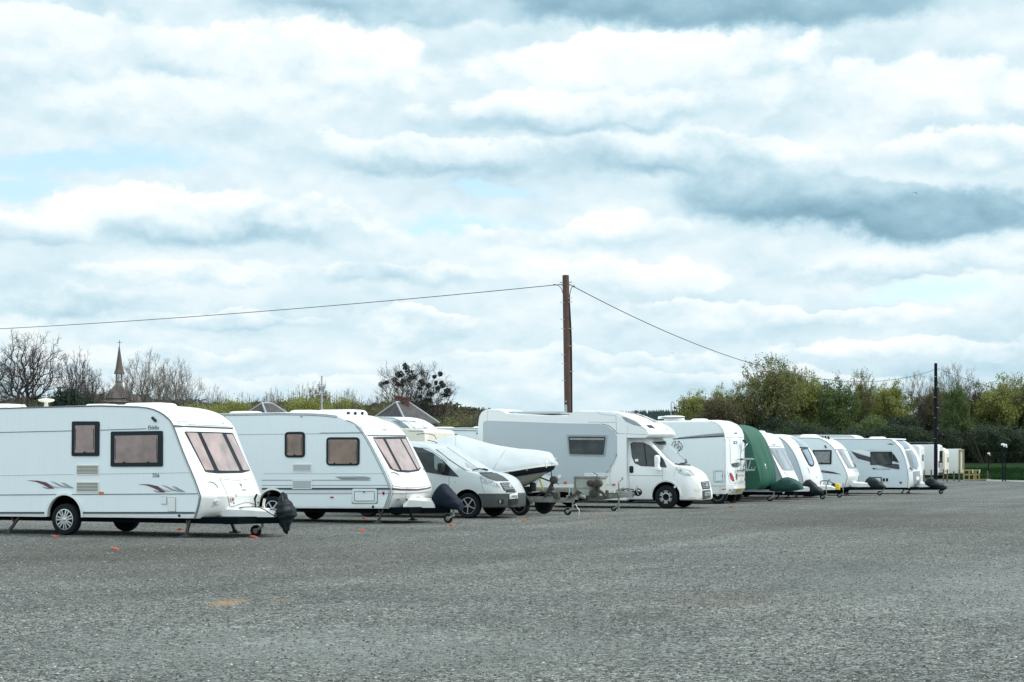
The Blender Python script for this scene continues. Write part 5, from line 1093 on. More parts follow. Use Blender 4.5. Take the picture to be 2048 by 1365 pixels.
mm = MB(); x, z = C.S([(883, 936)], -1.05)[0]; mm.rbox((x, -1.05, z), (.16, .24, .26), .05); mm.bar((x - .05, -.9, z - .06), (x, -1.0, z - .05), .05, .05); mm.build('wing_mirror', M['black'], C.root, 40)
x, z = C.S([(868, 885)], 0)[0]; MB().tube([(x + .1, 0, z - .02), (x, 0, z + .02), (x - .2, 0, z + .06)], .01, 5).build('aerial', M['black'], C.root, 40)

# ================================================================== boat, its cover and its trailer
D_ = Veh('boat', 'boat with a navy inflatable tube and beige hull on the trailer beside the silver van', 'boat', 42.1, 1000, 2.0)
bx = D_.S([(1107, 929)], 0)[0][0]; L_ = 6.1
def bw(s): return max(.02, .80 * (1 - (1 - min(s / 2.3, 1)) ** 2.1) ** .55)
def zt_(s): return interp(s, [0, .3, .8, 1.4, 2.2, 3.4, 6.2], [1.36, 1.31, 1.22, 1.13, 1.06, 1.0, .98])
def zk(s): return interp(s, [0, .25, .6, 1.0, 1.5, 2.2, 6.2], [1.30, 1.12, .88, .72, .62, .56, .54])
mb = MB(); V_ = []; ss = [0, .12, .25, .45, .7, 1.0, 1.4, 1.9, 2.5, 3.2, 4.0, 5.0, L_]
for s in ss:
    w = bw(s); z = zt_(s); k = zk(s); V_ += [(bx - s - .06, y, zz) for y, zz in ((-w, z), (-w * .98, lerp(k, z, .62)), (-w * .72, lerp(k, z, .34)), (-w * .70, lerp(k, z, .30)), (-w * .25, lerp(k, z, .06)), (0, k), (w * .25, lerp(k, z, .06)), (w * .70, lerp(k, z, .30)), (w * .72, lerp(k, z, .34)), (w * .98, lerp(k, z, .62)), (w, z))]
n = 11; mb.add(V_, [(i * n + j, i * n + j + 1, (i + 1) * n + j + 1, (i + 1) * n + j) for i in range(len(ss) - 1) for j in range(n - 1)] + [tuple(range((len(ss) - 1) * n, len(ss) * n)), tuple(range(n))] + [(i * n, (i + 1) * n, (i + 1) * n + n - 1, i * n + n - 1) for i in range(len(ss) - 1)])
mb.build('hull', M['hull'], D_.root, 30)
sl = list(np.linspace(L_ - .1, .6, 22)) + [.45]; near = [(bx - s, -bw(s) - .03, zt_(s) + .02) for s in sl]; path = near + [(bx - .10, 0, zt_(0) + .02)] + [(x, -y, z) for x, y, z in near[::-1]]
MB().tube(path, [.15] * len(path), 12).build('inflatable_tube', M['tube'], D_.root, 60)
mb = MB()
for px in (1015, 1052.5, 1090.5):
    best = min(np.linspace(.02, 3, 60), key=lambda s: 9 * (s < .45) + abs((lambda w: CX + FPX * w.x / w.y)(D_.Mw @ Vector((bx - s, -bw(s) - .22, zt_(s)))) - px)); s = best
    pts = [(bx - s, -bw(s) - .03 - .165 * cos(a), zt_(s) + .02 + .165 * sin(a)) for a in (1.2, .7, .2, -.25)]
    for a, b in zip(pts, pts[1:]): mb.bar(a, b, .035, .012)
mb.build('cover_tie', M['wtext'], D_.root, 0)
Vc = Veh('boat_cover', 'wrinkled white tarpaulin peaked over the boat beside the silver van', 'boat cover', 42.1, 1000, 2.0)
rg_ = D_.S([(1110, 925), (1106, 912), (1100, 905.5), (1086, 902), (1060, 899.5), (1030, 897), (1013, 894.5), (985, 889), (958, 882), (935, 875), (917, 870.3), (907, 871.3), (885, 876.5), (866, 882.5), (820, 890), (760, 893)], 0)
rx = [p[0] for p in rg_][::-1]; rz_ = [p[1] for p in rg_][::-1]
mb = MB(); V_ = []; ss = [-.07, 0, .06, .14, .25, .4, .6, .8, 1.0, 1.25, 1.5, 1.75, 2.0, 2.3, 2.6, 2.8, 2.95, 3.1, 3.3, 3.6, 3.9, 4.3, 4.8, 5.4, L_ + .1]; m_ = 15
for i, s in enumerate(ss):
    w = bw(max(s, .05)) + .22; z0 = zt_(s) + .08; top = interp(bx - s, rx, rz_)
    if s < .3: w *= .55 + 1.5 * (s + .07) if s > 0 else .5
    for j in range(-m_, m_ + 1):
        t = abs(j) / m_; y = w * t * (1 if j > 0 else -1); k = 1 - t; tent = z0 + (top - z0) * (1 - t ** 2.2) ** .8
        if s > 1.4: tent -= .10 * sin(pi * t) * min(1, (s - 1.4)) * (top - z0)
        wr = .022 * sin(s * 9 + t * 10) * sin(pi * t) + (.020 * sin(s * 26 - t * 4) * t ** 2 if t > .5 else 0) + .030 * sin((s * 1.4 + t * 2.2) * 7) * t * (1 - t) * 2
        V_.append((bx - s, y, tent + wr))
    V_.append((bx - s, w * 1.0, z0 - .05)); V_.append((bx - s, -w * 1.0, z0 - .05))
n = 2 * m_ + 3; F_ = [(i * n + j, i * n + j + 1, (i + 1) * n + j + 1, (i + 1) * n + j) for i in range(len(ss) - 1) for j in range(2 * m_)]
F_ += [(i * n + 2 * m_, i * n + 2 * m_ + 1, (i + 1) * n + 2 * m_ + 1, (i + 1) * n + 2 * m_) for i in range(len(ss) - 1)] + [(i * n + 2 * m_ + 2, i * n, (i + 1) * n, (i + 1) * n + 2 * m_ + 2) for i in range(len(ss) - 1)]
F_ += [(2 * m_ + 2,) + tuple(range(2 * m_ + 2)), ((len(ss) - 1) * n + 2 * m_ + 2,) + tuple((len(ss) - 1) * n + j for j in range(2 * m_ + 2))]
mb.add(V_, F_); cv = mb.build('tarpaulin', M['tarp'], Vc.root, 60)
mb = MB()
hem = [(bx - s, -(bw(max(s, .05)) + .225) * (1 if s >= .3 else (.55 + 1.5 * (s + .07) if s > 0 else .5)), zt_(s) + .035) for s in ss]; mb.tube(hem, .022, 5); mb.build('hem', M['cream'], Vc.root, 40)
mb = MB(); s = 1.55
pts = [(bx - s - .25 * t, -(bw(s) + .22) * t, 0) for t in np.linspace(.0, 1, 12)]
Vc.setbvh(cv); Vc.line(mb, P(4, 750, 565, 700, 640, 650, 720, 610, 790), .008, .004); Vc.line(mb, P(4, 250, 450, 250, 540), .006, .004); mb.build('cover_seam', M['lseam'], Vc.root, 0)
T = Veh('boat_trailer', 'low galvanised boat trailer with winch post and yellow strap under the covered boat', 'trailer', 42.1, 1000, 2.0)
def tx(px, py, y=0): return T.S([(px, py)], y)[0]
x1, z1 = tx(1148, 1002); mb = MB(); mb.box(((x1 + x1 - 5.6) / 2, 0, .42), (5.6, .10, .13)); mb.box((x1 - 1.0, 0, .50), (.9, .05, .03)); mb.bar((x1 - 1.2, 0, .42), (x1 - 3.4, -.75, .42), .08, .08); mb.bar((x1 - 1.2, 0, .42), (x1 - 3.4, .75, .42), .08, .08)
mb.bar((x1 - 3.4, -.75, .42), (x1 - 5.8, -.75, .42), .08, .08); mb.bar((x1 - 3.4, .75, .42), (x1 - 5.8, .75, .42), .08, .08); mb.box((x1 - 3.6, 0, .40), (.09, 1.7, .09)); mb.box((x1 - 5.6, 0, .42), (.09, 1.6, .09))
for s in (-1, 1): mb.bar((x1 - 2.4, s * .35, .52), (x1 - 5.4, s * .45, .56), .10, .05)
mb.build('frame', M['galv'], T.root, 30)
mb = MB(); mb.rbox((x1 - .05, 0, .5), (.34, .14, .12), .03); mb.tube([(x1 + .02, 0, .55), (x1 + .18, 0, .54), (x1 + .34, 0, .50)], [.05, .06, .05], 10); mb.build('coupling_head', M['galv'], T.root, 40)
for d in (.95, 1.22): pass
a = tx(1089, 999); b = tx(1107, 962); mb = MB(); mb.bar((a[0], 0, a[1]), (b[0], 0, b[1]), .07, .08); mb.bar((a[0] + .2, 0, a[1]), (b[0] - .05, 0, b[1] - .2), .04, .04); mb.lathe([(.08, -.07), (.11, -.06), (.11, .06), (.08, .07)], (b[0] + .02, -.02, b[1] + .02), 'y', 18); mb.lathe([(.04, -.14), (.04, .12)], (b[0] + .02, 0, b[1] + .02), 'y', 10); mb.bar((b[0] + .02, -.13, b[1]), (b[0] + .22, -.15, b[1] - .1), .025, .02); mb.build('winch_post', M['rust'], T.root, 30)
a = tx(1078, 957, -.1); b = tx(1087, 980, -.1); mb = MB(); mb.bar((a[0], -.1, a[1]), (b[0], -.1, b[1]), .05, .035); mb.build('winch_strap', M['yellow'], T.root, 0)
a = tx(1066, 966); mb = MB(); mb.rbox((a[0], 0, a[1] - .12), (.16, .2, .26), .06); mb.bar((a[0] - .1, 0, a[1] - .2), (a[0] - .5, 0, a[1] - .25), .3, .2); mb.tube([(a[0], 0, a[1] + .12), (a[0] + .25, 0, a[1] + .14), (a[0] + .5, 0, a[1] + .05)], .022, 6); mb.build('bow_snubber', M['black'], T.root, 40)
a = tx(1102, 941, 0); b = tx(1107, 981, 0); MB().tube([(a[0], 0, a[1]), (b[0], 0, b[1])], .014, 6).build('bow_strap', M['black'], T.root, 0)
jx, _ = tx(1136, 1024); jockey(T, jx, .75, .10); mb = MB(); c_ = tx(1139, 985); mb.tube([(c_[0], -.02, .5), (c_[0], -.02, .78)], .022, 8); mb.build('jockey_clamp', M['steel'], T.root, 40)
mb = MB(); p = crom([(x, -.05, z) for x, z in T.S(P(15, 960, 640, 985, 700, 1010, 730, 1010, 790, 1000, 812), -.05)], 3); mb.tube(p, .012, 5); mb.build('breakaway_cable', M['wtext'], T.root, 0)
for s in (-1, 1): wheel(T.root, tx(1040, 1010, -.9)[0], s * .88, .27, .27, .17, s, 'steel', m=M['galv'])
mb = MB()
for s in (-1, 1): mb.prism([(tx(1040, 1010, -.9)[0] + .34 * cos(t), .27 + .34 * sin(t)) for t in np.linspace(.15, pi - .15, 12)] + [(tx(1040, 1010, -.9)[0] + .32 * cos(t), .27 + .32 * sin(t)) for t in np.linspace(pi - .15, .15, 12)], s * .78, s * .98)
mb.build('mudguard', M['black'], T.root, 30)
# loose tow gear lying on the drawbar
mb = MB(); a = tx(1113, 994, -.1); mb.rbox((a[0], -.1, .56), (.18, .16, .16), .04); mb.bar((a[0] + .35, -.1, .50), (a[0] + .75, -.1, .64), .06, .07); mb.build('handbrake', M['rust'], T.root, 40)

# ================================================================== plant trailer with the hopper
E = Veh('plant_trailer', 'galvanised plant trailer with a big square hopper and engine, in front of the large motorhome', 'trailer', 46.1, 1150, 1.8)
def ex(px, py, y=0): return E.S([(px, py)], y)[0]
a = ex(1046, 981, -.9); b = ex(1153, 981, -.9); zr = b[1]; mb = MB()
for s in (-1, 1): mb.box(((a[0] - .6 + b[0]) / 2, s * .86, zr), (b[0] - a[0] + .6, .07, .10))
for k in range(5): mb.box((lerp(a[0] - .5, b[0] - .1, k / 4), 0, zr - .03), (.07, 1.7, .08))
mb.box(((a[0] - .6 + b[0]) / 2, 0, zr - .02), (b[0] - a[0] + .5, 1.6, .03)); mb.build('bed_frame', M['galv'], E.root, 0)
mb = MB(); mb.box(((a[0] + b[0]) / 2, 0, zr - .2), (b[0] - a[0], 1.3, .22)); mb.build('underframe', M['under'], E.root, 0)
p0 = ex(1151, 954, -.9); p1 = ex(1199, 955, -.9); pb = ex(1170, 992, -.9); x0, x1 = p0[0], p1[0]; zt2 = p0[1]; zb2 = ex(1170, 991.5, -.9)[1]
mb = MB(); poly = [(x0, zt2), (x0, lerp(zt2, zb2, .62)), (x0 + .16, lerp(zt2, zb2, .85)), (x0 + .30, zb2), (x1, zb2), (x1, zt2)]; mb.prism(poly, -.88, -.3); mb.build('hopper', M['galvbox'], E.root, 0)
mb = MB()
for y in (-.90, -.28): mb.box(((x0 + x1) / 2, y, zt2 - .01), (x1 - x0 + .08, .05, .05))
for x in (x0 - .02, x1 + .02): mb.box((x, -.59, zt2 - .01), (.05, .57, .05))
mb.box((x0 - .03, -.885, lerp(zt2, zb2, .5)), (.05, .05, zt2 - zb2)); mb.box(((x0 + x1) / 2, -.885, lerp(zt2, zb2, .6)), (x1 - x0 - .02, .015, .015)); mb.build('hopper_rim', M['galv'], E.root, 0)
q = ex(1187, 967, -1.0); mb = MB(); mb.lathe([(.07, -.12), (.105, -.10), (.105, .08), (.08, .1)], (q[0] - .08, -1.0, q[1]), 'y', 20); mb.lathe([(.09, -.16), (.12, -.14), (.12, .05), (.10, .1)], (q[0] + .16, -1.0, q[1] + .0), 'y', 20)
mb.rbox((q[0] + .05, -.98, q[1] - .02), (.2, .2, .14), .04); mb.lathe([(.10, -.08), (.13, -.06), (.13, .06), (.10, .08)], (q[0] + .0, -.98, q[1] - .30), 'y', 20); mb.tube([(q[0] + .05, -1.0, q[1] - .15), (q[0] + .3, -1.05, q[1] - .28), (q[0] + .42, -1.05, q[1] - .4)], .05, 8); mb.tube([(q[0] + .1, -1.1, q[1] + .1), (q[0] + .16, -1.1, q[1] + .26), (q[0] + .0, -1.05, q[1] + .32)], .012, 5)
mb.rbox((q[0] + .42, -.98, q[1] - .30), (.09, .12, .2), .03); mb.tube([(q[0] + .45, -1, q[1] - .3), (q[0] + .75, -1, q[1] - .3), (q[0] + .78, -1, q[1] - .42)], .018, 6); mb.build('engine', M['rust'], E.root, 40)
d0 = ex(1168, 1000); d1 = ex(1262, 990); mb = MB(); mb.bar((d0[0] - .2, 0, d0[1] - .01), (d1[0] - .15, 0, d1[1]), .10, .15); mb.bar((x1 - .1, .5, zr - .1), (d1[0] - .7, 0.05, d1[1] - .05), .07, .1); mb.bar((x1 - .1, -.6, zr - .1), (d1[0] - .7, -.05, d1[1] - .05), .07, .1); mb.build('drawbar', M['galv'], E.root, 0)
mb = MB(); mb.rbox((d1[0] - .2, 0, d1[1] + .02), (.55, .16, .20), .04); mb.tube([(d1[0] + .05, 0, d1[1] + .03), (d1[0] + .2, 0, d1[1] + .04)], [.07, .055], 10); mb.bar((d1[0] - .45, 0, d1[1] + .1), (d1[0] - .2, 0, d1[1] + .18), .1, .08); mb.build('coupling_head', M['galv'], E.root, 40)
mb = MB(); mb.tube(crom([(x, -.05, z) for x, z in E.S(P(15, 1630, 500, 1650, 450, 1700, 425, 1760, 432, 1810, 436), -.05)], 3), .018, 6); mb.tube([(x, -.05, z) for x, z in E.S(P(15, 1700, 440, 1750, 455, 1800, 470), -.05)], .012, 6); mb.build('handbrake', M['black'], E.root, 40)
q = ex(1276.5, 985); mb = MB(); mb.lathe([(.04, -.10), (.10, -.08), (.12, 0), (.10, .08), (.04, .10)], (q[0], 0, q[1]), 'y', 18); mb.bar((q[0] - .25, 0, q[1]), (q[0] - .05, 0, q[1]), .09, .09); mb.build('coupling_lock', M['navy'], E.root, 40); mb = MB(); mb.bar((q[0] - .03, -.12, q[1] + .1), (q[0] + .05, -.12, q[1] - .07), .035, .03); mb.tube([(q[0] - .04, -.02, q[1] + .1), (q[0] - .03, -.02, q[1] + .18)], .02, 6); mb.tube([(q[0] + .02, -.12, q[1] + .07), (q[0] + .1, -.12, q[1] + .03)], .02, 6); mb.build('lock_key', M['alloy'], [c for c in E.root.children if c.name.startswith('coupling_lock')][0], 40)
jx, _ = ex(1228, 1016); jockey(E, jx, .5, .085, m=M['galv']); q = ex(1237.5, 984); mb = MB(); mb.tube([(q[0], 0, q[1] - .55), (q[0], 0, q[1] + .25)], .026, 8); p = E.S(P(15, 1585, 350, 1590, 325, 1640, 290, 1645, 275), 0); mb.tube([(x, 0, z) for x, z in p], .012, 6); mb.lathe([(0, -.03), (.028, -.02), (.028, .03), (0, .04)], (p[-1][0], 0, p[-1][1]), 'z', 10); mb.build('jockey_winder', M['galv'], E.root, 40)
for s in (-1, 1):
    for x in (-2.3,): wheel(E.root, b[0] + x - .5, s * .80, .25, .25, .17, s, 'steel', m=M['galv'])

# ================================================================== big coachbuilt motorhome
Fm = Veh('motorhome', 'large motorhome', 'motorhome', 49.9, 1333, 2.3)
tag(Fm.root, 'large motorhome with a grey side panel and white cab behind the hopper trailer')
hab = Fm.S([(1253, 1001), (1253, 872), (1256, 850), (1244, 836), (1228, 828.5), (1205, 824.5), (1180, 823.5), (1160, 823.5), (1147, 824.5), (1140, 829), (1134, 832.5), (1090, 832.0), (1030, 829.3), (1012, 827.5), (1005, 822.5), (996, 820.2), (981, 819.6), (970, 820.5), (963, 825), (958.5, 834), (956.4, 850), (956, 905), (956.5, 985), (962, 996)])
hb = shell(hab, Fm.hw, bulge=.0, rear=.12, bexp=5, camber=.05, mats=[M['white']], parent=Fm.root, name='body')
cp = Fm.S([(1266, 868), (1300, 870), (1313, 876), (1322, 886), (1336, 900), (1352, 916), (1366, 930), (1374, 935), (1386, 941), (1396, 949), (1402, 957), (1408, 966), (1413, 976)], 0)
xn = cp[-1][0] + .05; st = [(cp[0][0] - .9, .26, cp[0][1], .99, 1.25), (cp[0][0] - .4, .26, cp[0][1], 1.0, 1.25)]
for x, z in crom(cp, 2):
    d = xn - x; hw = 1.0 if d > .75 else 1.0 * (1 - .50 * ((.75 - d) / .75) ** 2.3); st.append((x, .26, z, hw, 1.28 - max(0, 1.1 - d) * .18))
x, z = cp[-1]; st += [(x + .04, .27, z - .05, .47, .58), (x + .08, .30, z - .14, .42, .48)]
cab = loft(st, .17, 'cab', [M['white']], Fm.root)
wx, wz = Fm.S([(1331.8, 997)], -1.0)[0]; cut(cab, [(wx, .40, .455, -3, 3)], M['under'])
lut = Fm.S([(1206, 877), (1206, 824.5), (1243, 824), (1264, 826), (1284, 832.5), (1304, 840.5), (1320, 848), (1331, 854), (1339, 860), (1343, 866), (1343.5, 870.5), (1341, 874), (1334, 876.5)], 0)
lx_ = max(p[0] for p in lut); lz0 = min(p[1] for p in lut); lz1 = max(p[1] for p in lut)
lt = shell(lut[:2] + crom(lut[2:], 2), 1.13, bulge=0, bexp=3.0, camber=.0, rear=0, taper=(lut[0][0], lx_, .42, .10, lz0, lz1), mats=[M['white']], parent=Fm.root, name='cab_pod', ny=25)
Fm.setbvh(hb, cab, lt)
sp = Fm.patch('side_panel', P(4, 518, 900, 518, 330, 528, 308, 552, 300) + P(5, 0, 326, 380, 332, 462, 358, 530, 405, 556, 455, 556, 600, 530, 680, 480, 800, 435, 895, 0, 918) + P(4, 1240, 915, 1190, 850, 1120, 822, 1070, 850, 1040, 920, 518, 920), M['grey'], .010, .02, 0, rings=(1, .97, .85, .6, .3), step=6)
wf = Fm.patch('side_window', P(5, 66, 438, 462, 440, 442, 648, 88, 640), M['gstripe'], .03, .04, 4); Fm.patch('pane', P(5, 84, 456, 448, 458, 428, 634, 98, 628), M['glass'], .036, .02, 3, wf); Fm.patch('blind', P(5, 98, 470, 436, 472, 432, 490, 100, 488), M['greyp'], .040, .01, 0, wf)
for a, b in ((P(5, 556, 612, 536, 690, 490, 810), P(5, 556, 640, 530, 715, 484, 812)), (P(5, 548, 640, 520, 710, 455, 810), P(5, 540, 660, 505, 740, 448, 812)), (P(5, 462, 835, 435, 895), P(5, 446, 840, 428, 890))): Fm.ribbon('swoosh_decal', a, b, M['dstripe'], .026, step=3)
mb = MB(); Fm.line(mb, P(5, 405, 332, 480, 352, 540, 400, 560, 430), .008, .018); mb.build('swoosh_decal', M['dstripe'], Fm.root, 0)
mb = MB(); Fm.line(mb, P(5, 275, 315, 540, 318), .006, .003); Fm.line(mb, P(4, 0 + 560, 200, 560, 298), .004, .002); Fm.line(mb, P(5, 545, 250, 552, 400), .005, .003); Fm.line(mb, P(5, 560, 425, 900, 440, 1100, 432), .006, .003); Fm.line(mb, P(5, 655, 480, 655, 700, 668, 830, 680, 960), .006, .003); Fm.line(mb, P(5, 1000, 770, 1000, 895), .005, .003)
Fm.line(mb, P(5, 690, 490, 800, 490, 880, 530, 960, 620, 1010, 690), .006, .004); Fm.line(mb, P(5, 665, 833, 800, 836, 1000, 838), .008, .003); Fm.line(mb, P(5, 355, 210, 400, 240, 545, 250), .005, .003); Fm.line(mb, P(5, 1300, 862, 1400, 862), .006, .003); Fm.line(mb, P(5, 1130, 750, 1110, 850), .004, .002); mb.build('body_seam', M['lseam'], Fm.root, 0)
h = Fm.patch('locker_door', P(5, 240, 812, 496, 812, 496, 925, 240, 925), M['white'], .018, .03, 1); mb = MB(); Fm.line(mb, P(5, 248, 822, 488, 822, 488, 918), .005, .03); mb.build('door_seam', M['lseam'], h, 0)
for q in (P(4, 1305, 895, 1335, 895, 1335, 918, 1305, 918), P(5, 508, 916, 540, 916, 540, 934, 508, 934)): Fm.patch('side_light', q, M['orange'], .02, .03, .6)
Fm.patch('flue', P(4, 1248, 828, 1280, 828, 1280, 862, 1248, 862), M['white'], .03, .04, 3); Fm.patch('handle', P(4, 1208, 668, 1245, 668, 1245, 680, 1208, 680), M['white'], .03, .03, .4)
swn = Fm.patch('cab_window', P(23, 195, 70, 240, 40, 430, 46, 540, 100, 680, 235, 790, 350, 850, 490, 840, 508, 590, 490, 380, 480, 265, 425, 215, 310), M['glass'], .010, .02, 1, step=3)
mb = MB(); Fm.line(mb, P(23, 440, 60, 485, 475), .018, .014); mb.build('window_bar', M['black'], swn, 0); Fm.patch('window_sticker', P(23, 275, 350, 335, 350, 335, 398, 275, 398), M['wtext'], .014, .006, 1, swn, step=2)
wsn = Fm.patch('windscreen', P(23, 580, 38, 835, 22, 1060, 240, 1290, 470, 1080, 475, 960, 420, 850, 330), M['screen'], .010, .02, 1, step=3)
Fm.patch('sun_strip', P(23, 600, 45, 830, 30, 835, 95, 700, 90), M['black'], .013, .006, 0, wsn, step=3)
mb = MB(); Fm.line(mb, P(23, 1180, 360, 1210, 420, 1080, 445), .014, .03); Fm.line(mb, P(23, 1000, 445, 1280, 470), .022, .012); mb.build('wiper', M['black'], Fm.root, 0)
Fm.patch('door_handle', P(23, 172, 478, 245, 478, 245, 606, 172, 606), M['black'], .014, .02, 3, step=2)
hl = Fm.patch('headlight', P(23, 992, 472, 1110, 505, 1230, 540, 1310, 595, 1360, 658, 1180, 648, 1060, 600), M['lamp'], .010, .02, 1, step=3)
mb = MB(); Fm.line(mb, P(23, 1245, 550, 1300, 590, 1355, 655), .02, .006); mb.build('lamp_edge', M['gstripe'], hl, 0)
gr = Fm.patch('grille', P(23, 1465, 770, 1610, 755, 1636, 892, 1500, 905), M['black'], .018, .03, .6, step=3); mb = MB()
for k in range(4):
    t = (k + .6) / 4.4; y0 = lerp(772, 900, t); y1 = lerp(758, 888, t); xx = lerp(1465, 1500, t); Fm.ribbon('', P(23, xx + 4, y0 - 5, xx + 140, y1 - 5), P(23, xx + 4, y0 + 5, xx + 140, y1 + 5), None, .024, mb=mb)
mb.build('grille_bars', M['gstripe'], gr, 0, recalc=False); Fm.patch('emblem', P(23, 1552, 800, 1575, 798, 1582, 855, 1560, 860), M['alloy'], .034, .02, 1, gr, step=2)
Fm.patch('lower_grille', P(23, 1500, 925, 1640, 908, 1648, 1055, 1500, 1085), M['dgrey'], .014, .03, .5, step=3)
pl = Fm.patch('number_plate', P(23, 1535, 960, 1625, 948, 1625, 1012, 1535, 1025), M['gstripe'], .024, .01, .3, step=3); Fm.text('WX11', P(23, 1580, 1000)[0], .09, M['text'], parent=pl, off=.036)
for q in (P(23, 1352, 888, 1458, 888, 1466, 942, 1375, 940), P(23, 1275, 1035, 1382, 1035, 1386, 1080, 1282, 1080)): Fm.patch('bumper_recess', q, M['cream'], .006, .01, 1, step=2)
ar = MB(); Fm.line(ar, [Fm.px(wx + .50 * cos(t), -.99, .40 + .50 * sin(t)) for t in np.linspace(.0, pi, 26)], .022, .0); ar.build('wheel_arch', M['white'], Fm.root, 40)
for s in (-1, 1): wheel(Fm.root, wx, s * .90, .37, .37, .23, s, 'trim', rimf=.60); wheel(Fm.root, wx - 4.05, s * 1.0, .37, .37, .23, s, 'trim', rimf=.60)
mr_ = MB(); x, z = Fm.S([(1314.5, 925)], -1.22)[0]; mr_.rbox((x, -1.22, z + .11), (.17, .20, .24), .07); mr_.rbox((x, -1.22, z - .07), (.14, .19, .18), .05); mr_.rbox((x, -1.20, z - .19), (.20, .24, .10), .04); mr_.bar((x - .05, -1.0, z - .16), (x - .02, -1.15, z - .14), .07, .07); mr_.build('wing_mirror', M['wtext'], Fm.root, 40)
Fm.ribbon('pod_stripe', P(5, 620, 218, 700, 228, 800, 250, 935, 318), P(5, 640, 222, 740, 240, 840, 275, 925, 322), M['dstripe'], .006, step=3); Fm.ribbon('pod_stripe', P(5, 720, 222, 830, 245, 900, 275, 985, 318), P(5, 760, 235, 840, 258, 890, 285, 950, 322), M['maroon'], .006, step=3)
Fm.patch('pod_scoop', P(5, 600, 262, 660, 275, 740, 305, 800, 355, 720, 345, 640, 310), M['gstripe'], .006, .012, 1, step=3); Fm.patch('pod_lamp', P(5, 838, 345, 890, 345, 932, 380, 870, 372), M['glass'], .008, .012, .6, step=2); mb = MB(); Fm.line(mb, crom(P(5, 660, 310, 760, 350, 860, 395, 968, 400), 2), .006, .003); Fm.line(mb, P(5, 600, 262, 700, 280, 800, 340, 860, 395), .004, .002); mb.build('pod_seam', M['lseam'], Fm.root, 0)
Fm.text('SWIFT', P(5, 1050, 392)[0], .08, M['gstripe'])
a = Fm.S([(1010, 824)], -.8)[0]; b = Fm.S([(1131, 827)], -.8)[0]; mb = MB()
for y in (-.85, .85): mb.tube([(a[0], y, a[1] - .02), (b[0], y, a[1] - .04)], .03, 8)
mb.box(((a[0] + b[0]) / 2, 0, a[1] - .06), (b[0] - a[0] - .5, 1.3, .04)); mb.build('roof_rack', M['steel'], Fm.root, 40)
mb = MB(); mb.box((wx - 3.5, 0, .36), (5.2, 1.7, .22)); mb.build('chassis', M['under'], Fm.root, 0)
# ================================================================== motorhome standing nose-in, bicycle rack on its back
Gm = Veh('motorhome', 'white motorhome with red rear lamps and a bicycle rack, left of the green cover', 'motorhome', 56.0, 1440, 2.3)
pr = Gm.S(P(6, 640, 331, 690, 340, 735, 368, 768, 415, 784, 470, 792, 620, 796, 900, 797, 1000) + [(1452.5, 978), (1450, 988.5)]); xr = pr[0][0] - 5.9; pr = [(xr, pr[0][1] - .02)] + pr + [(xr, pr[-1][1])]
gb = shell(pr, Gm.hw, bulge=.22, bexp=4, camber=.06, rear=.3, mats=[M['white']], parent=Gm.root, name='body'); Gm.setbvh(gb)
gsp = Gm.patch('side_panel', P(6, -20, 352, 640, 345, 690, 358, 730, 390, 762, 450, 775, 600, 780, 1000, -20, 1000), M['side'], .010, .02, 0, rings=(1, .97, .8, .5)); Gm.setbvh(gb, gsp)
Gm.ribbon('side_stripe', P(6, 240, 512, 500, 492, 778, 478), P(6, 240, 522, 500, 506, 778, 494), M['dstripe'], .012); Gm.ribbon('side_stripe', P(6, 300, 500, 560, 470, 778, 450), P(6, 300, 508, 560, 492, 778, 476), M['gstripe'], .012)
mb = MB(); Gm.line(mb, crom(P(6, 228, 585, 245, 550, 268, 540, 270, 560, 250, 595), 3), .010, .012); Gm.line(mb, crom(P(6, 258, 605, 278, 575, 300, 568, 298, 590, 280, 615), 3), .010, .012); Gm.line(mb, crom(P(6, 290, 620, 310, 598, 325, 598, 318, 620, 296, 642), 3), .010, .012); Gm.line(mb, crom(P(6, 290, 545, 310, 552, 330, 570, 342, 600, 328, 625, 300, 645), 3), .010, .012); Gm.line(mb, P(6, 300, 540, 312, 548), .02, .012); mb.build('bird_emblem', M['text'], Gm.root, 0)
h = Gm.patch('service_hatch', P(6, 668, 848, 780, 840, 778, 968, 670, 968), M['side'], .02, .03, .6); mb = MB(); Gm.line(mb, P(6, 685, 858, 765, 855, 765, 958, 685, 960, 685, 858), .006, .026); Gm.line(mb, P(6, 760, 895, 762, 915), .012, .03); Gm.line(mb, P(6, 668, 848, 780, 840, 778, 968, 670, 968, 668, 848), .005, .02); mb.build('hatch_seam', M['seam'], h, 0)
mb = MB(); Gm.line(mb, P(6, 790, 520, 794, 1000), .007, .003); Gm.line(mb, P(6, 640, 1010, 795, 1014), .007, .003); Gm.line(mb, P(6, 735, 1010, 737, 1100), .005, .003); Gm.line(mb, P(6, 640, 331, 700, 348, 748, 395, 778, 460, 788, 540), .008, .003); Gm.line(mb, P(17, 245, 188, 400, 185, 515, 195), .007, .003); Gm.line(mb, P(17, 298, 198, 305, 400, 310, 560, 325, 625, 360, 645, 440, 640), .008, .003); Gm.line(mb, P(17, 458, 205, 462, 420, 462, 600), .006, .003); Gm.line(mb, P(17, 265, 705, 300, 880, 400, 895, 540, 870), .005, .003); Gm.line(mb, P(17, 250, 918, 420, 915, 560, 905), .005, .003); mb.build('body_seam', M['lseam'], Gm.root, 0)
Gm.patch('rear_window', P(17, 325, 590, 380, 575, 448, 570, 448, 615, 430, 638, 370, 642, 335, 630), M['glass'], .008, .015, 1, step=2)
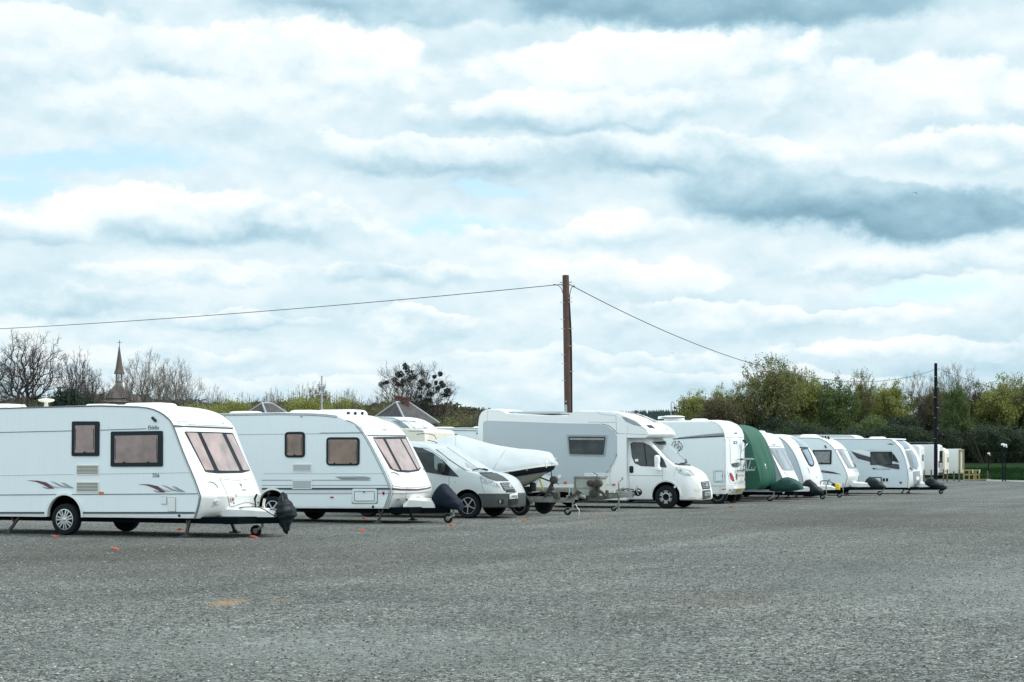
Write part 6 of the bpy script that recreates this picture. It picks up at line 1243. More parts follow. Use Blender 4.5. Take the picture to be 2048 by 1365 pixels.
Gm.ribbon('rear_lamp', P(17, 294, 728, 298, 775, 312, 825, 345, 858), P(17, 316, 727, 338, 760, 355, 800, 371, 858), M['red'], .014, step=1); Gm.patch('rear_lamp', P(17, 545, 738, 556, 738, 552, 815, 520, 852, 516, 840, 530, 780), M['red'], .012, .02, 1, step=2)
st_ = Gm.patch('sticker', P(17, 355, 248, 410, 248, 410, 292, 355, 292), M['bluest'], .008, .012, .3, step=2); Gm.patch('sticker_mark', P(17, 372, 262, 396, 262, 396, 280, 372, 280), M['wtext'], .014, .006, .3, st_, step=2)
Gm.patch('number_plate', P(17, 412, 966, 478, 962, 462, 1020, 394, 1026), M['yplate'], .012, .02, .3, step=2); Gm.patch('side_light', P(17, 180, 970, 242, 970, 242, 986, 180, 986), M['orange'], .012, .02, .3, step=2); Gm.patch('high_brake_lamp', P(17, 365, 119, 410, 122, 408, 136, 370, 134), M['black'], .012, .02, .3, step=2); Gm.patch('reflector', P(17, 293, 985, 318, 978, 310, 995, 293, 998), M['black'], .012, .02, 0, step=2)
def gp(r, *a, off=.28):
    out = []
    for p in P(r, *a):
        hh, nn = Gm.hit(p); d = Gm.ray(p); t = (hh.x + off - Gm.o.x) / d.x if abs(d.x) > .05 else (hh - Gm.o).length; q = Gm.o + d * t if False else hh + Vector((off, 0, 0)); out.append(q)
    return out
xR = pr[6][0] if False else max(p[0] for p in pr) + .20
def rk(y, z, d=0): return (xR + d, y, z)
Z = lambda py, px=1475: EH + (HY - py) / Gm.scale(0)
mb = MB(); za, zb_, zc = Z(919), Z(940.5), Z(949)
for y in (-.35, .35): mb.tube([rk(y, za, -.1), rk(y, za, .10), rk(y, zb_ - .02, .12), rk(y, zb_, -.1)], .018, 8)
for z in (za, zb_): mb.tube([rk(-.62, z, .16), rk(.62, z, .16)], .020, 8); mb.tube([rk(-.58, z, .34), rk(.58, z, .34)], .020, 8)
for y in (-.45, 0, .45): mb.tube([rk(y, zb_, -.05), rk(y, zb_ - .02, .38), rk(y, zb_ + .12, .42)], .016, 8); mb.tube([rk(y, za, .1), rk(y, za + .03, .34)], .016, 8)
for y in (-.5, .2): mb.tube([rk(y, zb_ - .05, .2), rk(y, za + .05, .34)], .02, 8)
mb.tube(crom([rk(-.25, za + .05, .05), rk(-.15, za + .55, .1), rk(.02, za + .68, .14), rk(.12, za + .40, .12), rk(.1, za, .1)], 4), .012, 6); mb.tube(crom([rk(-.05, za + .3, .1), rk(.1, za + .52, .2), rk(.3, za + .58, .2)], 4), .014, 6); mb.build('bicycle_rack', M['rail'], Gm.root, 40)
mb = MB()
for y, z, d in ((-.05, za + .66, .14), (.12, za + .62, .14), (.28, za + .55, .2), (-.5, za, .16), (.1, za, .3), (-.3, zb_, .2), (.2, zb_, .3), (.1, zc, .2)): mb.rbox((xR + d, y, z), (.09, .13, .07), .025)
mb.build('rack_clamp', M['black'], Gm.root, 40)
x, z = Gm.S([(1325, 838)], -.3)[0]; x2, _ = Gm.S([(1366, 838)], -.3)[0]; z -= .02; mb = MB(); n_ = 20; mb.lathe([(.0, .16), (.3, .15), (.42, .12), (.43, .10), (.1, .06), (0, .06)], ((x + x2) / 2 - .05, -.1, z - .02), 'z', 24); mb.rbox(((x + x2) / 2, -.1, z), (.7, .35, .07), .03); mb.lathe([(.14, 0), (.12, .09), (0, .1)], (x - .1, -.1, z + .02), 'z', 16); mb.build('satellite_dish', M['white'], Gm.root, 40)
x, z = Gm.S([(1395, 842)], -.3)[0]; vent(Gm, 'roof_light', x - .3, x + .3, 0, z - .06, .14, .6)
mb = MB(); x1_ = max(p[0] for p in pr); mb.box((x1_ - 3.2, 0, .40), (5.7, 1.8, .2)); mb.build('chassis', M['under'], Gm.root, 0)
for s in (-1, 1): wheel(Gm.root, Gm.S([(1434, 990)])[0][0], s * .98, .34, .34, .22, s, 'steel', m=M['hub']); foot_steady(Gm, x1_ - .25, s * .8, .42, -.1)
wheel(Gm.root, Gm.S([(1434, 990)])[0][0] - 3.9, -.95, .34, .34, .22, -1, 'steel', m=M['hub']); wheel(Gm.root, Gm.S([(1434, 990)])[0][0] - 3.9, .95, .34, .34, .22, 1, 'steel', m=M['hub'])

# ================================================================== caravan under a green cover
Hc = Veh('covered_caravan', 'caravan hidden under a green fabric cover with a small white mark, beside the bicycle rack', 'covered caravan', 59.3, 1500, 2.3)
pr = Hc.S(crom(P(6, 960, 386, 1020, 388, 1085, 406, 1145, 445, 1195, 515, 1232, 610, 1270, 735, 1300, 850, 1310, 940, 1298, 1000, 1270, 1030), 3), .75); xl = pr[0][0] - 5.2
pr = pr + [(pr[-1][0] - .6, .52), (xl, .50), (xl - .05, 2.3), (xl + .15, pr[0][1] - .05)]
wr = lambda x, y, z: .030 * sin(y * 9 + z * 1.5) * max(0, min(1, (2.6 - z))) + .022 * sin(y * 21 + x * 2) * max(0, min(1, (1.9 - z) / 1.2)) + .01 * sin(x * 5 + z * 3)
gc = shell([tuple(p) for p in dense(pr, .16, True)], Hc.hw, bulge=.10, bexp=2.2, camber=.06, inx=.08, mats=[M['green']], parent=Hc.root, name='fabric_cover', ny=61, wrinkle=wr, smooth=80); Hc.setbvh(gc)
mk = MB(); Hc.ribbon('', P(17, 826, 590, 836, 592), P(17, 830, 622, 846, 630), None, .012, mb=mk, step=1); mk.build('cover_mark', M['wtext'], Hc.root, 0, recalc=False); mk = MB(); Hc.ribbon('', P(17, 835, 642, 850, 642), P(17, 836, 660, 856, 660), None, .012, mb=mk, step=1); mk.build('cover_mark', M['lseam'], Hc.root, 0, recalc=False)
mb = MB()
for px in (1483, 1501, 1522, 1538):
    x, z = Hc.S([(px, 1000)], -.6)[0]
for y in (-.95, -.3, .35, .95): mb.box((xl + 5.0, y, .26), (.035, .035, .52))
for x in np.linspace(xl + 2.2, xl + 4.6, 4): mb.box((x, -.98, .28), (.04, .04, .5))
mb.build('cover_pole', M['under'], Hc.root, 0)
mb = MB(); mb.box((xl + 2.7, 0, .45), (5.0, 1.9, .2)); mb.bar((xl + 5.2, -.5, .5), (xl + 6.7, 0, .5), .07, .12); mb.bar((xl + 5.2, .5, .5), (xl + 6.7, 0, .5), .07, .12); mb.build('chassis', M['under'], Hc.root, 0)
for s in (-1, 1): wheel(Hc.root, xl + 2.6, s * 1.0, .32, .32, .19, s, 'steel', m=M['hub'])
jockey(Hc, xl + 6.5, .5, .1)
bag_at(Hc, 'hitch_cover', M['dgreen'], [(1541, 972, 981), (1550, 966, 984), (1560, 960, 984), (1570, 955, 984), (1584, 956.5, 983), (1594, 962, 981), (1601, 968, 980), (1605, 976, 979)], .2, 0, 'dark green drape over the hitch in front of the green covered caravan', hw=.34, seed=8, wr=.03)

# ================================================================== generic touring caravan
def caravan(label, q, pxr, rail, ybot, W=2.2, length=5.6, side=None, bulge=.2, cyl=True, wheelpx=None, top=None, name='caravan', group=None, hitch=True, mold='white', seams=True):
    V = Veh(name, label, 'caravan', q, pxr, W, group=group); rx_ = V.S(crom(rail, 2)); zb = V.S([(rail[-1][0], ybot)])[0][1]; zb = max(.3, min(.5, zb))
    xb = max(p[0] for p in rx_) - length; zt = rx_[0][1]; pr = rx_ + [(rx_[-1][0] - .04, zb), (xb, zb), (xb - .05, 1.6), (xb + .05, zt - .25), (xb + .25, zt - .03)]
    b = shell(pr, V.hw, bulge=bulge, bexp=4, camber=.05, mats=[M[mold]], parent=V.root, name='body'); wx = (max(p[0] for p in rx_) - length * .52)
    cx_ = sum(p[0] for p in pr) / len(pr); cz_ = sum(p[1] for p in pr) / len(pr); sps = []
    for s in (-1, 1):
        mb = MB(); mb.prism([(cx_ + (x - cx_) * .985, cz_ + (z - cz_) * .97) for x, z in pr], s * V.hw, s * (V.hw + .006)); sps.append(mb.build('side_panel', side or M['side'], V.root, 0))
    for o in sps + [b]: cut(o, [(wx, .36, .40, -3, 3)], M['under'])
    V.setbvh(b, *sps); V.rail3 = rx_; V.zb = zb
    mb = MB()
    for s in (-1, 1): mb.tube([(x, s * (V.hw + .008), z) for x, z in [(xb + .3, zt - .02)] + rx_], .016, 5)
    mb.build('edge_rail', M['gstripe'], V.root, 40)
    for s in (-1, 1): wheel(V.root, wx, s * (V.hw - .12), .32, .32, .19, s, 'spoke', 6); foot_steady(V, xb + .5, s * .85, zb, .2); foot_steady(V, rx_[-1][0] - .3, s * .85, zb, -.15)
    xe = rx_[-1][0]
    if hitch: chassis(V, xb + .3, xe + .4, zb - .1, zb + .02, xe + 1.45); afr(V, xe - .05, xe + 1.15, zb + .24, zb + .01, 1.2, .34, M['white']); jockey(V, xe + 1.3, .6, .1)
    else: chassis(V, xb + .3, xe - .1, zb - .1, zb + .02, xe + .3)
    V.xb = xb; V.zt = zt; V.xe = xe; return V
I_ = caravan('white caravan whose raked window shows blue reflections, just right of the green cover', 62.9, 1590, [(1500, 866), (1514, 867.5), (1524, 871), (1531, 880), (1538, 895), (1546, 915), (1555, 935), (1563, 952), (1568, 966), (1566, 988)], 988, mold='white', side=M['grey'])  # grey side skin: shade on this white wall put into its colour
fw = I_.patch('front_window', P(7, 258, 522, 462, 520, 480, 560, 605, 800, 590, 828, 470, 832, 440, 820), M['gstripe'], .012, .03, 1, step=3)
for q, m_ in ((P(7, 275, 535, 330, 545, 470, 810, 440, 805), 'greyp'), (P(7, 345, 545, 415, 545, 555, 815, 480, 820), 'bluep'), (P(7, 428, 545, 460, 545, 590, 800, 565, 812), 'greyp')): I_.patch('pane', q, M[m_], .02, .012, .6, fw, step=3)  # blue of the middle pane is a reflection painted into its colour
mb = MB(); I_.line(mb, crom(P(7, 460, 850, 500, 880, 520, 905), 2), .014, .006); I_.line(mb, crom(P(7, 530, 870, 590, 882, 650, 872), 2), .006, .004); I_.line(mb, P(7, 335, 712, 360, 718), .016, .01); I_.line(mb, P(7, 690, 920, 712, 970), .02, .006); mb.build('front_seam', M['lseam'], I_.root, 0); I_.text('SWIFT', P(7, 335, 492)[0], .12, M['gstripe']); mb = MB(); I_.line(mb, P(7, 240, 500, 460, 505), .012, .01); mb.build('trim_line', M['lseam'], I_.root, 0)
x, z = I_.S([(1545, 868)], -.3)[0]; vent(I_, 'roof_light', x - 1.4, x - .4, 0, I_.zt - .02, .12, .7)
bag_at(I_, 'hitch_cover', M['bcloth'], [(1606, 968, 988), (1610, 963, 992), (1616, 959.5, 993), (1624, 962, 994), (1634, 972, 992), (1643, 979, 991), (1649, 985, 991)], 0, 0, 'black hitch cover with a white piped edge, right of the green drape', hw=.24, seed=11, wr=.02)
J_ = caravan('caravan', 66.2, 1630, [(1520, 870.5), (1545, 871.5), (1556, 874), (1568, 881), (1579, 893), (1589, 909), (1597, 928), (1603, 948), (1606, 962), (1604, 988)], 988, side=M['silver'], bulge=.5)
tag(J_.root, 'caravan with a curved silver nose and a skylight above the front window')
J_.patch('skylight', P(7, 548, 372, 620, 374, 700, 415, 755, 460, 785, 512, 690, 515, 655, 470, 600, 410), M['bluep'], .014, .02, 1, step=3)
fw = J_.patch('front_window', P(7, 685, 530, 790, 525, 830, 600, 878, 720, 870, 765, 840, 782, 800, 755, 740, 640), M['frame'], .012, .03, 1.5, step=3)
J_.patch('pane', P(7, 710, 550, 780, 545, 820, 620, 862, 730, 840, 762, 805, 735, 760, 640), M['bluep'], .02, .012, 1, fw, step=3)
mb = MB(); J_.line(mb, P(7, 675, 518, 790, 520), .03, .01); mb.build('trim_line', M['frame'], J_.root, 0); mb = MB(); J_.line(mb, crom(P(7, 785, 785, 805, 830, 810, 870), 2), .014, .006); J_.line(mb, P(7, 910, 905, 912, 935), .02, .006); J_.line(mb, crom(P(7, 830, 800, 870, 815, 915, 800), 2), .006, .004); mb.build('front_seam', M['lseam'], J_.root, 0)
x, z = J_.S([(1660, 972)], 0)[0]; q = J_.S([(1675, 974)], 0)[0]; mb = MB(); mb.rbox((q[0], 0, q[1]), (.20, .22, .27), .05); lk = mb.build('hitch_lock', M['ylock'], J_.root, 40); MB().rbox((q[0] - .16, 0, q[1]), (.16, .24, .26), .04).build('lock_body', M['black'], lk, 40)
mb = MB(); mb.tube(crom([(a, -.1, b) for a, b in J_.S(P(7, 960, 1030, 965, 985, 985, 970, 1050, 970, 1062, 985, 1060, 1025), -.1)], 2), .02, 6); mb.tube([(a, 0, b) for a, b in J_.S(P(7, 1060, 1000, 1065, 970, 1090, 950), 0)], .016, 6); mb.tube([(a, 0, b) for a, b in J_.S(P(7, 1075, 970, 1140, 1005, 1190, 1020), 0)], .016, 6); mb.build('handbrake', M['black'], J_.root, 40)
K_ = caravan('caravan with a grey side window and a dark swoosh below it, beside the yellow lock', 70.9, 1690, [(1560, 875.8), (1602, 876.2), (1632, 876.6), (1646, 880), (1658, 887.4), (1670, 900), (1679, 916.7), (1689, 935.8), (1694.5, 950.4), (1694, 959), (1689, 974)], 975.5, side=M['side'])
sidewin(K_, P(7, 850, 550, 1116, 548, 1112, 744, 880, 742, 872, 620), M['frame'], M['greyp'], 2.5, inner=P(7, 872, 572, 1095, 570, 1090, 725, 895, 725, 890, 620))
K_.ribbon('swoosh_decal', P(7, 930, 820, 1040, 832, 1140, 848, 1245, 882), P(7, 930, 845, 1040, 862, 1140, 872, 1245, 884), M['dstripe'], .010, step=2); mb = MB(); K_.line(mb, P(7, 1020, 487, 1040, 520), .03, .02); mb.build('awning_light', M['black'], K_.root, 0); mb = MB(); K_.line(mb, P(7, 965, 834, 1040, 846), .012, .02); mb.build('decal_script', M['gstripe'], K_.root, 0)
fw = K_.patch('front_window', P(7, 1190, 548, 1362, 546, 1480, 780, 1470, 802, 1350, 804, 1330, 790), M['gstripe'], .012, .03, 1, step=3); K_.patch('pane', P(7, 1205, 560, 1355, 558, 1465, 785, 1345, 792), M['greyp'], .02, .012, .8, fw, step=3)
K_.patch('curtain', P(7, 1265, 562, 1320, 562, 1420, 785, 1385, 785, 1330, 680), M['tarp'], .024, .01, 1, fw, step=3)
mb = MB(); K_.line(mb, crom(P(7, 1370, 810, 1440, 836, 1520, 820), 2), .006, .003); K_.line(mb, P(7, 1505, 895, 1518, 990), .014, .006); K_.line(mb, P(7, 1460, 1000, 1510, 1008, 1550, 990), .006, .003); K_.line(mb, P(7, 1160, 545, 1360, 542), .016, .01); mb.build('front_seam', M['seam'], K_.root, 0)
K_.patch('marker_lamp', P(7, 1368, 1024, 1408, 1024, 1408, 1046, 1368, 1048), M['cream'], .02, .02, .5, step=2)
mb = MB()
for k in range(3): x, z = K_.S([(1646 + k * 5.5, 877.5)], -.5)[0]; mb.box((x, -.5, z + .03), (.08, .05, .14), ry=-.5)
mb.build('roof_clip', M['black'], K_.root, 0); x, z = K_.S([(1600, 870)], -.2)[0]; vent(K_, 'roof_light', x, x + .75, 0, K_.zt - .02, .17, .8)
x0, _ = K_.S([(1632, 872)], .3)[0]; x1, _ = K_.S([(1706, 872)], .9)[0]
bag_at(K_, 'hitch_cover', M['bcloth'], [(1730, 966, 976), (1734, 958, 979), (1742, 955.5, 980), (1750, 957, 979.5), (1760, 965, 979), (1767, 970, 978), (1771, 974, 977)], 0, 0, 'shiny black hitch cover below the hatch of the grey-striped caravan', hw=.24, seed=13, wr=.03)
L2 = caravan('silver caravan with a charcoal stripe and dark square window, left of the far pole', 75.3, 1830, [(1680, 878.6), (1774, 879), (1782.5, 881), (1791, 886), (1800, 896), (1807.5, 911), (1812, 927), (1815.5, 944.5), (1816.5, 959), (1815.5, 976)], 977, side=M['silver'], length=6.4, bulge=.42)
L2.ribbon('charcoal_stripe', P(8, 150, 565, 280, 610, 415, 648), P(8, 240, 665, 330, 690, 415, 712), M['dstripe'], .012, step=4); L2.ribbon('charcoal_stripe', P(8, 530, 762, 640, 755, 750, 735, 805, 745), P(8, 560, 768, 660, 790, 780, 812, 815, 812), M['dstripe'], .012, step=3)
L2.ribbon('stripe', P(8, 160, 548, 300, 543, 415, 575), P(8, 200, 575, 300, 600, 415, 640), M['wtext'], .011, step=4); L2.ribbon('stripe', P(8, 220, 672, 330, 700, 415, 720), P(8, 225, 680, 330, 710, 415, 728), M['wtext'], .013, step=4); L2.ribbon('stripe', P(8, 300, 543, 700, 550), P(8, 370, 565, 715, 572), M['tarp'], .011, step=4)
sw_ = L2.patch('side_window', P(8, 415, 574, 712, 574, 712, 755, 415, 750), M['frame'], .03, .04, .5, step=3); L2.patch('pane', P(8, 425, 590, 700, 590, 700, 745, 425, 742), M['glass'], .034, .01, .4, sw_, step=4)
L2.patch('side_window', P(8, 716, 590, 745, 620, 785, 680, 805, 722, 716, 700), M['glass'], .018, .03, .5, step=3)
hh = L2.patch('service_hatch', P(8, 390, 918, 572, 918, 572, 1000, 400, 1000), M['dstripe'], .014, .03, .4, step=3); L2.patch('hatch_door', P(8, 405, 932, 555, 932, 555, 1000, 410, 1000), M['silver'], .018, .01, .3, hh, step=3)
for a in (585, 628): L2.patch('fridge_vent', P(8, a, 935, a + 28, 935, a + 28, 978, a, 978), M['black'], .016, .03, .3, step=2)
L2.patch('socket', P(8, 812, 980, 845, 980, 845, 1010, 812, 1010), M['dstripe'], .016, .03, 2, step=1.5); L2.patch('emblem', P(8, 445, 792, 478, 792, 478, 815, 445, 815), M['dstripe'], .012, .02, 1, step=1.5); L2.text('Buccaneer', P(8, 585, 822)[0], .17, M['ltext'], shear=.3); L2.patch('awning_light', P(8, 640, 466, 690, 460, 750, 470, 690, 478), M['dstripe'], .012, .02, .5, step=2)
L2.patch('skylight', P(8, 765, 415, 830, 412, 905, 445, 965, 530, 885, 545, 850, 490), M['bluep'], .014, .02, 1, step=3)
fw = L2.patch('front_window', P(8, 885, 552, 980, 548, 1040, 640, 1075, 760, 1050, 820, 985, 800, 960, 780), M['gstripe'], .012, .03, 1, step=3)
for q, m_ in ((P(8, 905, 565, 925, 565, 1000, 785, 985, 790), 'greyp'), (P(8, 935, 562, 965, 560, 1040, 740, 1050, 800, 1010, 795), 'bluep')): L2.patch('pane', q, M[m_], .02, .012, .4, fw, step=3)
fp = L2.patch('front_locker', P(8, 995, 845, 1085, 830, 1095, 900, 1095, 1000, 1070, 1025, 1012, 1020), M['gstripe'], .012, .02, 1, step=2); L2.patch('emblem', P(8, 1035, 925, 1060, 905, 1082, 925, 1078, 950, 1058, 965, 1038, 950), M['wtext'], .018, .01, 1, fp, step=1.5); mb = MB(); L2.line(mb, P(8, 950, 790, 990, 825), .03, .02); L2.line(mb, P(8, 1060, 975, 1062, 1000), .02, .03); mb.build('grab_handle', M['seam'], fp, 0)
x, z = L2.S([(1738, 876)], -.2)[0]; vent(L2, 'roof_vent', x, x + .72, 0, L2.zt - .02, .13, .7)
x, z = L2.S([(1712, 875)], -.2)[0]
bag_at(L2, 'hitch_cover', M['bcloth'], [(1850, 962, 974), (1857, 957, 975), (1862, 954, 976), (1868, 958, 977), (1876, 964, 979), (1884, 969, 980), (1890, 972, 980), (1893.5, 976, 978)], -.1, 0, 'black hitch cover with white print in front of the far pole', hw=.25, seed=17, wr=.04)
# long white caravan standing between the last two, seen only by its roof
Lr = caravan('caravan seen only as a long white roof behind the caravan with the grey side window', 88, 1700, [(1600, 871.5), (1690, 872), (1704, 873), (1712, 878), (1720, 890), (1728, 910), (1736, 935), (1740, 950), (1738, 965)], 965, length=6.2)

# ================================================================== second row, glimpsed behind the first
N_ = caravan('white caravan with a glazed sloping roof front, glimpsed above the silver van', 51.5, 826, [(700, 835.6), (775, 836), (790, 837.5), (800, 842), (811, 849), (820, 857), (830, 871), (840, 900), (848, 930), (848, 985)], 985, length=5.0, hitch=False, bulge=.15)
N_.ribbon('roof_skylight', P(3, 705, 262, 800, 262, 880, 268), P(3, 800, 330, 900, 334, 1000, 336), M['bluep'], .012, step=4); mb = MB(); N_.line(mb, P(3, 700, 258, 790, 325), .012, .02); N_.line(mb, P(3, 800, 262, 900, 332), .012, .02); N_.line(mb, P(3, 880, 268, 1005, 336), .012, .02); mb.build('skylight_bar', M['rail'], N_.root, 0)
O_ = Veh('motorhome', 'cream over-cab nose of a motorhome showing above the silver van', 'motorhome', 46.3, 880, 2.2)
pr = O_.S([(849.5, 885), (849.5, 866), (846, 860), (838, 859.5), (800, 858.5), (780, 858.5)]); xe = pr[0][0]; lp = [(xe - .25, 1.78)] + pr + [(xe - 5.6, 2.62), (xe - 5.6, .4), (xe - 1.5, .4), (xe - 1.5, 1.75)]
ob = shell(lp, O_.hw, bulge=.06, bexp=6, camber=.03, mats=[M['cream']], parent=O_.root, name='body'); O_.setbvh(ob)
mb = MB(); O_.line(mb, crom(P(3, 910, 380, 960, 374, 1030, 378, 1065, 395, 1078, 432), 2), .010, .004); O_.line(mb, P(3, 840, 352, 970, 354), .008, .004); mb.build('body_seam', M['seam'], O_.root, 0)
stc = [(xe - 2.0, .35, 1.76, .95, 1.2), (xe - 1.2, .35, 1.76, .98, 1.2), (xe - .5, .35, 1.74, .98, 1.2), (xe + .1, .35, 1.3, .96, 1.15), (xe + .5, .35, 1.15, .9, 1.1), (xe + .75, .4, .95, .75, .85)]
oc = loft(stc, .17, 'cab', [M['cream']], O_.root); mb = MB(); mb.prism([(xe - .45, 1.70), (xe + .06, 1.30), (xe - .9, 1.25), (xe - .9, 1.70)], -.985, .985); mb.build('cab_window', M['glass'], O_.root, 0)
for s in (-1, 1): wheel(O_.root, xe - .1, s * .86, .33, .33, .2, s, 'steel', m=M['hub']); wheel(O_.root, xe - 3.9, s * .9, .33, .33, .2, s, 'steel', m=M['hub'])
P_ = caravan('pale caravan side glimpsed between the covered boat and the large grey motorhome', 56.6, 960, [(860, 858), (930, 857.5), (985, 857), (1000, 862), (1010, 880), (1020, 900), (1026, 930), (1024, 970)], 970, length=6.6, hitch=False)
for a, b in ((866, 898), (944, 966)): x, z = P_.S([(a, 857)], -.3)[0]; x2, _ = P_.S([(b, 857)], -.3)[0]; vent(P_, 'roof_light', x, x2, 0, P_.zt - .03, .12, .7)
mb = MB(); P_.line(mb, P(4, 100, 395, 465, 400), .012, .01); P_.line(mb, P(4, 460, 418, 460, 430), .03, .02); P_.line(mb, P(4, 225, 435, 268, 438), .02, .02); mb.build('trim_line', M['seam'], P_.root, 0)
Q_ = caravan('pale roofed caravan far behind, in the gap between the first and second caravans', 60, 300, [(150, 862), (260, 862), (280, 866), (292, 880), (300, 900), (306, 930), (304, 960)], 960, length=5.5, hitch=False) if False else None

# ================================================================== vehicles at the far end
def facepatch(V, name, y0, y1, z0, z1, m, off=.02, parent=None, th=.02, mb=None):
    xs_ = []
    for y, z in ((y0, z0), (y1, z0), (y1, z1), (y0, z1)):
        h = V.bvh.ray_cast(Vector((20, y, z)), Vector((-1, 0, 0))); xs_.append((h[0].x if h[0] else V.xe, y, z))
    q = MB(); q.add([(x + off, y, z) for x, y, z in xs_] + [(x + off - th - .02, y, z) for x, y, z in xs_], [(0, 1, 2, 3), (0, 4, 5, 1), (1, 5, 6, 2), (2, 6, 7, 3), (3, 7, 4, 0)]); return q.build(name, m, parent or V.root, 0)
def boxveh(name, label, cat, q, px, H, L, m, round_=.25, W=2.2, zb=.42, mside=None):
    V = Veh(name, label, cat, q, px, W); r = round_; pr = [(0, zb), (0, H - r)] + [(-r + r * cos(a), H - r + r * sin(a)) for a in np.linspace(.3, 1.3, 4)] + [(-r, H), (-L, H), (-L, zb)]
    b = shell(pr, V.hw, bulge=.08, bexp=5, camber=.04, mats=[m], parent=V.root, name='body'); V.setbvh(b); V.xe = 0
    for s in (-1, 1): wheel(V.root, -L * .45, s * (V.hw - .1), .32, .32, .19, s, 'steel', m=M['hub'])
    mb = MB(); mb.box((-L / 2, 0, zb - .03), (L - .2, V.W - .3, .14)); mb.build('chassis', M['under'], V.root, 0); return V
V1 = boxveh('caravan', 'small white caravan end with a narrow dark window, left of the far pole', 'caravan', 128, 1839, 2.66, 5.2, M['white'], .32)
facepatch(V1, 'window', -.35, .45, 1.45, 1.95, M['glass']); facepatch(V1, 'end_moulding', -1.0, 1.0, 2.12, 2.16, M['gstripe'], .01); facepatch(V1, 'number_plate', -.25, .25, .62, .74, M['plate']); facepatch(V1, 'rear_lamp', -.9, -.7, .6, .85, M['red']); facepatch(V1, 'rear_lamp', .7, .9, .6, .85, M['red'])
V2 = boxveh('panel_van', 'tall white panel van with a red tail lamp right of the far pole', 'van', 132, 1876, 2.72, 6.2, M['white'], .16, zb=.35); tag(V2.root, 'tall white van with roof rails, its red tail lamp just right of the far pole')
facepatch(V2, 'rear_window', -.75, .8, 1.3, 2.25, M['glass']); facepatch(V2, 'rear_lamp', -1.02, -.80, .95, 1.45, M['red'], .03); facepatch(V2, 'rear_lamp', .80, 1.02, .95, 1.45, M['red'], .03); facepatch(V2, 'bumper', -1.0, 1.0, .36, .56, M['black'], .08); facepatch(V2, 'door_panel', -.7, .75, .62, 1.25, M['gstripe'])
mb = MB()
for y in (-.95, .95): mb.tube([(-.6, y, 2.92), (-6.0, y, 2.92)], .035, 6); [mb.box((x, y, 2.82), (.06, .05, .2)) for x in (-.8, -2.5, -4.2, -5.8)]
for x in (-.8, -2.5, -4.2, -5.8): mb.box((x, 0, 2.90), (.06, 1.9, .05))
mb.build('roof_rack', M['drail'], V2.root, 0)
V3 = boxveh('caravan', 'cream caravan end with a small window between the white van and the box trailer', 'caravan', 136, 1889.5, 2.5, 5.0, M['cream'], .45); facepatch(V3, 'window', -.15, .45, 1.35, 1.75, M['glass']); facepatch(V3, 'number_plate', -.3, .3, .6, .72, M['black']); facepatch(V3, 'rear_lamp', -.95, -.7, .55, .7, M['red']); facepatch(V3, 'end_moulding', -1.0, 1.0, 1.9, 1.94, M['seam'], .01)
V4 = boxveh('box_trailer', 'plain white box trailer with tan corner posts, rightmost of the parked row', 'trailer', 140, 1917, 2.42, 4.2, M['white'], .04); mb = MB()
for y in (-1.08, 1.08): mb.box((.1, y, 1.4), (.12, .14, 2.0))
mb.box((.1, 0, 2.36), (.12, 2.3, .12)); mb.box((.1, 0, .5), (.12, 2.3, .14)); mb.build('end_frame', M['timber'], V4.root, 0); mb = MB(); mb.prism([(-1.9 + .5 * cos(t), .40 + .55 * sin(t)) for t in np.linspace(0, pi, 14)], -1.13, -1.09); mb.build('wheel_arch', M['black'], V4.root, 0)
# ================================================================== poles and cable
def pole(px, D, ytop, r, m, label, lean=0, yb=None, name='utility_pole'):
    b = Vector(((px - CX) / FPX * D, D, 0)); H = EH + (HY - ytop) / FPX * D; o = empty(name, b); tag(o, label, 'utility pole', 'wooden poles carrying the cable')
    o.rotation_euler = (0, lean, 0); mb = MB(); mb.lathe([(r * 1.06, -.3), (r * 1.0, H * .4), (r * .84, H), (0, H + .02)], (0, 0, 0), 'z', 18); mb.build('shaft', m, o, 50); return o, H
pA, HA = pole(1140, 66, 551, .155, M['wood'], 'tall brown wooden pole standing behind the large motorhome', lean=-.0195)
mb = MB(); step = MB()
for i, (y, s) in enumerate(((605, 1), (640, -1), (658, 1), (693, 1), (728, -1), (744, 1), (762, -1), (597.6, 1), (606, -1), (658, -1), (710, -1))): z = EH + (HY - y) / FPX * 66; step.tube([(0, -.10, z), (s * .22, -.12, z), (s * .24, -.12, z + .04)], .012, 5)
step.build('climbing_step', M['steel'], pA, 0)
mb = MB(); mb.tube(crom([(.13, -.05, HA - .95), (.13, -.06, HA - 1.2), (.17, -.06, HA - 2.5), (.16, -.06, HA - 4.0), (.14, -.08, HA - 5.5), (.12, -.11, .2)], 3), .030, 7); mb.build('cable_guard', M['black'], pA, 50)
mb = MB(); mb.bar((-.24, 0, HA - .28), (.24, 0, HA - .28), .05, .04); mb.bar((-.2, 0, HA - .40), (.2, 0, HA - .40), .03, .03); mb.rbox((-.1, -.15, HA - 5.6), (.1, .08, .8), .02); [mb.box((-.09, -.17, HA - 5.5 + k * .15), (.05, .06, .05)) for k in range(4)]; mb.build('bracket', M['steel'], pA, 0)
pB, HB = pole(1871.5, 128, 727, .14, M['dwood'], 'dark far pole standing between the parked row and the wood')
step = MB()
for i in range(8): z = 2.4 + i * .8; s = -1 if i % 2 else 1; step.tube([(0, -.12, z), (s * .19, -.12, z)], .016, 4)
step.build('climbing_step', M['steel'], pB, 0)
mb = MB(); mb.bar((-.22, 0, HB - .5), (.22, 0, HB - .5), .05, .05); mb.build('bracket', M['steel'], pB, 0)
topA = Vector(((1131 - CX) / FPX * 66, 66, HA - .36)); topB = Vector(((1871.5 - CX) / FPX * 128, 128, HB - .55))
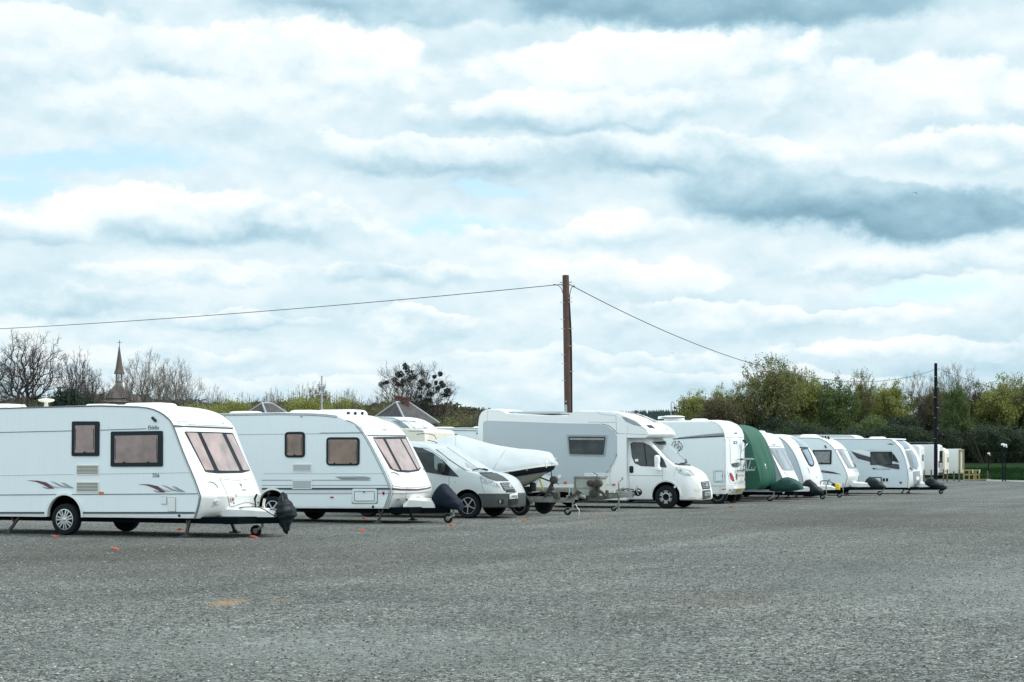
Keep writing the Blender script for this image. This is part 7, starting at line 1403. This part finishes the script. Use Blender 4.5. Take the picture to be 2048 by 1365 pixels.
def cable(a, b, sag, label, r=.018, end=None):
    pts = [a.lerp(b, t) - Vector((0, 0, sag * 4 * t * (1 - t))) for t in np.linspace(0, 1, 40)]; mb = MB(); mb.tube(pts, r, 5); o = mb.build('overhead_cable', M['wire'], None, 0); tag(o, label, 'cable', 'overhead cable spans'); return o
left = Vector(((-520 - CX) / FPX * 96, 96, EH + (HY - 676) / FPX * 96))
cable(topA + Vector((-.13, 0, 0)), left, .42, 'cable running left from the tall brown pole to the left edge', .015)
cable(topA + Vector((.15, 0, 0)), topB + Vector((-.2, 0, 0)), 2.12, 'cable sloping down right from the tall brown pole behind the trees', .017)
right = Vector(((2200 - CX) / FPX * 150, 150, EH + (HY - 822) / FPX * 150)); cable(topB + Vector((.2, 0, .15)), right, .5, 'thin cable running right from the top of the far pole', .018)
pC, HC = pole(-520, 96, 662, .15, M['wood'], 'wooden pole far outside the left edge where the left cable ends')
mb = MB(); mb.bar((-.2, 0, HC - .5), (.2, 0, HC - .5), .05, .05); mb.build('bracket', M['steel'], pC, 0)
mb = MB()
mb.tube(crom([(-.46, 0, HA - .37), (-.34, -.01, HA - .39), (-.2, -.02, HA - .5), (-.13, -.04, HA - .72)], 4), .014, 6); mb.tube(crom([(.30, 0, HA - .46), (.22, -.01, HA - .52), (.15, -.03, HA - .8), (.13, -.05, HA - 1.2)], 4), .016, 6); mb.rbox((-.46, 0, HA - .37), (.1, .05, .05), .02); mb.rbox((.31, 0, HA - .44), (.1, .05, .05), .02)
for s, e in (): pass
mb.build('cable_loop', M['wire'], pA, 0)
# white mast with cameras, lamp post
def mast(px, D, ytop, label):
    H = EH + (HY - ytop) / FPX * D; o = empty('camera_mast', ((px - CX) / FPX * D, D, land_z((px - CX) / FPX * D, D) if D > 150 else 0)); tag(o, label, 'mast'); MB().lathe([(.07, 0), (.05, H * .7), (.045, H), (0, H)], (0, 0, 0), 'z', 10).build('pole', M['steel'], o, 50); return o, H
o, H = mast(643.5, 92, 752, 'thin pale grey mast with a small crossbar above the second caravan'); z = EH + (HY - 776) / FPX * 92; mb = MB(); mb.bar((-.17, 0, z), (.17, 0, z), .04, .04); mb.rbox((-.17, -.1, z + .06), (.1, .22, .1), .03); mb.rbox((.17, -.1, z + .06), (.1, .22, .1), .03); mb.build('camera', M['steel'], o, 0)
D = 110; o = empty('lamp_post', ((1342 - CX) / FPX * D, D, 0)); tag(o, 'slim lamp post with a hooked top beside the left end of the wood', 'lamp post'); H = EH + (HY - 801) / FPX * D
MB().tube([(0, 0, 0), (0, 0, H - .35)] + [(.11 - .11 * cos(a), 0, H - .30 + .2 * sin(a)) for a in np.linspace(.2, pi - .3, 7)] + [(.24, 0, H - .42)], .032, 7).build('post', M['steel'], o, 50); mb = MB(); mb.rbox((.25, 0, H - .5), (.14, .14, .16), .04); mb.build('lantern', M['black'], o, 40)
# ================================================================== village buildings
def hip_house(label, pN, pL, pR, D0, DL, DR, y_eave, y_ridge, r0, r1, walls, name='house', ch=None, over=.3, axR=True):
    """corner nearest, left corner, right corner given as bearings (photo x) and distances"""
    N = Vector(((pN - CX) / FPX * D0, D0, 0)); Lc = Vector(((pL - CX) / FPX * DL, DL, 0)); Rc = Vector(((pR - CX) / FPX * DR, DR, 0)); Bc = Lc + Rc - N; c = (N + Bc) / 2
    ze = EH + (HY - y_eave) / FPX * D0; zr = EH + (HY - y_ridge) / FPX * c.y; o = empty(name, c); tag(o, label, 'house'); loc = [p - c for p in (N, Rc, Bc, Lc)]
    mb = MB(); v = [(p.x * .93, p.y * .93, -.2) for p in loc] + [(p.x * .93, p.y * .93, ze - .06) for p in loc]; mb.add(v, [(0, 1, 5, 4), (1, 2, 6, 5), (2, 3, 7, 6), (3, 0, 4, 7), (4, 5, 6, 7)]); mb.build('wall', walls, o, 0)
    ax = (Rc - N) if axR else (Lc - N); rl = ax.length * .2; ad = ax.normalized(); q0 = -ad * rl; q1 = ad * rl
    if q0.x > q1.x: q0, q1 = q1, q0
    mb = MB(); v = [(p.x * 1.04, p.y * 1.04, ze) for p in loc] + [(q0.x, q0.y, zr), (q1.x, q1.y, zr)] + [(p.x * 1.04, p.y * 1.04, ze - .12) for p in loc]
    if axR: f = [(0, 1, 5, 4), (1, 2, 5), (2, 3, 4, 5), (3, 0, 4)]; hips = [(0, 4), (1, 5), (2, 5), (3, 4), (4, 5)]
    else: f = [(0, 3, 4, 5), (3, 2, 4), (2, 1, 5, 4), (1, 0, 5)]; hips = [(0, 5), (3, 4), (2, 4), (1, 5), (4, 5)]
    mb.add(v, f + [(0, 1, 7, 6), (1, 2, 8, 7), (2, 3, 9, 8), (3, 0, 6, 9), (6, 7, 8, 9)]); rf = mb.build('roof', M['slate'], o, 0)
    mb = MB(); [mb.tube([v[a], v[b]], .10, 6) for a, b in hips]; mb.build('ridge_tiles', M['rooftrim'], rf, 40); return o, loc, ze, zr, q0, q1
o, loc, ze, zr, q0, q1 = hip_house('brick house with a dark hipped roof and brick chimney below the mistletoe tree', 812, 735, 876, 146, 149.5, 149, 845, 805, 0, 0, M['brick'])
D = 148; mb = MB(); w = at(795, 800, D) - o.location; w2 = at(811, 802, D) - o.location; mb.box((w.x, 0, zr + .05), (.62, .7, .9)); mb.box((w2.x, 0, zr - .0), (.5, .7, .8)); mb.box((w.x, 0, zr + .5), (.72, .8, .12)); mb.box((w2.x, 0, zr + .4), (.6, .8, .12)); mb.build('chimney', M['brick'], o, 0)
a, b = loc[0] * .93, loc[1] * .93; d = (b - a).normalized(); nrm = Vector((d.y, -d.x, 0)); fr = None
for t in (.40, .62):
    p = a.lerp(b, t) + nrm * .02 * (1 if nrm.y < 0 else -1); mb = MB(); mb.box((p.x, p.y, ze - .75), (.75, .08, .85), rz=atan2(d.y, d.x)); fr = mb.build('window', M['wtext'], o, 0); mb = MB()
    for k in (-1, 1):
        for h in (-1, 1): mb.box((p.x + d.x * k * .18 - .0, p.y + d.y * k * .18 - .045, ze - .75 + h * .2), (.27, .03, .32), rz=atan2(d.y, d.x))
    mb.build('pane', M['glass'], fr, 0)
hip_house('smaller house showing only a dark hipped slate roof above the second caravan', 534, 485, 584, 150, 153, 153, 832, 807, 0, 0, M['brick'])
# church
D = 250; sc = D / FPX; o = empty('church', ((236 - CX) * sc, D, 0)); tag(o, 'church with a thin tiled spire and cross behind the first caravan', 'church')
X_ = lambda px: (px - 236) * sc
Zc = lambda py: EH + (HY - py) * sc
mb = MB(); mb.lathe([(X_(246) * 1.12, Zc(747) - .1), (X_(243.5), Zc(738)), (.08, Zc(694)), (0, Zc(693))], (X_(238.5), 0, 0), 'z', 8); spire = mb.build('spire', M['tile'], o, 0)
mb = MB(); xc = X_(239); mb.bar((xc, 0, Zc(694)), (xc, 0, Zc(681)), .07, .07); mb.bar((xc - .32, 0, Zc(685.5)), (xc + .32, 0, Zc(685.5)), .06, .06); mb.build('cross', M['black'], spire, 0)
mb = MB(); xc = X_(238)
for a in range(8): mb.box((xc + .42 * cos(a * pi / 4 + .2), .42 * sin(a * pi / 4 + .2), (Zc(747) + Zc(762)) / 2), (.12, .12, Zc(747) - Zc(762)))
mb.lathe([(.6, Zc(772)), (.55, Zc(766)), (.62, Zc(764)), (.62, Zc(762)), (0, Zc(762))], (xc, 0, 0), 'z', 8); mb.build('bell_lantern', M['stone'], o, 0)
mb = MB(); zb = Zc(798); mb.add([(X_(210), -1.9, zb), (X_(260), -1.9, zb), (X_(260), 1.9, zb), (X_(210), 1.9, zb), (X_(231), -.5, Zc(771)), (X_(243), -.5, Zc(771)), (X_(243), .5, Zc(771)), (X_(231), .5, Zc(771))], [(0, 1, 5, 4), (1, 2, 6, 5), (2, 3, 7, 6), (3, 0, 4, 7), (4, 5, 6, 7)]); mb.build('tower_roof', M['tile'], o, 0)
mb = MB(); mb.box(((X_(210) + X_(260)) / 2, 0, zb / 2 - .1), (3.5, 3.5, zb)); mb.build('tower', M['stone'], o, 0)
mb = MB(); mb.add([(X_(120), -3, Zc(806)), (X_(300), -3, Zc(806)), (X_(300), 6, Zc(806)), (X_(120), 6, Zc(806)), (X_(120), 1.6, Zc(788)), (X_(290), 1.6, Zc(788))], [(0, 1, 5, 4), (1, 2, 5), (2, 3, 4, 5), (3, 0, 4)]); mb.build('nave_roof', M['tile'], o, 0)
mb = MB(); mb.box(((X_(120) + X_(300)) / 2, 1.5, Zc(806) / 2), (13.2, 8.4, Zc(806))); mb.build('nave', M['stone'], o, 0)
mb = MB(); [mb.lathe([(.22, Zc(800)), (.2, Zc(786)), (.02, Zc(778))], (X_(px), -2, 0), 'z', 6) for px in (264, 269)]; mb.build('pinnacle', M['stone'], o, 0)
# dark garden fence behind the second row
mb = MB(); a = at(862, 900, 135); b = at(965, 900, 135); n_ = 16; fo = empty('garden_fence', (0, 0, 0)); fo.location = (a.x, 135, 0); tag(fo, 'dark boarded fence between the brick house and the large motorhome', 'fence')
zf = EH + (HY - 853.5) / FPX * 135
for i in range(3): mb.box(((b.x - a.x) / 2, 0, .5 + i * zf * .3), (b.x - a.x, .04, .09))
for i in range(40): mb.box((lerp(0, b.x - a.x, (i + .5) / 40), -.04, zf / 2), ((b.x - a.x) / 40 - .015, .02, zf))
mb.build('boards', M['bark'], fo, 0); mb = MB(); [mb.box((lerp(0, b.x - a.x, i / 4), .06, zf / 2), (.1, .1, zf + .1)) for i in range(5)]; mb.build('fence_post', M['bark'], fo, 0)
# ================================================================== far end: posts, barrier, boards, cameras
lbl = ['brown fence post left of the black printed hitch cover', 'short brown post behind the black printed hitch cover', 'fence post below the red tail lamp of the white van', 'fence post in front of the cream caravan', 'post left of the box trailer wheel', 'post in front of the box trailer corner']
for (px, yt, yb), l in zip(((1847.8, 941, 962.5), (1862.8, 940, 960), (1886.8, 939, 961.5), (1894.2, 939, 965), (1907.7, 943, 962.5), (1918.2, 939, 963.8)), lbl):
    D = EH * FPX / (yb - HY); H = (yb - yt) / FPX * D; mb = MB(); mb.rbox((0, 0, H / 2), (.085, .085, H), .012); o = mb.build('fence_post', M['tanal'], None, 30); o.location = ((px - CX) / FPX * D, D, 0); o.rotation_euler = (0, random.Random(px).uniform(-.03, .03), .2); tag(o, l, 'post', 'wooden posts at the far edge of the gravel')
D = 126; x0 = (1923.5 - CX) / FPX * D; x1 = (1959 - CX) / FPX * D; s_ = D / FPX; bo = empty('barrier', (x0, D, 0)); tag(bo, 'low yellowish timber barrier of rails and uprights at the far edge', 'barrier'); W_ = x1 - x0
H = (959.5 - 938.5) * s_; mb = MB(); mb.box((W_ / 2, 0, H - .05), (W_, .05, .11)); mb.build('top_rail', M['timber'], bo, 0); MB().box((W_ / 2 + .05, 0, H * .52), (W_ - .1, .05, .12)).build('middle_rail', M['timber'], bo, 0)
for px in (1927.2, 1938, 1947.5, 1951.3, 1958): MB().box(((px - 1923.5) * s_, -.05, H / 2), (.09, .06, H)).build('upright', M['timber'], bo, 0)
for px in (1925, 1944.5, 1958.7): MB().box(((px - 1923.5) * s_, -.09, H - .12), (.07, .03, .26)).build('white_tape', M['cream'], bo, 0)
p = [(1928, 958.8), (1960, 958.6), (1976, 958.2)]; pts = [Vector(((a - CX) / FPX * 124.6, 124.6 + i * .15, .06)) for i, (a, b) in enumerate(p)]; mb = MB(); mb.bar(pts[0] - pts[0], pts[1] - pts[0], .14, .05); mb.bar(pts[1] - pts[0], pts[2] - pts[0] + Vector((.25, 0, .02)), .14, .05); o = mb.build('timber_board', M['timber'], None, 0); o.location = pts[0]; tag(o, 'pale board lying on the ground below the yellowish barrier', 'board')
mb = MB(); ed = [(35.3, 122.7), (36.2, 116.6), (48, 110.6), (60, 108.6)]
for a, b in zip(ed, ed[1:]): mb.bar((a[0], a[1], .03), (b[0], b[1], .03), .05, .10)
o = mb.build('edging_board', M['edging'], None, 0); tag(o, 'long pale edging board between gravel and grass at the right', 'edging')
D = 126.5; mb = MB(); mb.rbox((0, 0, .36), (.10, .10, .76), .015); o = mb.build('fence_post', M['tanal'], None, 30); o.location = ((1975.4 - CX) / FPX * D, D, land_z((1975.4 - CX) / FPX * D, D)); tag(o, 'single wooden post on the grass right of the yellowish barrier', 'post', 'wooden posts at the far edge of the gravel')
for px, yt, D, l in ((2005.3, 891.5, 118, 'left one of the two dark posts carrying small white cameras'), (2010.5, 893, 119, 'right one of the two dark posts carrying small white cameras'), (1977.3, 909, 150, 'dark camera post with a white camera among the far trees')):
    x = (px - CX) / FPX * D; zg = land_z(x, D); H = EH + (HY - yt) / FPX * D - zg; o = empty('camera_post', (x, D, zg)); tag(o, l, 'camera post', 'camera posts on the grass'); MB().lathe([(.055, -.1), (.045, H), (0, H)], (0, 0, 0), 'z', 10).build('pole', M['dwood'], o, 50)
    mb = MB(); mb.rbox((-.02, -.08, H + .08), (.20, .26, .14), .05); mb.rbox((.06, -.1, H - .02), (.10, .14, .14), .04); mb.build('camera', M['cctv'], o, 40)
# ================================================================== orange markers and birds
lm_ = ['orange marker nearest the camera, on open gravel before the first caravan', 'orange marker in front of the first caravan wheel', 'orange marker by the jockey wheel of the first caravan', 'orange marker at the left edge under the first caravan', 'orange marker on gravel in front of the second caravan', 'orange marker by the jockey wheel of the second caravan',
       'orange marker in front of the silver van', 'faint orange marker beside the boat trailer beam', 'orange marker behind the second caravan steady', 'orange marker under the front of the first caravan', 'faint orange marker in front of the nose-in motorhome']
for i, (px, py) in enumerate(((234, 1100.5), (112, 1075), (509.5, 1076), (27, 1054), (723.5, 1062.5), (903.5, 1051.5), (1049.5, 1043), (1109.5, 1017), (730, 1038.5), (359, 1060), (1463, 1015))):
    x, y = gxy(px, py); r = random.Random(i); mb = MB(); s = 1 + .25 * r.random()
    for k in range(3): a = r.uniform(0, 6); mb.rbox((.035 * cos(a) * k, .035 * sin(a) * k, .012 + .012 * k), (.10 * s - .025 * k, .055 * s, .020), .008)
    mb.tube([(-.06, 0, .01), (0, .02, .04), (.06, -.01, .01)], .01, 5); o = mb.build('orange_marker', M['peg'], None, 40); o.location = (x, y, 0); o.rotation_euler = (0, 0, r.uniform(0, 3)); tag(o, lm_[i], 'marker', 'orange plastic markers on the gravel')
def bird(px, py, D, span, label, tilt=0, dr=.30):
    mb = MB(); s = span / 2; P5 = [(-s, .0, -dr * s), (-s * .45, .0, .0), (0, 0, -.03 * s), (s * .35, 0, .0), (s * .9, 0, -dr * 1.5 * s)]; c_ = .16 * s
    V_ = []
    for j, (x, y, z) in enumerate(P5): w = c_ * (1 if 0 < j < 4 else .25); V_ += [(x, -w, z), (x, w, z - .01), (x, 0, z - .05 * s)]
    mb.add(V_, [(3 * i + a, 3 * i + b, 3 * i + 3 + b, 3 * i + 3 + a) for i in range(4) for a, b in ((0, 1), (1, 2), (2, 0))] + [(0, 1, 2), (14, 13, 12)]); mb.lathe([(0, -.34 * s), (.05 * s, -.26 * s), (.085 * s, 0), (.05 * s, .2 * s), (.0, .42 * s)], (0, 0, -.06 * s), 'y', 8)
    o = mb.build('bird', M['bird'], None, 50); o.location = at(px, py, D); o.rotation_euler = (R(18), tilt, R(25)); tag(o, label, 'bird')
bird(1830.5, 385, 110, .50, 'largest bird with arched wings, in the right part of the sky', .1)
bird(350.5, 569.8, 150, .34, 'tiny dark bird low in the left part of the sky', -.3); bird(1345, 706, 170, .5, 'faint small bird under the cable, right of the tall pole', .0, .1); bird(1019, 724.5, 190, .45, 'faint tiny bird left of the tall pole, near the skyline', .0, .1)
